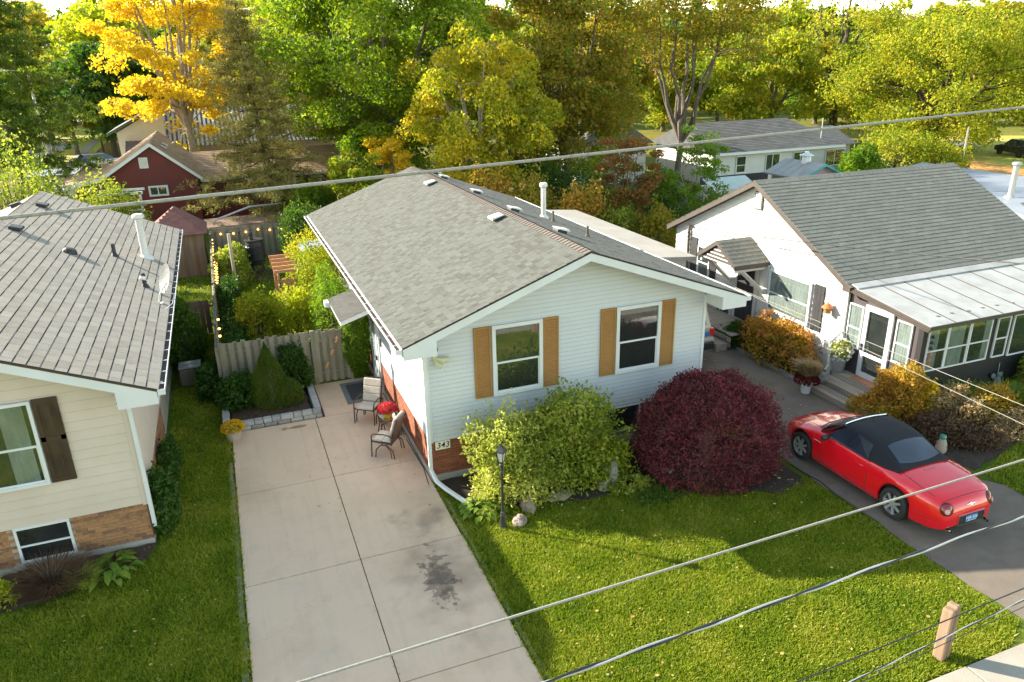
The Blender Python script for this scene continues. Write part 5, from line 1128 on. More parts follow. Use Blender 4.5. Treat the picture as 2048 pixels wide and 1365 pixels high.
# wheels
G['rimm'] = mat('bright_alloy', [(.70, .70, .72), (.62, .62, .64)], .3, metal=.65)
def wheel(parent, x, y, side, R=WR, wd=.225, spokes=7, rimm=None):
    g = bpy.data.objects.new('wheel', None); 
    mb = MB(); h = wd/2; prof = [(R-.11, -h+.01), (R-.03, -h), (R-.008, -h+.02), (R, -h+.05), (R, h-.05), (R-.008, h-.02), (R-.03, h), (R-.11, h-.01)]
    mb.lathe(prof, 32, axis='x'); mb.v = [(a+x, b+y, c+R) for a, b, c in mb.v]; t_ = obj('wheel', mb, G['rubber'], parent, smooth=True)
    o_ = side*(h-.02)
    mb = MB(); Rr = R-.095
    mb.lathe([(Rr+.012, o_), (Rr-.012, o_+side*.008), (Rr-.02, o_-side*.08)], 28, axis='x')
    for k_ in range(spokes):
        th = 2*math.pi*k_/spokes; c_, s_ = math.cos(th), math.sin(th); dv = np.array([0, c_, s_]); pv = np.array([0, -s_, c_])
        mb.frame(np.array([o_-side*.03, 0, 0])+dv*.03-pv*.026, dv*(Rr-.03), pv*.052, (side*.03, 0, 0))
    mb.lathe([(0, o_+side*.005), (.045, o_), (.055, o_-side*.02)], 14, axis='x'); mb.v = [(a+x, b+y, c+R) for a, b, c in mb.v]
    obj('rim', mb, rimm or G['rimm'], t_)
    mb = MB(); mb.lathe([(0, o_-side*.075), (Rr-.01, o_-side*.075)], 24, axis='x'); mb.v = [(a+x, b+y, c+R) for a, b, c in mb.v]; obj('brake_disc', mb, G['blackm'], t_)
for y in AX:
    for s in (-1, 1): wheel(CAR, s*.79, y, s)
CAR.scale = (.97, .965, 1.0)
# ---------------------------------------------------------------- the pale off-roader behind the house corner
G['gold'] = paint('champagne_car_paint', (.48, .43, .36))
SV = empty('parked_offroader', (12.68, 17.95, .012), 'pale gold off-roader parked beyond the right corner of the middle house', 'car', world=False)
sv = [(0, .80, .5, 1.05), (.05, .86, .32, 1.08), (.3, .90, .28, 1.10), (1.5, .92, .26, 1.08), (3.1, .92, .26, 1.05), (3.4, .90, .26, 1.02), (4.2, .86, .28, .95), (4.45, .74, .36, .8)]
mb = MB()
for y, W, zb_, zt in sv: mb.v += [(W*.95, y, zb_), (W, y, zb_+.2), (W, y, zt-.2), (W*.95, y, zt), (-W*.95, y, zt), (-W, y, zt-.2), (-W, y, zb_+.2), (-W*.95, y, zb_)]
n8 = len(sv); mb.f = [(i*8+j, (i+1)*8+j, (i+1)*8+(j+1) % 8, i*8+(j+1) % 8) for i in range(n8-1) for j in range(8)]+[tuple(range(8)), tuple((n8-1)*8+j for j in range(7, -1, -1))]; mb.m = [0]*len(mb.f); obj('body', mb, G['gold'], SV, bevel=.03)
mb = MB(); mb.add([(-.84, .05, 1.05), (.84, .05, 1.05), (.86, 3.2, 1.03), (-.86, 3.2, 1.03), (-.72, .25, 1.72), (.72, .25, 1.72), (.70, 2.5, 1.72), (-.70, 2.5, 1.72)], [(0, 1, 5, 4), (1, 2, 6, 5), (2, 3, 7, 6), (3, 0, 4, 7), (4, 5, 6, 7)]); obj('cabin', mb, G['gold'], SV, bevel=.04)
mb = MB(); mb.add([(-.66, .055, 1.1), (.66, .055, 1.1), (.60, .21, 1.62), (-.60, .21, 1.62)], [(0, 1, 2, 3)]); obj('rear_window', mb, G['cglass'], SV)
for s in (-1, 1):
    f = [(0, 1, 2, 3)] if s > 0 else [(3, 2, 1, 0)]
    for a, b in ((.35, 1.2), (1.3, 2.1), (2.2, 2.75)):
        mb = MB(); mb.add([(s*.862, a, 1.12), (s*.872, b+(.2 if b > 2.5 else 0), 1.12), (s*.755, b-.05, 1.62), (s*.755, a+.06, 1.62)], f); obj('side_window', mb, G['cglass'], SV)
    mb = MB(); mb.box(min(s*.74, s*.905), max(s*.74, s*.905), -.03, .14, .76, 1.0); obj('tail_light', mb, mat('bright_red_lens', [(.6, .03, .02), (.5, .02, .02)], .2) if 'bright_red_lens' not in bpy.data.materials else bpy.data.materials['bright_red_lens'], SV, bevel=.015)
    for y in (.85, 3.5): wheel(SV, s*.80, y, s, R=.36, rimm=G['galv'])
mb = MB(); mb.box(-.86, .86, -.14, .06, .36, .60); obj('rear_bumper', mb, G['black'], SV, bevel=.04)
mb = MB(); mb.box(-.86, .86, -.10, .0, .60, .72); obj('bumper_step', mb, G['gold'], SV, bevel=.02)
mb = MB(); mb.lathe([(0, -.2), (.3, -.2), (.35, -.14), (.35, -.04), (0, -.02)], 24, (-.05, 0, .98), 'y'); obj('spare_wheel', mb, G['black'], SV, smooth=False)
mb = MB(); mb.box(.44, .74, -.036, -.03, .76, .9); obj('number_plate', mb, bl, SV)

# ================================================================ overhead cables
def cable(label, pa, pb, Y, r, m, ext=.25, name='overhead_cable', twist=0, sag=0, group='overhead cables', bands=0):
    A_, B_ = gy(*pa, Y), gy(*pb, Y if not isinstance(Y, tuple) else Y[1])
    D = B_-A_; A2 = A_-D*ext; B2 = B_+D*ext*1.3; P_ = []
    n = 160 if twist else 40
    if not twist:
        for i in range(n+1): f = i/n; p = A2+(B2-A2)*f; p[2] -= sag*4*f*(1-f); P_.append(p)
        mb = MB(); mb.tube(P_, r, 8)
        o = obj(name, mb, m, smooth=True); o['label'] = label; o['category'] = 'cable'; o['group'] = group; return o
    t = empty(name, tuple((A_+B_)/2), label, 'cable', group, world=True)
    u = unit(D); s = unit(np.cross(u, Z)); v = np.cross(s, u)
    for q in range(2):
        P_ = []
        for i in range(n+1):
            f = i/n; p = A2+(B2-A2)*f; th = twist*f*2*math.pi+q*math.pi; P_.append(p+(s*math.cos(th)+v*math.sin(th))*r*.95)
        mb = MB(); mb.tube(P_, r, 6); obj('strand', mb, m[q], t, smooth=True)
    return t
cable('thick pale cable running over the roofs, topmost of the overhead wires', (0, 437), (2048, 215), 4.4, .0100, G['rope'], sag=-.0)
cable('pale cable crossing above the red car, second of the overhead wires', (600, 1365), (2048, 920), 4.4, .0105, G['rope'])
cable('black and silver twisted cable crossing below the red car', (1100, 1362), (2048, 1032), 4.4, .0105, (G['bcab'], G['galv']), twist=7)
cable('brown-black cable crossing in front of the wooden post top', (1600, 1362), (2048, 1177), 4.4, .0075, G['bcab'])
cable('black and silver twisted cable crossing the middle of the wooden post', (1700, 1365), (2048, 1200), 4.4, .0062, (G['bcab'], G['galv']), twist=5)
cable('thinnest black wire at the bottom right corner', (1722, 1365), (2048, 1214), 4.4, .0045, G['bcab'])
def wire(label, P_, r, m, sag=.2, name='service_wire'):
    a, b = np.array(P_[0]), np.array(P_[-1]); mb = MB(); pts = []
    for i in range(31): f = i/30; p = a+(b-a)*f; p = p-Z*sag*4*f*(1-f); pts.append(p)
    mb.tube(pts, r, 6); o = obj(name, mb, m, smooth=True); o['label'] = label; o['category'] = 'wire'; return o
e1 = gy(2048, 520, 9.5); e1 = e1+(e1-np.array([15.5, 22.4, 3.1]))*.3
wire('black service wire from the mast over the gabled house roof', [(15.55, 22.4, 3.12), e1], .014, G['bcab'], .12)
mb = MB(); q = gy(1415, 468, 21.6); mb.tube([q, q+(.28, -.25, -.02)], .06, 8); o = obj('splice_box', mb, G['bcab']); setp(o, label='black splice box on the service wire by the mast', category='splice box')
for k_, (a, b) in enumerate((((1560, 612), (2048, 812)), ((1560, 618), (2048, 850)))):
    A_ = gy(a[0], a[1], 16.5); B_ = gy(b[0], b[1], 9.0); D = B_-A_
    wire(('upper' if k_ == 0 else 'lower')+' of the two thin white wires passing before the sunroom', [A_-D*.35, B_+D*.4], .0062, G['rope'], .0)
# ================================================================ foliage
def fib(n): i = np.arange(n)+.5; ph = np.arccos(1-2*i/n); th = math.pi*(1+5**.5)*i; return np.stack([np.cos(th)*np.sin(ph), np.sin(th)*np.sin(ph), np.cos(ph)], 1)
def rdir(n): v = rng.normal(size=(n, 3)); return v/np.linalg.norm(v, axis=1, keepdims=True)
def leafgeo(P, size, aspect=.55, up=.35, fold=.25, outdir=None):
    "one folded four-point leaf at each point"
    n = len(P); d = rdir(n)
    if outdir is not None: d = d+outdir*.7
    d[:, 2] -= .15; d /= np.linalg.norm(d, axis=1, keepdims=True)
    nn = rdir(n); nn[:, 2] += up*2; s = np.cross(d, nn); s /= np.linalg.norm(s, axis=1, keepdims=True)+1e-9; nn = np.cross(s, d)
    sz = (size*(.6+.8*rng.random(n)))[:, None]
    V = np.empty((n, 4, 3)); V[:, 0] = P-d*sz*.5; V[:, 2] = P+d*sz*.5; w_ = aspect*.5
    V[:, 1] = P+s*sz*w_+nn*sz*fold*.3; V[:, 3] = P-s*sz*w_+nn*sz*fold*.3
    F = np.arange(n*4).reshape(n, 4); return V.reshape(-1, 3), F
def noise3(P, sc, seed=0):
    r = np.random.default_rng(seed); out = np.zeros(len(P))
    for k_ in range(5):
        f = rdirs(r, 3)*sc*(1+.7*k_); ph = r.random(3)*6.28; out += np.prod(np.sin(P @ f.T+ph), axis=1)/(1+.6*k_)
    return out
def rdirs(r, n): v = r.normal(size=(n, 3)); return v/np.linalg.norm(v, axis=1, keepdims=True)
def shrub(label, c, rad, n, size, m, name='shrub', cat='shrub', group=None, seed=1, rough=.22, flat_bottom=True, shell=(.62, 1.0), stems=True, shape=1.0, aspect=.55, stemm=None, bot=.0, nsc=2.2):
    "a shrub: leaves in clumps through the outer half of its volume on real stems; c = ground point, rad = (rx, ry, height)"
    t = empty(name, tuple(c), label, cat, group, world=False)
    r = np.random.default_rng(seed); D = rdirs(r, n*2); D[:, 2] = np.where(D[:, 2] < bot-.55, -D[:, 2], D[:, 2])
    q = np.cbrt(r.random(len(D))*(shell[1]**3-shell[0]**3)+shell[0]**3)
    bump = 1+rough*noise3(D, nsc, seed)+rough*.5*noise3(D, nsc*2.6, seed+5)+rough*.9*np.maximum(0, noise3(D, nsc*6, seed+9)-.1)
    P = D*(q*bump)[:, None]; P[:, 2] = (P[:, 2]+.5)/1.5 if bot == 0 else P[:, 2]
    rz_ = rad[2]
    if bot == 0:
        k_ = (1-np.clip(P[:, 2], 0, 1)) if shape == 'cone' else 1
        if shape == 'cone': P[:, :2] *= (np.clip(1.08-P[:, 2], .05, 1)**.75)[:, None]*1.1
        P = P*np.array([rad[0], rad[1], rz_]); P = P[P[:, 2] > .0]
    else: P = P*np.array([rad[0], rad[1], rz_/2])+np.array([0, 0, rz_/2])
    P = P[:n]
    V, F = leafgeo(P, size, aspect, outdir=P/(np.linalg.norm(P, axis=1, keepdims=True)+1e-6))
    bigmesh('foliage', V, F, m, t)
    if stems:
        mb = MB(); k_ = max(7, int(14*rad[0]))
        for i in range(k_):
            th = r.random()*6.28; e = np.array([math.cos(th)*rad[0]*.6*r.random(), math.sin(th)*rad[1]*.6*r.random(), rz_*(.55+.35*r.random())]); mid = e*np.array([.35, .35, .55])
            mb.tube([(e[0]*.1, e[1]*.1, -.02), mid, e], [.02+.01*rad[2], .012+.005*rad[2], .004], 5)
            for j in range(2): e2 = mid+(e-mid)*.4; d = rdirs(r, 1)[0]*rad[0]*.4; d[2] = abs(d[2]); mb.tube([e2, e2+d], [.010, .003], 4)
        obj('stem', mb, stemm or G['bark'], t)
    return t
def grassclump(label, c, R_, H, n, m, name='ornamental_grass', cat='grass clump', w_=.012, seed=1, droop=.5, group=None, plume=None):
    t = empty(name, tuple(c), label, cat, group, world=False); r = np.random.default_rng(seed)
    th = r.random(n)*6.283; rr = np.sqrt(r.random(n))*R_*.3; L_ = H*(.6+.5*r.random(n)); out = (.25+.75*r.random(n))*R_
    b = np.stack([np.cos(th)*rr, np.sin(th)*rr, np.zeros(n)], 1); d = np.stack([np.cos(th), np.sin(th), np.zeros(n)], 1); s = np.stack([-np.sin(th), np.cos(th), np.zeros(n)], 1)
    V = np.empty((n, 6, 3)); 
    for i, (f, g, w2) in enumerate(((0, 0, 1), (.6, .35, .8), (1, 1, .1))):
        p = b+d*(out*g)[:, None]; p[:, 2] = L_*(f if f < 1 else 1-droop*.35); V[:, 2*i] = p-s*w_*w2; V[:, 2*i+1] = p+s*w_*w2
    F = np.concatenate([np.array([[0, 1, 3, 2], [2, 3, 5, 4]])[None]+(np.arange(n)*6)[:, None, None]], 0).reshape(-1, 4)
    bigmesh('blades', V.reshape(-1, 3), F, m, t); return t
def heads(parent, P, r, m, name='flower_head', nl=24, size=.05, seed=1):
    "round flower heads made of petals"
    rg = np.random.default_rng(seed)
    for i, p in enumerate(P):
        D = rdirs(rg, nl); Q = D*r*np.array([1, 1, .75])*(.8+.3*rg.random((nl, 1)))+np.array(p); V, F = leafgeo(Q, size, .8, outdir=D); bigmesh(name, V, F, m, parent)
# ---- branching trees
def tree(label, basep, H, R_, cb, lm, bm_, nleaf, lsize, seed=1, name='tree', group=None, tr=.25, nclump=90, rc=.16, squash=.55, lean=(0, 0), shell=(.45, 1), limbs=6, droop=0, cull=None, top=1.0, asp=.6, bent=.25, hang=0, part_limbs=False, fork=None):
    """crown = clumps of leaves in an ellipsoid from height cb to H; every clump hangs on a branch grown from a limb"""
    t = empty(name, tuple(basep), label, 'tree', group, world=False); r = np.random.default_rng(seed)
    cz = (H+cb)/2; rz_ = (H-cb)/2
    D = rdirs(r, nclump*3); q = np.cbrt(r.random(len(D))*(shell[1]**3-shell[0]**3)+shell[0]**3)*(1+.22*noise3(D, 2.0, seed))
    Cc = D*q[:, None]*np.array([R_, R_, rz_])+np.array([lean[0], lean[1], cz])
    if cull: Cc = Cc[cull(Cc)]
    Cc = Cc[:nclump]
    # trunk and limbs
    mb = MB(); fk = fork if fork is not None else cb+.1*(H-cb)
    pt = lambda f: np.array([lean[0]*f**1.5+.12*math.sin(3*f+seed)*f, lean[1]*f**1.5+.12*math.cos(2.6*f+seed)*f, 0])
    T = [pt(f)+Z*fk*f for f in np.linspace(0, 1, 6)]; mb.tube(T, [tr*(1.35 if i == 0 else 1-.06*i) for i in range(6)], 9)
    L_ = []
    for k_ in range(limbs):
        th = 6.283*(k_+r.random()*.6)/limbs; rad = R_*(.25+.4*r.random()) if k_ else R_*.08; hz = fk+(H-fk)*(.62+.3*r.random()) if k_ else H*.92
        e = np.array([math.cos(th)*rad+lean[0], math.sin(th)*rad+lean[1], hz]); s0 = T[-1]-Z*r.random()*fk*.12; mid = s0*.5+e*.5+np.array([math.cos(th), math.sin(th), 0])*rad*.25-Z*(hz-fk)*.05
        P_ = [(1-f)**2*s0+2*f*(1-f)*mid+f*f*e+rdirs(r, 1)[0]*bent*.4*(0 < f < 1) for f in np.linspace(0, 1, 8)]
        w0 = tr*(.62 if k_ else .8); mb.tube(P_, [w0*(1-.88*f) for f in np.linspace(0, 1, 8)], 7); L_.append(np.array(P_))
    A_ = np.concatenate(L_); wt = np.concatenate([np.linspace(1, .12, 8)]*len(L_))
    for c_ in Cc:
        d = np.linalg.norm(A_-c_-Z*0, axis=1)+np.where(A_[:, 2] > c_[2]+.3, 2.5, 0); i = int(np.argmin(d)); s0 = A_[i]; mid = (s0+c_)/2+Z*.12*d[i]+rdirs(r, 1)[0]*bent*.5
        w0 = max(.012, tr*.20*wt[i]+.012); mb.tube([s0, mid, c_], [w0, w0*.6, w0*.2], 5)
        for j in range(2): e = c_+rdirs(r, 1)[0]*R_*rc; mb.tube([mid*.3+c_*.7, e], [w0*.35, .006], 3, caps=False)
    obj('trunk', mb, bm_, t)
    if nleaf:
        ci = r.integers(0, len(Cc), nleaf); g = r.normal(size=(nleaf, 3)); g /= np.linalg.norm(g, axis=1, keepdims=True); g *= (r.random((nleaf, 1))**.45)
        g = g*np.array([1, 1, squash])*R_*rc*(.7+.6*r.random(len(Cc))[ci])[:, None]*1.5
        if hang: g[:, 2] -= hang*np.abs(g[:, 2])+hang*(g[:, 0]**2+g[:, 1]**2)/(R_*rc)
        P = Cc[ci]+g; V, F = leafgeo(P, lsize, asp); bigmesh('crown', V, F, lm, t)
    return t
def conifer(label, basep, H, R_, cb, m, bm_, n, seed=1, tiers=22, name='pine_tree', size=.2, group=None, gap=.3, lean=(0, 0), side=None):
    t = empty(name, tuple(basep), label, 'tree', group, world=False); r = np.random.default_rng(seed); mb = MB()
    tk = lambda z: np.array([lean[0]*(z/H)+.15*math.sin(z*.5), lean[1]*(z/H), z])
    mb.tube([tk(z) for z in np.linspace(0, H, 9)], list(np.linspace(.24, .03, 9)), 8); P = []; W = []
    for i in range(tiers):
        f = i/(tiers-1); z = cb+(H-cb)*f; k_ = 5; Rr = R_*(1-f)**.75*(.75+.35*r.random())+.25
        for j in range(k_):
            if r.random() < gap*.5: continue
            th = 6.283*(j+r.random()*.7)/k_+i; l = Rr*(.6+.55*r.random()); a = tk(z); d = np.array([math.cos(th), math.sin(th), 0])
            e = a+d*l+Z*(.10*l*(1 if f > .3 else -.6)); mid = a+d*l*.5-Z*.05*l; mb.tube([a, mid, e], [.05*(1-f)+.015, .03*(1-f)+.01, .008], 5)
            nb = int(n*l/(tiers*k_*R_*.6)); u = r.random(nb)**.7; base_ = a+(mid-a)*np.minimum(1, 2*u)[:, None]+(e-mid)*np.maximum(0, 2*u-1)[:, None]
            # tufts: twig side offsets
            tuf = r.integers(0, max(6, int(l*7)), nb); rg = np.random.default_rng(seed*100+i*7+j); oo = rg.normal(size=(max(6, int(l*7)), 3))*np.array([.34, .34, .10])*l**.5; uu = rg.random(max(6, int(l*7)))**.6
            bs = a+(e-a)*uu[tuf][:, None]+oo[tuf]; P.append(bs+r.normal(size=(nb, 3))*np.array([.15, .15, .075]))
    obj('trunk', mb, bm_, t); P = np.concatenate(P); V, F = leafgeo(P, size, .16, up=.0, fold=0); bigmesh('crown', V, F, m, t); return t
LM = {}
LM['green'] = leafmat('bright_green_leaves', [(.05, .11, .009), (.11, .20, .012), (.19, .28, .018), (.32, .36, .025), (.50, .44, .04)], .35, .55)
LM['ygreen'] = leafmat('yellow_green_leaves', [(.07, .125, .012), (.17, .24, .018), (.32, .35, .025), (.52, .45, .035), (.64, .44, .04)], .45, .55)
LM['locust'] = leafmat('golden_green_leaves', [(.10, .15, .012), (.24, .28, .018), (.46, .42, .03), (.70, .53, .035), (.66, .42, .04)], .5, .55)
LM['yellow'] = leafmat('golden_yellow_leaves', [(.50, .36, .02), (.74, .52, .03), (.82, .62, .06), (.78, .47, .03)], .5, .55)
LM['lime'] = leafmat('lime_yellow_leaves', [(.24, .29, .015), (.42, .45, .025), (.60, .56, .03)], .3, .5)
LM['dgreen'] = leafmat('dark_green_leaves', [(.035, .085, .012), (.07, .14, .018), (.14, .21, .025)], .4, .45)
LM['mixed'] = leafmat('green_and_rust_leaves', [(.07, .12, .010), (.15, .21, .015), (.30, .30, .025), (.46, .26, .05), (.17, .23, .018), (.44, .38, .04)], .5, .5)
LM['rust'] = leafmat('rusty_red_leaves', [(.24, .08, .035), (.36, .13, .05), (.18, .14, .02), (.15, .18, .018)], .8, .4)
LM['pine'] = leafmat('olive_pine_needles', [(.12, .13, .035), (.20, .19, .05), (.36, .27, .09), (.16, .21, .035)], .5, .3)
LM['pineg'] = leafmat('green_pine_needles', [(.035, .08, .010), (.075, .14, .016), (.15, .20, .025), (.27, .24, .03)], .4, .35)
LM['purple'] = leafmat('burgundy_leaves', [(.055, .016, .020), (.12, .028, .038), (.25, .05, .06), (.085, .04, .035), (.19, .06, .075)], 1.6, .3, tint=(1.3, .7, .7))
LM['pale_leaf'] = leafmat('pale_green_leaves', [(.18, .24, .03), (.34, .38, .06), (.52, .52, .12), (.62, .57, .18)], 1.1, .4)
LM['bush'] = leafmat('mid_green_leaves', [(.10, .16, .022), (.22, .29, .035), (.42, .43, .07), (.54, .50, .14)], 1.4, .5)
LM['ivy'] = leafmat('ivy_green_leaves', [(.02, .06, .010), (.045, .11, .014), (.08, .15, .02)], 1.2, .35)
LM['cone'] = leafmat('spruce_needles', [(.05, .10, .010), (.10, .16, .014), (.18, .20, .02)], 1.2, .3)
LM['hedge'] = leafmat('bright_hedge_leaves', [(.08, .17, .012), (.16, .27, .018), (.28, .36, .025)], 1.0, .5)  # brighter green mix, shared by hedge, climber, birch and grass clump
LM['orange'] = leafmat('orange_bronze_leaves', [(.20, .11, .02), (.42, .21, .035), (.60, .34, .05), (.22, .24, .025), (.50, .25, .04)], 1.0, .45)
LM['hyd'] = leafmat('orange_hydrangea_petals', [(.35, .12, .03), (.50, .21, .06), (.58, .33, .11)], 2.5, .35)
LM['hydp'] = leafmat('pale_green_hydrangea_petals', [(.32, .34, .12), (.45, .44, .18), (.40, .30, .16)], 2.5, .35)
LM['tan'] = leafmat('dry_tan_grass', [(.20, .13, .06), (.36, .25, .13), (.48, .36, .20)], 2, .35)
LM['brown'] = leafmat('dry_brown_stems', [(.06, .035, .022), (.13, .075, .045), (.22, .14, .08)], 2, .3)
LM['hosta'] = leafmat('hosta_leaves', [(.10, .19, .02), (.18, .27, .03), (.28, .33, .05)], 2, .4)
LM['redmum'] = leafmat('crimson_petals', [(.45, .02, .04), (.62, .05, .08), (.75, .14, .16)], 6, .3, tint=(1.2, .8, .8))
LM['ymum'] = leafmat('yellow_petals', [(.60, .36, .01), (.75, .5, .02), (.45, .22, .01)], 6, .35)
LM['dkred'] = leafmat('dark_red_petals', [(.10, .008, .012), (.20, .015, .02)], 6, .3)
LM['wht'] = leafmat('white_petals', [(.75, .75, .70), (.8, .8, .76)], 6, .3, tint=(1, 1, 1))
LM['turf'] = leafmat('lawn_blades', [(.085, .155, .010), (.18, .26, .015), (.33, .36, .028), (.48, .44, .085)], .9, .45, wr=.5)
LM['litter'] = leafmat('fallen_leaf', [(.45, .22, .06), (.55, .36, .12), (.6, .5, .25), (.5, .4, .08)], 3, .3, wr=.9)
LM['far'] = leafmat('distant_leaves', [(.09, .13, .018), (.20, .24, .025), (.40, .37, .035), (.54, .36, .05), (.22, .26, .03)], .12, .4, wr=.3)

# ---- lawn blades (uncountable): one mesh per lawn
def turf(label, poly, dens, seed, h=.05, hole=None, zc=0.0, m=None, nearf=11.0):
    r = np.random.default_rng(seed); poly = np.array(poly, float); lo, hi = poly.min(0), poly.max(0); n = int(np.prod(hi-lo)*dens)
    Q = r.random((n, 2))*(hi-lo)+lo
    d = np.hypot(Q[:, 0], Q[:, 1]); Q = Q[r.random(n) < np.minimum(1, (nearf/d)**1.7)]
    ins = np.zeros(len(Q), bool); j = len(poly)-1
    for i in range(len(poly)):
        a, b = poly[i], poly[j]; c_ = ((a[1] > Q[:, 1]) != (b[1] > Q[:, 1])) & (Q[:, 0] < (b[0]-a[0])*(Q[:, 1]-a[1])/(b[1]-a[1]+1e-12)+a[0]); ins ^= c_; j = i
    Q = Q[ins]
    if hole is not None: Q = Q[~hole(Q)]
    n = len(Q); sc_ = np.maximum(1, np.hypot(Q[:, 0], Q[:, 1])/nearf)**.8
    P = np.concatenate([Q, np.full((n, 1), zc)], 1); th = r.random(n)*6.283; w_ = .007*sc_*(1+r.random(n)); hh = h*(.5+.9*r.random(n))*np.where(noise3(P, 1.3, 3) > .25, 1.35, 1)
    s = np.stack([np.cos(th), np.sin(th), 0*th], 1); ln = r.normal(size=(n, 3))*.55*hh[:, None]; ln[:, 2] = 0
    V = np.empty((n, 3, 3)); V[:, 0] = P-s*w_[:, None]; V[:, 1] = P+s*w_[:, None]; V[:, 2] = P+ln; V[:, 2, 2] = zc+hh
    o = bigmesh('grass', V.reshape(-1, 3), np.arange(3*n).reshape(n, 3), m or LM['turf'], kind='stuff'); o['label'] = label; o['category'] = 'grass'; return n
turf('mown grass of the front lawn', [(3.6, 5.9), (10.6, 5.86), (11.28, 6.2), (11.28, 11.2), (10.3, 10.9), (8.0, 12.35), (6.1, 12.3), (4.1, 13.0), (3.6, 13.7)], 5200, 1)
turf('shaded grass strip left of the concrete driveway', [(-7, 5.5), (-.72, 5.5), (-.76, 18.6), (-.86, 21), (-.9, 27), (-2.1, 27), (-2.15, 14), (-2.6, 13.5), (-4, 13.0), (-7.5, 12.9)], 4000, 2)
turf('grass right of the asphalt driveway', [(15.02, 6.0), (24, 5.9), (24, 11.8), (20.5, 11.4), (17.5, 10.6), (14.95, 9.8)], 2300, 3)
turf('back garden grass', [(-.6, 21.3), (3.3, 21.3), (3.3, 27), (4.0, 37.8), (-.7, 37.8)], 1500, 4, h=.08)
turf('grass behind the cream house', [(-6, 27.2), (-.85, 27.2), (-.85, 35), (-6, 35)], 700, 5, h=.09)
for i_, (a_, b_) in enumerate((((1.40, 9), (1.50, 18.6)), ((-.65, 12.07), (3.49, 12.13)), ((-.65, 15.36), (3.47, 15.42)), ((-.80, 9), (-.64, 18.6)), ((3.46, 6), (3.60, 14.2)))):
    turf('weeds and moss in a driveway joint', [(a_[0], a_[1]), (b_[0], a_[1]), (b_[0], b_[1]), (a_[0], b_[1])], (500, 700, 700, 2500, 2500)[i_], 40+i_, h=.022 if i_ < 3 else .045, zc=.02)
def litter(label, n, x0, x1, y0, y1, z, seed, size=.07, m=None):
    r = np.random.default_rng(seed); P = np.stack([x0+(x1-x0)*r.random(n), y0+(y1-y0)*r.random(n), z+.012*r.random(n)], 1)
    th = r.random(n)*6.283; sz = size*(.5+.8*r.random(n)); V = np.empty((n, 5, 3))
    for k_ in range(5): a = th+k_*1.2566; V[:, k_] = P+np.stack([np.cos(a)*sz*.5, np.sin(a)*sz*.4, .012*r.random(n)], 1)
    o = bigmesh('fallen_leaves', V.reshape(-1, 3), np.arange(5*n).reshape(n, 5), m or LM['litter'], kind='stuff'); o['label'] = label; o['category'] = 'fallen leaves'
litter('small yellow leaves scattered over the front lawn', 260, 3.7, 11.2, 6.2, 12.2, .04, 11, .035)
litter('fallen leaves scattered on the front lawn', 55, 4, 11, 6.2, 12.2, .045, 1)
litter('small pale leaves over the left grass strip', 320, -6, -.8, 7, 20, .04, 12, .035)
litter('fallen leaves on the left grass strip', 60, -5, -.8, 8, 20, .045, 2, .06)
litter('fallen leaves on the asphalt', 40, 11.4, 14.6, 12.8, 19, .02, 3, .06)
litter('small leaves on the concrete slabs', 34, -.5, 3.4, 12.5, 20.6, .038, 4, .05)
litter('chips and leaves in the raised mulch bed', 500, -.6, 1.42, 18.9, 20.8, .175, 5, .05, LM['brown'])

# ---- shrubs and plants near the houses
def at(px_, py_): q = gz(px_, py_); return (float(q[0]), float(q[1]), 0.0)
b1 = shrub('big yellow-green leafy bush in front of the middle house', (6.15, 13.3, 0), (1.42, .95, 1.9), 15000, .085, LM['bush'], seed=3, rough=.34, shell=(.45, 1))
b2 = shrub('pale sunlit bush at the left of the big green bush, by the lamp post', (4.95, 13.05, 0), (.95, .75, 1.68), 9000, .085, LM['pale_leaf'], seed=4, rough=.36, shell=(.45, 1))  # paler leaf colour paints the sunlight on this end of the bush
b3 = shrub('olive-green bush between the big green bush and the purple bush', (6.95, 13.05, 0), (.72, .7, 1.15), 4500, .085, LM['ygreen'], seed=14, rough=.28)
shrub('large round burgundy barberry bush beside the asphalt driveway', (9.5, 12.5, 0), (1.68, 1.5, 2.25), 46000, .07, LM['purple'], seed=5, rough=.09, shell=(.80, 1.0), aspect=.4, name='barberry_bush', cat='bush', nsc=5)
shrub('cone-shaped dwarf spruce in the raised bed', (.48, 19.75, .15), (.56, .54, 1.78), 26000, .045, LM['cone'], seed=6, rough=.08, shape='cone', shell=(.8, 1), aspect=.35, name='dwarf_spruce', cat='spruce')
shrub('small rounded spruce beside the cone spruce', (.95, 19.62, .15), (.36, .36, .72), 6000, .045, LM['cone'], seed=7, rough=.10, shell=(.8, 1), aspect=.35, name='dwarf_spruce', cat='spruce')
shrub('dark leafy shrub left of the cone spruce', (-.35, 20.1, .1), (.55, .6, .9), 3000, .11, LM['ivy'], seed=8)
shrub('tall leafy shrub right of the cone spruce against the fence', (1.2, 20.55, .1), (.5, .32, 1.35), 3000, .11, LM['ivy'], seed=9)
shrub('leafy shrub beside the front fence post', (-.95, 21.3, 0), (.6, .6, 1.0), 2600, .11, LM['ivy'], seed=10)
shrub('dark shrub behind the air conditioner', (-1.8, 24.6, 0), (.55, 1.4, 1.9), 4500, .12, LM['dgreen'], seed=11)
shrub('clipped narrow ivy column beside the side door', (3.08, 21.0, 0), (.42, .5, 2.75), 16000, .06, LM['hedge'], seed=12, rough=.07, shell=(.8, 1), bot=-1, name='ivy_column', cat='hedge')
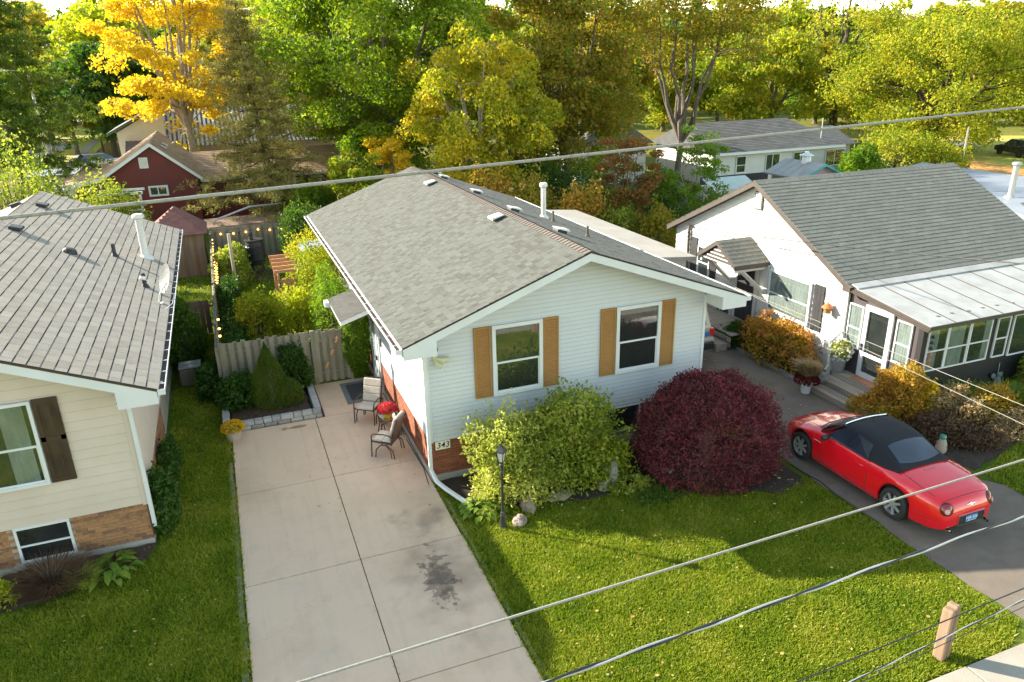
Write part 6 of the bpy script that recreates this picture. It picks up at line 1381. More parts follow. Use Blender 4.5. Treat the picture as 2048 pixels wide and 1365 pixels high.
for i, (x, y, r_x, h_, n_, lb) in enumerate(((2.75, 23.2, .75, 2.9, 6000, 'sunlit climber on the house wall behind the ivy column'), (2.75, 25.6, .95, 3.1, 7000, 'yellow-green climber under the eave, second along the wall'), (2.6, 28.0, .9, 3.0, 6000, 'yellow-green climber at the far wall end'))):
    shrub(lb, (x, y, 0), (r_x, 1.2, h_), n_, .085, LM['ygreen'] if i else LM['hedge'], seed=20+i, rough=.22, name='climbing_shrub', group='climbers along the left wall')
shrub('golden-leaved small tree in the middle of the back garden', (.55, 24.6, 0), (1.0, .9, 2.0), 5000, .10, LM['ygreen'], seed=24, rough=.3, shell=(.4, 1))
shrub('yellow-leaved bush at the right of the golden small tree', (1.75, 24.2, 0), (.9, .9, 2.1), 5500, .10, LM['lime'], seed=25, rough=.3, shell=(.4, 1))
shrub('long dark hedge plant along the side fence, near end', (-.25, 24.0, 0), (.55, 2.2, 1.2), 5000, .10, LM['ivy'], seed=26)
shrub('dark shrub in the middle of the side fence', (-.3, 28.2, 0), (.5, 1.8, 1.5), 4000, .11, LM['ivy'], seed=27)
shrub('leafy shrub by the grey metal post', (-.1, 33.8, 0), (.85, 1.6, 1.6), 5000, .13, LM['bush'], seed=28)
shrub('dark shrubbery at the right end of the back fence', (3.6, 36.4, 0), (1.3, 1.5, 2.6), 6500, .14, LM['dgreen'], seed=29)
shrub('green shrub climbing over the back fence end', (4.3, 38.8, 0), (1.6, 1.2, 3.2), 6500, .15, LM['green'], seed=30)
shrub('ivy at the foot of the cream house corner', (-2.05, 15.0, 0), (.28, .75, 1.15), 2200, .09, LM['ivy'], seed=31)
shrub('ivy creeping along the cream house wall', (-2.05, 17.1, 0), (.22, .8, .8), 1400, .09, LM['ivy'], seed=32)
def hosta(label, c, R_, n, m, size=.2, seed=1, h=.3):
    t = empty('hosta', tuple(c), label, 'hosta', None, world=False); r = np.random.default_rng(seed); mbl = []
    for i in range(n):
        th = r.random()*6.283; f = math.sqrt(r.random()); d = np.array([math.cos(th), math.sin(th), 0]); s = np.array([-d[1], d[0], 0]); p = d*R_*f*.8; z0 = h*(1-.65*f)+.05*r.random(); s_ = size*(.7+.5*r.random())
        mb = MB(); a = p+Z*z0
        mb.add([a-d*s_*.1, a+d*s_*.3+s*s_*.32+Z*s_*.12, a+d*s_*.3+Z*s_*.04, a+d*s_*.3-s*s_*.32+Z*s_*.12, a+d*s_*.75+s*s_*.24-Z*s_*.05, a+d*s_*.75-Z*s_*.12, a+d*s_*.75-s*s_*.24-Z*s_*.05, a+d*s_*1.1-Z*s_*.38], [(0, 2, 1), (0, 3, 2), (1, 2, 5, 4), (2, 3, 6, 5), (4, 5, 7), (5, 6, 7)])
        mb.tube([p*.3, a], [.006, .005], 3); obj('leaf', mb, m, t, smooth=True)
    return t
hosta('large-leaved hosta in front of the cream house brick wall', (-2.95, 13.55, 0), .52, 70, LM['hosta'], .2, 1)
hosta('sunlit hosta at the foot of the black lamp post', (4.15, 12.75, 0), .5, 80, LM['hosta'], .16, 2, .26)
grassclump('brown tangle of dry stems under the cream house window', (-3.9, 13.45, 0), .75, .5, 1500, LM['brown'], name='dry_plant', cat='dry plant', w_=.007, seed=3)
grassclump('grey-green wispy plant beside the hosta by the cream house', (-3.35, 13.3, 0), .35, .4, 500, LM['pale_leaf'], name='wispy_plant', cat='plant', w_=.006, seed=4)
shrub('small yellow shrub at the bottom left corner', (-4.75, 13.35, 0), (.35, .3, .5), 900, .08, LM['lime'], seed=33)
shrub('low green plants between the bushes in the front bed', (7.4, 12.35, 0), (.6, .3, .25), 900, .09, LM['bush'], seed=34, stems=False)
shrub('low dark ground cover plant on the lawn before the purple bush', (7.9, 11.75, 0), (.6, .25, .13), 1500, .05, LM['dgreen'], seed=35, stems=False)
# potted mums
def potmum(label, c, pot, pr, ph, fm, fr, seed=1, leaf=True):
    t = empty('potted_flowers', tuple(c), label, 'flower pot', world=False)
    mb = MB(); mb.lathe([(0, 0), (pr*.78, 0), (pr, ph*.95), (pr*1.04, ph), (pr*.9, ph), (pr*.88, ph*.85), (0, ph*.85)], 24); obj('pot', mb, pot, t)
    r = np.random.default_rng(seed); n = 900; D = rdirs(r, n); D[:, 2] = np.abs(D[:, 2]); P = D*np.array([fr, fr, fr*.72])+np.array([0, 0, ph*.9]); V, F = leafgeo(P, .045, .9, outdir=D); bigmesh('blossom', V, F, fm, t, kind='stuff')
    D = rdirs(r, 500); D[:, 2] = np.abs(D[:, 2])*.8-.1; P = D*fr*.88*np.array([1, 1, .72])+np.array([0, 0, ph*.9]); V, F = leafgeo(P, .05, .6); bigmesh('foliage', V, F, LM['bush'], t); return t
potmum('yellow chrysanthemums in a beige planter at the driveway corner', (-.60, 18.28, .0), G['clay'], .22, .34, LM['ymum'], .29, 1)
potmum('red chrysanthemums in a yellow foil pot on the glass patio table', (3.1, 16.98, .505), G['ypot'], .13, .2, LM['redmum'], .25, 2)
# plants of the right-hand garden
hb = shrub('orange hydrangea bush below the picture window', (15.25, 16.9, 0), (.75, 1.55, 1.35), 6500, .10, LM['orange'], seed=41, rough=.2, name='hydrangea_bush', cat='hydrangea')
rg_ = np.random.default_rng(5); hp = []
for i in range(62):
    d = rdirs(rg_, 1)[0]; d[2] = abs(d[2]); d[0] = -abs(d[0])*.9 if rg_.random() < .7 else d[0]; hp.append((d[0]*.78, d[1]*1.6, .52+d[2]*1.0))
heads(hb, hp, .10, LM['hyd'], nl=26, size=.055)
shrub('dark green shrub at the deck end of the hydrangea', (14.95, 18.55, 0), (.5, .6, .75), 2600, .09, LM['ivy'], seed=42)
strip('log_edging', [(14.74, 18.9, 0), (14.72, 17.5, 0), (14.76, 16.2, 0), (14.68, 15.1, 0)], .12, .10, G['wstat'], label='weathered pale log edging along the asphalt', category='edging')
pg_ = empty('potted_grass', (14.42, 14.75, .012), 'white bucket of dark red mums with tan ornamental grass by the steps', 'flower pot', world=False)
mb = MB(); mb.lathe([(0, 0), (.12, 0), (.16, .3), (.17, .32), (.14, .32), (0, .28)], 20); obj('pot', mb, G['wpot'], pg_)
P = rdirs(rng, 1500); P[:, 2] = np.abs(P[:, 2]); V, F = leafgeo(P*np.array([.34, .34, .28])+np.array([0, 0, .33]), .05, .8); bigmesh('blossom', V, F, LM['dkred'], pg_, kind='stuff')
gc = grassclump('x', (0, 0, 0), .42, .85, 900, LM['tan'], seed=6, droop=.9); bl_ = gc.children[0]; bl_.parent = pg_; bl_.location = (0, 0, .3); bpy.data.objects.remove(gc)
wf = empty('potted_flowers', (15.5, 14.75, .49), 'white flowers in a grey pot on the top step by the sunroom', 'flower pot', world=False)
mb = MB(); mb.lathe([(0, 0), (.15, 0), (.2, .38), (.21, .4), (0, .36)], 16); obj('pot', mb, G['wstat'], wf)
P = rdirs(rng, 1700); V, F = leafgeo(P*.30*rng.random((1700, 1))**.3+np.array([0, 0, .62]), .07, .6); bigmesh('foliage', V, F, LM['bush'], wf)
P = rdirs(rng, 260); V, F = leafgeo(P*.33+np.array([0, 0, .62]), .07, .95); bigmesh('blossom', V, F, LM['wht'], wf, kind='stuff')
pk = empty('carved_pumpkin', (15.05, 14.78, .18), 'white turban-shaped gourd ornament on the lowest step', 'gourd', world=False)
mb = MB(); mb.lathe([(0, 0), (.13, .02), (.17, .1), (.15, .18), (.1, .2), (.11, .24), (.06, .3), (0, .31)], 14); obj('gourd', mb, G['wstat'], pk, smooth=True)
shrub('bronze-orange rounded bush at the sunroom corner', (15.35, 12.45, 0), (.78, .75, 1.5), 9000, .07, LM['orange'], seed=43, rough=.2)
shrub('bronze bush nearest the car bonnet', (14.7, 12.7, 0), (.45, .7, .8), 3500, .07, LM['orange'], seed=44, rough=.25)
shrub('yellow-leaved plant among the bronze bushes', (15.9, 12.1, 0), (.4, .35, 1.15), 1500, .11, LM['yellow'], seed=45, rough=.3)
shrub('pink-brown faded flower bush below the sunroom windows', (16.3, 11.6, 0), (.75, .6, 1.05), 5000, .07, LM['tan'], seed=46, rough=.3)
shrub('dark brown seed-head bush beside the car', (15.45, 11.35, 0), (.75, .55, .7), 4500, .06, LM['brown'], seed=47, rough=.25)
grassclump('green grassy clump between the faded flowers', (16.9, 11.9, 0), .6, 1.1, 700, LM['hedge'], seed=48, w_=.014)
shrub('orange-tipped perennial bush right of the grassy clump', (17.3, 11.5, 0), (.75, .6, 1.0), 4500, .07, LM['orange'], seed=49, rough=.3)
grassclump('broad yellow-green grass clump at the lawn edge', (18.0, 11.5, 0), .75, .95, 1100, LM['hosta'], seed=50, w_=.014)
shrub('low tan and pink dry bush at the lawn edge', (17.2, 10.85, 0), (.9, .45, .55), 3500, .07, LM['tan'], seed=51, rough=.3)
shrub('low brown dry bush next to the garden statue', (16.0, 10.75, 0), (.7, .45, .5), 3000, .06, LM['brown'], seed=52, rough=.3)
h2 = shrub('pale green hydrangea bush below the large sunroom window', (19.9, 12.0, 0), (.85, .75, 1.25), 4500, .11, LM['bush'], seed=53, name='hydrangea_bush', cat='hydrangea')
hp = []
for i in range(46):
    d = rdirs(rg_, 1)[0]; d[2] = abs(d[2]); d[1] = -abs(d[1]); hp.append((d[0]*.88, d[1]*.78, .35+d[2]*.95))
heads(h2, hp, .10, LM['hydp'], nl=26, size=.06, seed=3)
# ================================================================ beyond the gardens
def place(px_, pt, pb, Y, rpx):
    c_ = gy(px_, (pt+pb)/2, Y); H = gy(px_, pt, Y)[2]; cb = gy(px_, pb, Y)[2]; R_ = rpx/1488*np.linalg.norm(c_-np.array([0, 0, CH])); return (float(c_[0]), float(Y), 0.0), float(H), float(max(.3, cb)), float(R_)
def T_(label, px_, pt, pb, Y, rpx, lm, bm_, n, ls, **k):
    b_, H, cb, R_ = place(px_, pt, pb, Y, rpx); return tree(label, b_, H, R_, cb, lm, bm_, n, ls, **k)
T_('tall golden-yellow tree with upswept branches behind the red house', 350, -150, 290, 60, 118, LM['yellow'], G['barkl'], 30000, .25, seed=2, nclump=120, tr=.32, limbs=9, rc=.15, shell=(.3, 1), bent=.5, name='yellow_tree')
T_('large green maple filling the sky behind the middle house, left part', 735, -150, 335, 47, 205, LM['green'], G['bark'], 84000, .22, seed=3, nclump=230, tr=.42, limbs=8, rc=.14, name='maple_tree')
T_('yellow-green locust tree with hanging sprays right behind the middle house roof', 950, 75, 365, 37.5, 145, LM['locust'], G['barkl'], 40000, .175, seed=4, nclump=110, tr=.2, limbs=7, rc=.16, hang=.5, name='locust_tree')
T_('tall green and rust maple behind the flue of the middle house', 1135, -110, 345, 45, 135, LM['mixed'], G['bark'], 50000, .22, seed=5, nclump=170, tr=.3, limbs=7, rc=.17, name='maple_tree')
T_('dense dark green tree lower behind the ridge', 1030, 120, 400, 50, 110, LM['dgreen'], G['bark'], 12000, .3, seed=15, nclump=60, tr=.25, rc=.2)
T_('big half-bare tree with fanning pale grey limbs left of the black-roofed house', 1375, -150, 150, 47, 175, LM['mixed'], G['bark'], 22000, .23, seed=6, nclump=150, tr=.26, limbs=9, rc=.12, bent=.7, shell=(.35, 1), fork=3.2, name='ash_tree')
T_('leafy green tree behind the black-roofed house', 1545, 40, 262, 66, 105, LM['ygreen'], G['bark'], 18000, .36, seed=7, nclump=80, tr=.35, rc=.18)
T_('nearly bare tree with thick forked limbs against the sky', 1690, -60, 160, 62, 95, LM['ygreen'], G['barkd'], 2600, .32, seed=8, nclump=60, tr=.5, limbs=7, rc=.14, fork=5.0, bent=.6, name='ash_tree')
T_('broad yellow-green tree with dark spreading limbs at the right', 1890, 0, 315, 52, 185, LM['ygreen'], G['barkd'], 62000, .25, seed=9, nclump=210, tr=.42, limbs=9, rc=.13, bent=.6, name='maple_tree')
T_('yellow-green tree at the right edge beyond the lawn', 2065, 55, 290, 66, 85, LM['lime'], G['barkd'], 14000, .35, seed=10, nclump=60, tr=.3)
T_('lime-yellow round tree far behind the dark maple', 215, 8, 190, 105, 80, LM['lime'], G['bark'], 12000, .55, seed=11, nclump=70, tr=.3, rc=.2)
T_('dark green street maple with orange top beside the far sidewalk', 203, 85, 262, 88, 88, LM['dgreen'], G['barkd'], 16000, .5, seed=12, nclump=80, tr=.35, rc=.2, name='maple_tree')
T_('orange-tinged tree between the dark maple and the left pine', 130, 110, 280, 96, 70, LM['mixed'], G['bark'], 8000, .5, seed=13, nclump=50)
T_('dark plum-leaved tree behind the golden tree', 285, 130, 235, 92, 42, LM['purple'], G['bark'], 5000, .4, seed=14, nclump=30)
conifer('brown-green pine standing behind the back garden fence', place(520, 10, 400, 42.5, 10)[0], place(490, 8, 400, 42.5, 10)[1], 3.7, 2.2, LM['pine'], G['barkd'], 80000, seed=4, tiers=24, size=.20, lean=(-.5, 0))
bL = place(40, -200, 380, 54, 10)
conifer('large green pine cut off by the left edge of the photo', (bL[0][0]-1.8, 54, 0), 20, 4.9, 3.6, LM['pineg'], G['bark'], 90000, seed=8, tiers=25, size=.33)
conifer('small green pine sapling behind the cream house ridge', place(110, 290, 400, 33, 10)[0], 4.2, 1.9, .4, LM['pineg'], G['bark'], 12000, seed=9, tiers=11, size=.12)
T_('small rust-red tree behind the flat annex', 1252, 262, 450, 31.5, 62, LM['rust'], G['bark'], 9000, .13, seed=16, nclump=50, tr=.07, rc=.2, name='small_tree')
T_('slender green birch beside the rust-red tree', 1392, 262, 470, 31.5, 62, LM['hedge'], G['barkl'], 8000, .12, seed=17, nclump=60, tr=.06, rc=.17, name='small_tree')
T_('yellow and orange small tree right of the long brown roof', 722, 300, 440, 36.5, 62, LM['ygreen'], G['bark'], 9000, .17, seed=18, nclump=50, tr=.08, rc=.2, name='small_tree')
T_('small golden tree under the maple behind the roof corner', 780, 270, 400, 40, 60, LM['yellow'], G['bark'], 6000, .19, seed=19, nclump=40, tr=.08, rc=.2, name='small_tree')
for i, (px_, pt, pb, Y, r_, lm) in enumerate(((980, 330, 420, 33, 60, 'orange'), (1070, 350, 450, 32, 60, 'mixed'), (1165, 370, 470, 31, 60, 'orange'), (1235, 400, 500, 30.5, 55, 'bush'), (1310, 420, 500, 29.5, 50, 'mixed'), (1110, 300, 400, 36, 70, 'dgreen'), (1330, 330, 470, 36, 60, 'dgreen'), (1200, 300, 420, 37, 70, 'green'))):
    b_, H, cb, R_ = place(px_, pt, pb, Y, r_); shrub(('bronze', 'green and rust', 'orange-brown', 'mid-green', 'rusty green', 'dark green', 'dark leafy', 'bright green')[i]+' undergrowth shrub in the thicket behind the annex', b_, (R_, R_*.8, H), 4200, .15, LM[lm], seed=60+i, rough=.3, shell=(.4, 1), group='thicket behind the annex')
for i, (px_, pt, Y, r_, lm, lb) in enumerate(((1790, 262, 44, 75, 'ygreen', 'large-leaved green shrub beside the black-roofed house'), (1870, 285, 43, 60, 'ygreen', 'yellow-green shrub before the far road'), (1720, 300, 42, 40, 'hedge', 'bright green shrub right of the pink playhouse'), (215, 365, 42, 60, 'bush', 'green vine growing on the white pergola by the red house'), (330, 330, 48.5, 10, 'bush', 'tiny shrub by the red house'), (8, 300, 37, 85, 'bush', 'green bush at the left edge behind the cream house roof'), (75, 335, 40, 60, 'pineg', 'dark green bush left of the red house eave'))):
    if i == 4: continue
    b_, H, cb, R_ = place(px_, pt, 380, Y, r_); shrub(lb, b_, (R_, R_*.8, H), 4500, .22 if i < 3 else .16, LM[lm], seed=80+i, rough=.3, shell=(.4, 1))
for i, (px_, pt, pb, Y, r_, lm, lb) in enumerate(((1230, 60, 230, 74, 80, 'mixed', 'rusty-green tree seen between the two maples and the half-bare tree'), (1330, 90, 240, 84, 75, 'ygreen', 'yellowish tree glimpsed behind the half-bare trunk'), (1440, 70, 235, 80, 75, 'green', 'green tree right behind the half-bare limbs'), (1640, 80, 235, 82, 70, 'green', 'green tree behind the forked bare tree'), (1760, 60, 240, 78, 80, 'ygreen', 'yellow-green tree left of the broad spreading tree'), (20, 120, 280, 90, 90, 'green', 'green tree half hidden by the left pine'), (560, -20, 250, 78, 95, 'ygreen', 'yellow-green tree filling the gap behind the brown-green pine'), (930, -60, 200, 72, 110, 'green', 'green tree high behind the locust tree'), (1985, 120, 280, 84, 90, 'green', 'green tree behind the broad spreading tree at the right'))):
    T_(lb, px_, pt, pb, Y, r_, LM[lm], G['bark'], 11000, .42, seed=100+i, nclump=60, tr=.3, rc=.2)
# distant belt of trees, each one its own
protos = []
for i, (lm, nm) in enumerate((('far', 'mixed-colour'), ('green', 'green'), ('ygreen', 'yellowish'), ('dgreen', 'dark'))):
    protos.append(tree('prototype', (0, 0, 0), 15, 6.2, 2.5, LM[lm], G['bark'], 3600, .95, seed=30+i, nclump=46, tr=.35, rc=.2, name='distant_tree', group='trees on the far skyline'))
r_ = random.Random(12); used = set(); k_ = 0
ORD = 'first second third fourth fifth sixth seventh eighth ninth tenth eleventh twelfth thirteenth fourteenth fifteenth sixteenth seventeenth eighteenth nineteenth twentieth twenty-first twenty-second twenty-third twenty-fourth twenty-fifth twenty-sixth twenty-seventh twenty-eighth twenty-ninth thirtieth thirty-first thirty-second thirty-third thirty-fourth thirty-fifth thirty-sixth thirty-seventh thirty-eighth thirty-ninth fortieth forty-first forty-second forty-third forty-fourth forty-fifth'.split()
pos_ = ['above the left pine', 'left of the lime tree', 'above the street maple', 'beyond the golden tree', 'beyond the big maple', 'beyond the locust tree', 'above the black roof', 'behind the bare tree', 'behind the broad right tree', 'at the far right']
for row, (Y0, step, top) in enumerate(((112, 105, 1.0), (150, 80, 1.12), (205, 62, 1.35))):
    px_ = -140; kk = 0
    while px_ < 2200:
        q = gz(px_+r_.uniform(-20, 20), 98 if px_ > 1000 else 118, 0); Y = Y0*r_.uniform(.93, 1.08); g = gy(px_, 80, Y)
        j = r_.randrange(4); o = protos[j] if j not in used else copy_tree(protos[j]); used.add(j)
        s_ = r_.uniform(.8, 1.08)*top*(1.12 if px_ < 500 else 1.1); o.location = (float(g[0]), Y, 0); o.scale = (s_*r_.uniform(.9, 1.2), s_, s_); o.rotation_euler.z = r_.random()*6.28
        cnt = int((px_+140)/step)
        o['label'] = ('mixed-colour', 'green', 'yellowish', 'dark green')[j]+' distant tree, '+ORD[kk]+' from the left in the '+('nearest', 'middle', 'farthest')[row]+' skyline row'; kk += 1; px_ += step*r_.uniform(.8, 1.2)
for j in range(4):
    if j not in used: protos[j].location = (-60-10*j, 200, 0)

# ---- red house behind the back fence
RH = empty('red_house', (-3, 48, 0), 'dark red-sided house with brown shingle roofs behind the garden', 'house')
Yr = 46.0
w0 = [(-7.3, 0), (-1.15, 0), (-1.15, 3.1), (-3.26, 4.85), (-5.85, 3.25), (-7.3, 2.95)]
mb = MB(); mb.prism([(x, Yr, z) for x, z in w0], (0, 8, 0)); wl_ = obj('wall', mb, G['redsid'], RH)
z = .2
def rspan(z): 
    return (-7.28, -1.17) if z < 2.95 else (-5.85+(z-3.2)/1.6*2.59 if z > 3.2 else -6.2, -1.15-(z-3.1)/1.75*2.11 if z > 3.1 else -1.17)
siding(wl_, G['redsid'], (0, Yr, 0), (1, 0, 0), (0, -1, 0), .22, .1, 4.8, rspan, th=.02)
tp = [(-7.9, 3.02), (-5.95, 3.36), (-3.26, 5.06), (-.85, 3.06)]
mb = MB(); lo = [(x, z-.2) for x, z in tp]; mb.prism([(x, Yr-.4, z) for x, z in lo]+[(x, Yr-.4, z) for x, z in tp[::-1]], (0, 8.6, 0)); rr_ = obj('roof', mb, G['trim'], RH)
for a, b, nr_, ts in ((tp[0], tp[1], 60, (.4,)), (tp[1], tp[2], 80, (.4,)), (tp[3], tp[2], 120, (.4,))):
    shingles(rr_, (a[0], Yr-.42, a[1]+.004), (0, 1, 0), (b[0]-a[0], 0, b[1]-a[1]), 8.6, math.hypot(b[0]-a[0], b[1]-a[1]), G['shinB'], exp=.3, tabs=ts, thick=.02, near=nr_, jit=1, gap=.02)
for y in (47.2, 48.6): add_roof_vent(RH, (-2.7, y, 4.62), (.82, 0, 1), G['ventc'], G['shinB'])
mb = MB(); mb.box(-3.95, -3.5, Yr-.05, Yr, 3.7, 4.28); gv = obj('gable_vent', mb, G['trim'], RH)
for i in range(6): mb = MB(); mb.box(-3.9, -3.55, Yr-.065, Yr-.05, 3.76+i*.08, 3.80+i*.08); obj('slat', mb, G['galv'], gv)
window(RH, (-3.72, Yr-.02, 2.15), (1, 0, 0), (0, -1, 0), 1.0, .58, 'slider', fr=.1)
mb = MB(); mb.box(-1.2, 6.6, 46.9, 52, 0, 2.75); obj('wing_wall', mb, G['redsid'], RH)
zr = float(gy(560, 295, 49.4)[2])
mb = MB(); mb.prism([(-1.0, 46.4, 2.72), (-1.0, 49.4, zr-.12), (-1.0, 52.4, 2.72), (-1.0, 52.4, 2.85), (-1.0, 49.4, zr), (-1.0, 46.4, 2.85)], (8.3, 0, 0)); rw = obj('roof', mb, G['trim'], RH)
shingles(rw, (-2.0, 46.38, 2.86), (1, 0, 0), (0, 3.0, zr-2.85), 9.35, math.hypot(3, zr-2.85), G['shinB'], exp=.21, tabs=(.34,), thick=.014, near=40, jit=1)
mb = MB(); mb.box(-.9, 7.2, 46.26, 46.38, 2.72, 2.84); obj('gutter', mb, G['trim'], RH)
for x in (4.1, 5.6): mb = MB(); mb.box(x, x+.14, 46.45, 46.6, 0, 2.7); obj('porch_post', mb, G['trim'], RH)
mb = MB(); mb.box(3.4, 6.4, 46.82, 46.88, .2, 2.3); obj('porch_shade_panel', mb, G['dark'], RH)  # flat dark panel stands in for the shade under the porch
PG = empty('white_pergola', (-5.2, 42.2, 0), 'white garden frame overgrown with vine in front of the red house', 'pergola')
for x in (-5.6, -3.9): mb = MB(); mb.box(x, x+.12, 42, 42.12, 0, 3.0); obj('post', mb, G['trim'], PG)
for y in (42.0, 43.4): mb = MB(); mb.box(-5.8, -3.7, y, y+.1, 2.9, 3.02); obj('beam', mb, G['trim'], PG)
for z in (2.1, 1.7): mb = MB(); mb.box(-4.6, -3.85, 41.95, 42.0, z, z+.07); obj('rail', mb, G['trim'], PG)
# neighbour's lean-to and junk right behind the back fence
LT = empty('lean_to', (1.2, 39.8, 0), 'weathered grey lean-to roof just over the back fence', 'lean-to')
mb = MB(); mb.prism([(-1.0, 38.45, 1.5), (3.0, 38.45, 1.55), (3.0, 39.7, 1.75), (-1.0, 39.7, 1.7)], (0, 0, .08)); obj('roof', mb, G['shedw'], LT)
mb = MB(); mb.box(-.9, 2.9, 39.0, 40.4, 0, 1.55); obj('wall', mb, G['fence'], LT)
mb = MB(); mb.tube([(-.5, 38.8, 1.85), (1.2, 38.9, 2.35), (2.6, 39.4, 2.3)], .05, 5); obj('pole', mb, G['galv'], LT)
# ---- white and tan house with a ribbed metal roof, far left
WH = empty('metal_roofed_house', (0, 66, 0), 'white and tan house with a striped metal roof behind the golden tree', 'house')
mb = MB(); mb.prism([(-6.5, 64, 0), (-3.3, 64, 0), (-3.3, 64, 6.1), (-6.6, 64, 4.35)], (0, 7, 0)); obj('wall', mb, G['wwood'], WH)
mb = MB(); mb.prism([(-7.3, 63.7, 4.1), (-3.3, 63.7, 6.15), (-3.3, 63.7, 6.35), (-7.3, 63.7, 4.3)], (0, 7.5, 0)); obj('roof', mb, mat('dark_green_roof', [(.08, .11, .09), (.1, .13, .11)], .8), WH)
window(WH, (-6.1, 63.98, 1.0), (1, 0, 0), (0, -1, 0), .9, 1.9, 'single', fr=.12)
mb = MB(); mb.box(-5.9, -3.0, 61.5, 64, 0, 2.6); obj('porch_wall', mb, mat('tan_stucco', [(.46, .36, .24), (.5, .4, .28)], .9), WH)
mb = MB(); mb.prism([(-6.1, 61.2, 2.6), (-6.1, 64, 3.6), (-6.1, 64, 3.7), (-6.1, 61.2, 2.7)], (3.4, 0, 0)); pr2 = obj('porch_roof', mb, mat('purple_metal', [(.10, .09, .16), (.13, .12, .19)], .4), WH)
for i in range(11): mb = MB(); mb.prism([(-6.1+i*.33, 61.2, 2.7), (-6.1+i*.33, 64, 3.7), (-6.1+i*.33, 64, 3.75), (-6.1+i*.33, 61.2, 2.75)], (.05, 0, 0)); obj('rib', mb, pr2.data.materials[0], pr2)
mb = MB(); mb.box(-3.2, 9.0, 63.2, 72, 0, 3.2); obj('wall', mb, bpy.data.materials['tan_stucco'], WH)
mb = MB(); mb.prism([(-3.4, 62.6, 3.2), (-3.4, 67.5, 5.6), (-3.4, 72.4, 3.2)], (12.8, 0, 0)); mr = obj('metal_roof', mb, G['blackm'], WH)
sm = 2.4/4.9
for i in range(40):
    mb = MB(); mb.prism([(-3.4+i*.32, 62.55, 3.21), (-3.4+i*.32, 67.5, 5.64), (-3.4+i*.32, 67.5, 5.72), (-3.4+i*.32, 62.55, 3.29)], (.17, 0, 0)); obj('rib', mb, G['tin'], mr)
# pool cover / pale garage roof and parked white car left of the red house
mb = MB(); mb.box(-11.5, -6.5, 57.5, 60.5, 0, 2.2); gr = obj('garage', mb, G['galvw']); setp(gr, label='low pale flat-roofed garage left of the red house roof', category='garage')
mb = MB(); mb.box(-11.8, -6.3, 57.2, 60.8, 2.2, 2.35); obj('roof', mb, G['flat'], gr)
# ---- black-roofed white house at the right
BH = empty('black_roofed_house', (37, 47, 0), 'white-sided bungalow with a dark shingle roof beyond the gabled house', 'house')
Yw = 45.2; p = lambda px_, py_, Y: gy(px_, py_, Y)
eL, eR = p(1400, 304, Yw-.5), p(1690, 295, Yw-.5); rL, rR_ = p(1400, 241, Yw+4), p(1600, 238, Yw+4)
ze = float((eL[2]+eR[2])/2); zr_ = float((rL[2]+rR_[2])/2); x0, x1 = 33.2, float(eR[0])-.5
mb = MB(); mb.box(x0, x1, Yw, Yw+8, 0, ze-.1); wb_ = obj('wall', mb, G['wwood'], BH)
siding(wb_, G['wwood'], (0, Yw, 0), (1, 0, 0), (0, -1, 0), .24, .1, ze-.1, lambda z: (x0, x1), th=.02)
mb = MB(); mb.add([(x0-.4, Yw-.5, ze), (x1+.5, Yw-.5, ze), (x1-1.6, Yw+4, zr_), (x0-.4, Yw+4, zr_), (x1+.5, Yw+8.5, ze), (x0-.4, Yw+8.5, ze)], [(0, 1, 2, 3), (1, 4, 2), (2, 4, 5, 3), (0, 3, 5), (0, 5, 4, 1)]); rb = obj('roof', mb, G['shinK'], BH)
lr = math.hypot(4.5, zr_-ze)
shingles(rb, (x0-.4, Yw-.52, ze+.006), (1, 0, 0), (0, 4.5, zr_-ze), x1-x0+.9, lr, G['shinK'], exp=.24, tabs=(.6,), thick=.018, near=60, jit=1, ufn=lambda v: (0, (x1-x0+.9)-2.1*v/lr))
mb = MB(); mb.box(x0-.4, x1+.5, Yw-.56, Yw-.5, ze-.18, ze); obj('fascia', mb, G['trim'], BH)
for px_, wd in ((1482, .9), (1545, 1.3), (1600, 1.4), (1668, 1.9)):
    q = p(px_, 318, Yw); window(BH, (float(q[0])-wd/2, Yw-.025, ze-1.6), (1, 0, 0), (0, -1, 0), wd, 1.25, 'slider' if wd > 1 else 'double', fr=.07)
mb = MB(); mb.box(x1+.0, x1+3.5, Yw+2, Yw+7, 0, ze-.3); obj('wing', mb, G['wwood'], BH)
mb = MB(); mb.prism([(x1-.2, Yw+1.6, ze-.3), (x1-.2, Yw+4.5, ze+.9), (x1-.2, Yw+7.4, ze-.3)], (4, 0, 0)); obj('wing_roof', mb, G['shinK'], BH)
mb = MB(); q = p(1642, 290, Yw+.5); mb.tube([(q[0], Yw+.6, ze+.2), (q[0], Yw+.6, ze+1.9)], .04, 6); obj('roof_mast', mb, G['galv'], BH)
BK = empty('dark_gabled_house', (30, 52, 0), 'pale house with a dark gable roof half hidden behind the half-bare tree', 'house')
mb = MB(); mb.box(24.5, 30.3, 50, 57, 0, 2.9); obj('wall', mb, G['wwood'], BK)
mb = MB(); mb.prism([(24.1, 49.5, 2.85), (27.4, 49.5, 4.9), (30.7, 49.5, 2.85)], (0, 8, 0)); obj('roof', mb, G['shinK'], BK)
window(BK, (25.6, 49.97, 1.0), (1, 0, 0), (0, -1, 0), 1.0, 1.2, 'double', fr=.07)
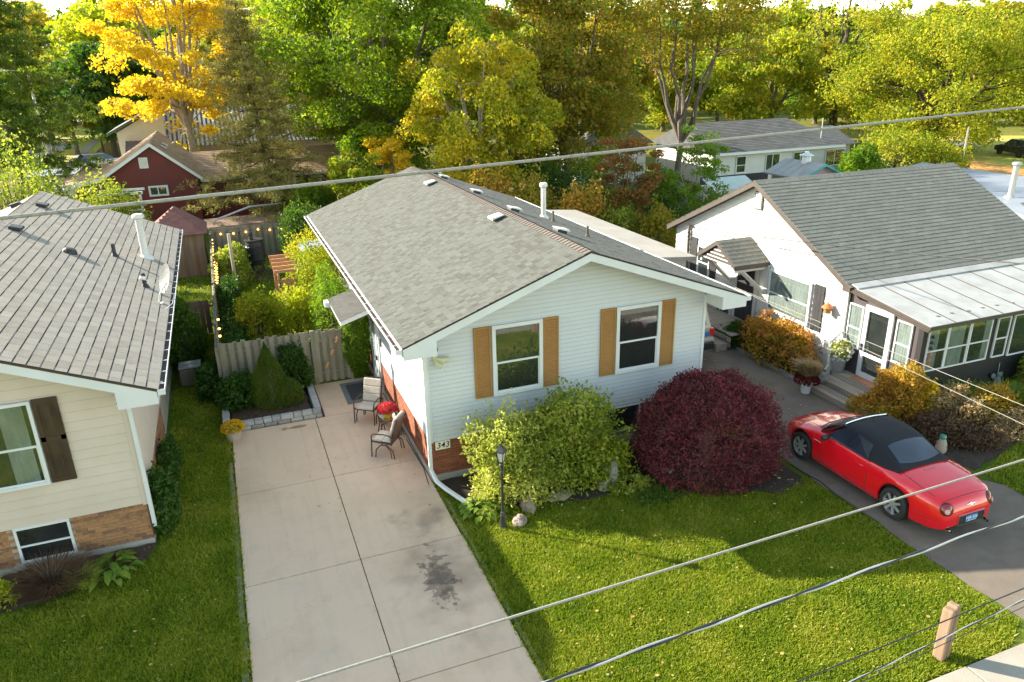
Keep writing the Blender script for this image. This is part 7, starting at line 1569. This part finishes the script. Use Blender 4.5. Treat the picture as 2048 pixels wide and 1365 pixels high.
# ---- pink playhouse with teal trim
Yp = 33.5
PH = empty('pink_playhouse', (29, 34, 0), 'small pink garden house with teal roof edge and blue windows', 'playhouse')
a, b, c, d = p(1603, 355, Yp), p(1645, 328, Yp), p(1690, 352, Yp), p(1586, 318, Yp+2.2)
pinkm = mat('pink_siding', [(.50, .33, .36), (.45, .29, .32)], .7); teal = mat('teal_paint', [(.03, .33, .28), (.04, .37, .32)], .5); bluem = mat('blue_lattice', [(.01, .06, .38), (.02, .09, .45)], .5)
zt = float(b[2]); zE = float((a[2]+c[2])/2); xc = float(b[0]); hw = (float(c[0])-float(a[0]))/2
mb = MB(); mb.prism([(xc-hw+.3, Yp, 0), (xc+hw-.3, Yp, 0), (xc+hw-.3, Yp, zE+.1), (xc, Yp, zt-.1), (xc-hw+.3, Yp, zE+.1)], (0, 2.6, 0)); wp_ = obj('wall', mb, pinkm, PH)
for s in (-1, 1):
    mb = MB(); mb.prism([(xc, Yp-.3, zt), (xc+s*hw, Yp-.3, zE), (xc+s*hw, Yp-.3, zE-.07), (xc, Yp-.3, zt-.08)], (0, 3.3, 0)); rp = obj('roof', mb, G['flat'], PH)
    mb = MB(); mb.prism([(xc, Yp-.33, zt+.02), (xc+s*hw*1.02, Yp-.33, zE+.02), (xc+s*hw*1.02, Yp-.33, zE-.10), (xc, Yp-.33, zt-.11)], (0, .03, 0)); obj('roof_edge', mb, teal, PH)
    for i in range(5): mb = MB(); mb.prism([(xc, Yp-.3+i*.66, zt+.012), (xc+s*hw, Yp-.3+i*.66, zE+.012), (xc+s*hw, Yp-.3+i*.66, zE), (xc, Yp-.3+i*.66, zt)], (0, .62, 0)); obj('roof_sheet', mb, G['tin'], rp)
for x in (-.55, .45): mb = MB(); mb.box(xc+x-.18, xc+x+.2, Yp-.03, Yp, zE-.45, zE-.02); obj('window', mb, bluem, PH)
mb = MB(); mb.lathe([(.3, -.3), (.24, .3), (.42, .34), (.12, .48), (.1, .55), (0, .56)], 8, (xc, Yp+1.3, zt)); obj('cupola', mb, G['trim'], PH)
# small pale shed roof next to it and grey fence
mb = MB(); mb.box(24.6, 26.8, 33.2, 35, 0, 2.15); s_ = obj('small_shed', mb, G['galvw']); setp(s_, label='small shed with a pale green roof behind the white gable', category='shed')
mb = MB(); mb.prism([(24.3, 33, 2.15), (27.1, 33, 2.15), (27.1, 34.2, 2.6), (24.3, 34.2, 2.6)], (0, 0, .06)); obj('roof', mb, mat('pale_green_roof', [(.42, .5, .46), (.5, .56, .53)], .6), s_)
FE = empty('dark_board_fence', (32, 41, 0), 'dark grey board fence before the black-roofed house', 'fence')
for i in range(18): mb = MB(); mb.box(29.0+i*.3, 29.29+i*.3, 41, 41.03, 0, 1.5); obj('board', mb, G['grshut'], FE)
# ---- blue-grey flat roof building behind the right house
FL = empty('flat_roofed_building', (33, 26, 0), 'low building with a big blue-grey membrane roof behind the gabled house', 'building')
poly = [gz(1760, 349, 2.9), gz(1845, 325, 2.9), gz(2150, 368, 2.9), gz(2120, 450, 2.9), gz(1900, 390, 2.9)]
mb = MB(); mb.prism([q-Z*.18 for q in poly], (0, 0, .18)); obj('roof', mb, G['flat'], FL)
cc = np.mean(poly, 0); mb = MB(); mb.prism([cc+(q-cc)*.93-Z*2.9 for q in poly], (0, 0, 2.7)); obj('wall', mb, G['wwood'], FL)
pq = gz(2020, 395, 2.9); pipe(FL, float(pq[0]), float(pq[1]), 2.9, 1.35, .12, G['galv'], 'flue', True)
dq = [gz(1990, 418, 2.4), gz(2070, 398, 2.4), gz(2110, 470, 2.4), gz(2050, 470, 2.4)]
CN = empty('dark_canopy', tuple(dq[0]*np.array([1, 1, 0])), 'black gazebo canopy at the right edge behind the roof', 'canopy')
ap = np.mean(dq, 0)+Z*.7
mb = MB(); mb.add([*dq, ap], [(0, 1, 4), (1, 2, 4), (2, 3, 4), (3, 0, 4)]); obj('roof', mb, G['blackm'], CN)
for q in dq: mb = MB(); mb.tube([q*np.array([1, 1, 0]), q], .05, 6); obj('post', mb, G['blackm'], CN)
# ---- far roads, lawns, walks
def flatpoly(name, pts, z, m, **k):
    mb = MB(); P_ = [gz(a, b, 0) for a, b in pts]; mb.add([(q[0], q[1], z) for q in P_], [tuple(range(len(P_)))]);
    v1, v2 = np.array(mb.v[1])-mb.v[0], np.array(mb.v[2])-mb.v[1]
    if np.cross(v1, v2)[2] < 0: mb.f = [mb.f[0][::-1]]
    return obj(name, mb, m, kind='structure', **k)
G['road'] = mat('pale_road', [(.34, .30, .28), (.42, .38, .35)], .9, scale=.5)
G['farlawn'] = mat('autumn_lawn', [(.24, .30, .03), (.36, .36, .05), (.44, .28, .07)], .95, scale=.18, detail=6, bump=.6, bscale=8)  # lighter, yellower lawn colours for the far ground
flatpoly('far_lawn', [(40, 345), (150, 345), (260, 240), (330, 236), (330, 222), (120, 236), (40, 300)], .012, G['farlawn'])
flatpoly('sidewalk', [(128, 330), (150, 330), (212, 268), (200, 268)], .03, G['walk'])
flatpoly('road', [(20, 318), (60, 318), (165, 290), (120, 285), (20, 300)], .02, G['road'])
flatpoly('road', [(90, 250), (330, 240), (330, 228), (90, 236)], .024, G['road'])
flatpoly('driveway', [(50, 352), (240, 342), (240, 325), (60, 338)], .026, G['road'])
flatpoly('far_lawn', [(1800, 345), (2200, 400), (2300, 330), (2300, 272), (1850, 272), (1740, 300)], .012, G['farlawn'])
flatpoly('road', [(1650, 345), (1900, 352), (1870, 330), (1780, 318), (1700, 318)], .02, G['road'])
flatpoly('road', [(1840, 300), (1960, 292), (1960, 282), (1840, 290)], .022, G['road'])
flatpoly('leaf_drift', [(1880, 342), (2200, 385), (2200, 360), (1960, 325), (1900, 322)], .03, mat('orange_leaf_drift', [(.42, .20, .05), (.5, .28, .08)], .95, scale=2))
# poles and lamps
def pole(label, px_, pb, Y, H, r, m, name='utility_pole', arm=None):
    q = gy(px_, pb, Y); t = empty(name, (float(q[0]), Y, 0), label, 'pole', None, world=False)
    mb = MB(); mb.tube([(0, 0, 0), (0, 0, H)], [r, r*.7], 8); obj('shaft', mb, m, t)
    if arm: mb = MB(); mb.tube([(0, 0, H-.6), (-arm*.5, 0, H+.2), (-arm, 0, H+.25)], .06, 6); obj('arm', mb, m, t); mb = MB(); mb.box(-arm-.6, -arm, -.12, .12, H+.18, H+.32); obj('lamp_head', mb, m, t)
    return t
pole('tall concrete street lamp behind the left pine', 78, 240, 80, 8.6, .16, G['galvw'], 'street_lamp', 1.6)
pole('leaning metal pole with pale top on the blue-grey roof side', 1925, 320, 42, 3.4, .08, G['galv'])
pole('thin grey mast left of the red house roof', 303, 300, 57, 4.6, .07, G['galv'])
pole('short dark post by the far sidewalk', 199, 265, 88, 2.2, .12, G['barkd'], 'walk_post')
pole('leaning bare trunk-like pole on the far lawn', 107, 300, 68, 4.0, .16, G['bark'], 'wooden_pole')
def far_car(label, px_, py_, m, rz, z=0):
    q = gz(px_, py_); t = empty('parked_car', (float(q[0]), float(q[1]), 0), label, 'car', 'cars parked in the distance', rz=rz, world=False)
    mb = MB(); mb.prism([(-2.2, -.85, .3), (2.2, -.85, .3), (2.25, -.85, .7), (1.3, -.85, .92), (-2.1, -.85, .95), (-2.25, -.85, .6)], (0, 1.7, 0)); obj('body', mb, m, t, bevel=.06)
    mb = MB(); mb.add([(-1.9, -.78, .93), (1.1, -.78, .9), (1.1, .78, .9), (-1.9, .78, .93), (-1.5, -.62, 1.42), (.4, -.62, 1.42), (.4, .62, 1.42), (-1.5, .62, 1.42)], [(0, 1, 5, 4), (1, 2, 6, 5), (2, 3, 7, 6), (3, 0, 4, 7), (4, 5, 6, 7)]); cb_ = obj('cabin', mb, G['cglass'], t)
    mb = MB(); mb.box(-1.4, .3, -.6, .6, 1.42, 1.46); obj('roof_panel', mb, m, cb_, bevel=.02)
    for x in (-1.35, 1.35):
        for y in (-.82, .82): mb = MB(); mb.lathe([(0, -.09), (.32, -.09), (.32, .09), (0, .09)], 14, (x, y, .32), 'y'); obj('wheel', mb, G['rubber'], t)
    return t
far_car('white car parked left of the red house roof', 205, 338, paint('white_car_paint', (.7, .7, .7)), .4)
far_car('dark car under the tree at the right edge', 2035, 312, paint('black_car_paint', (.02, .02, .025)), 1.2)
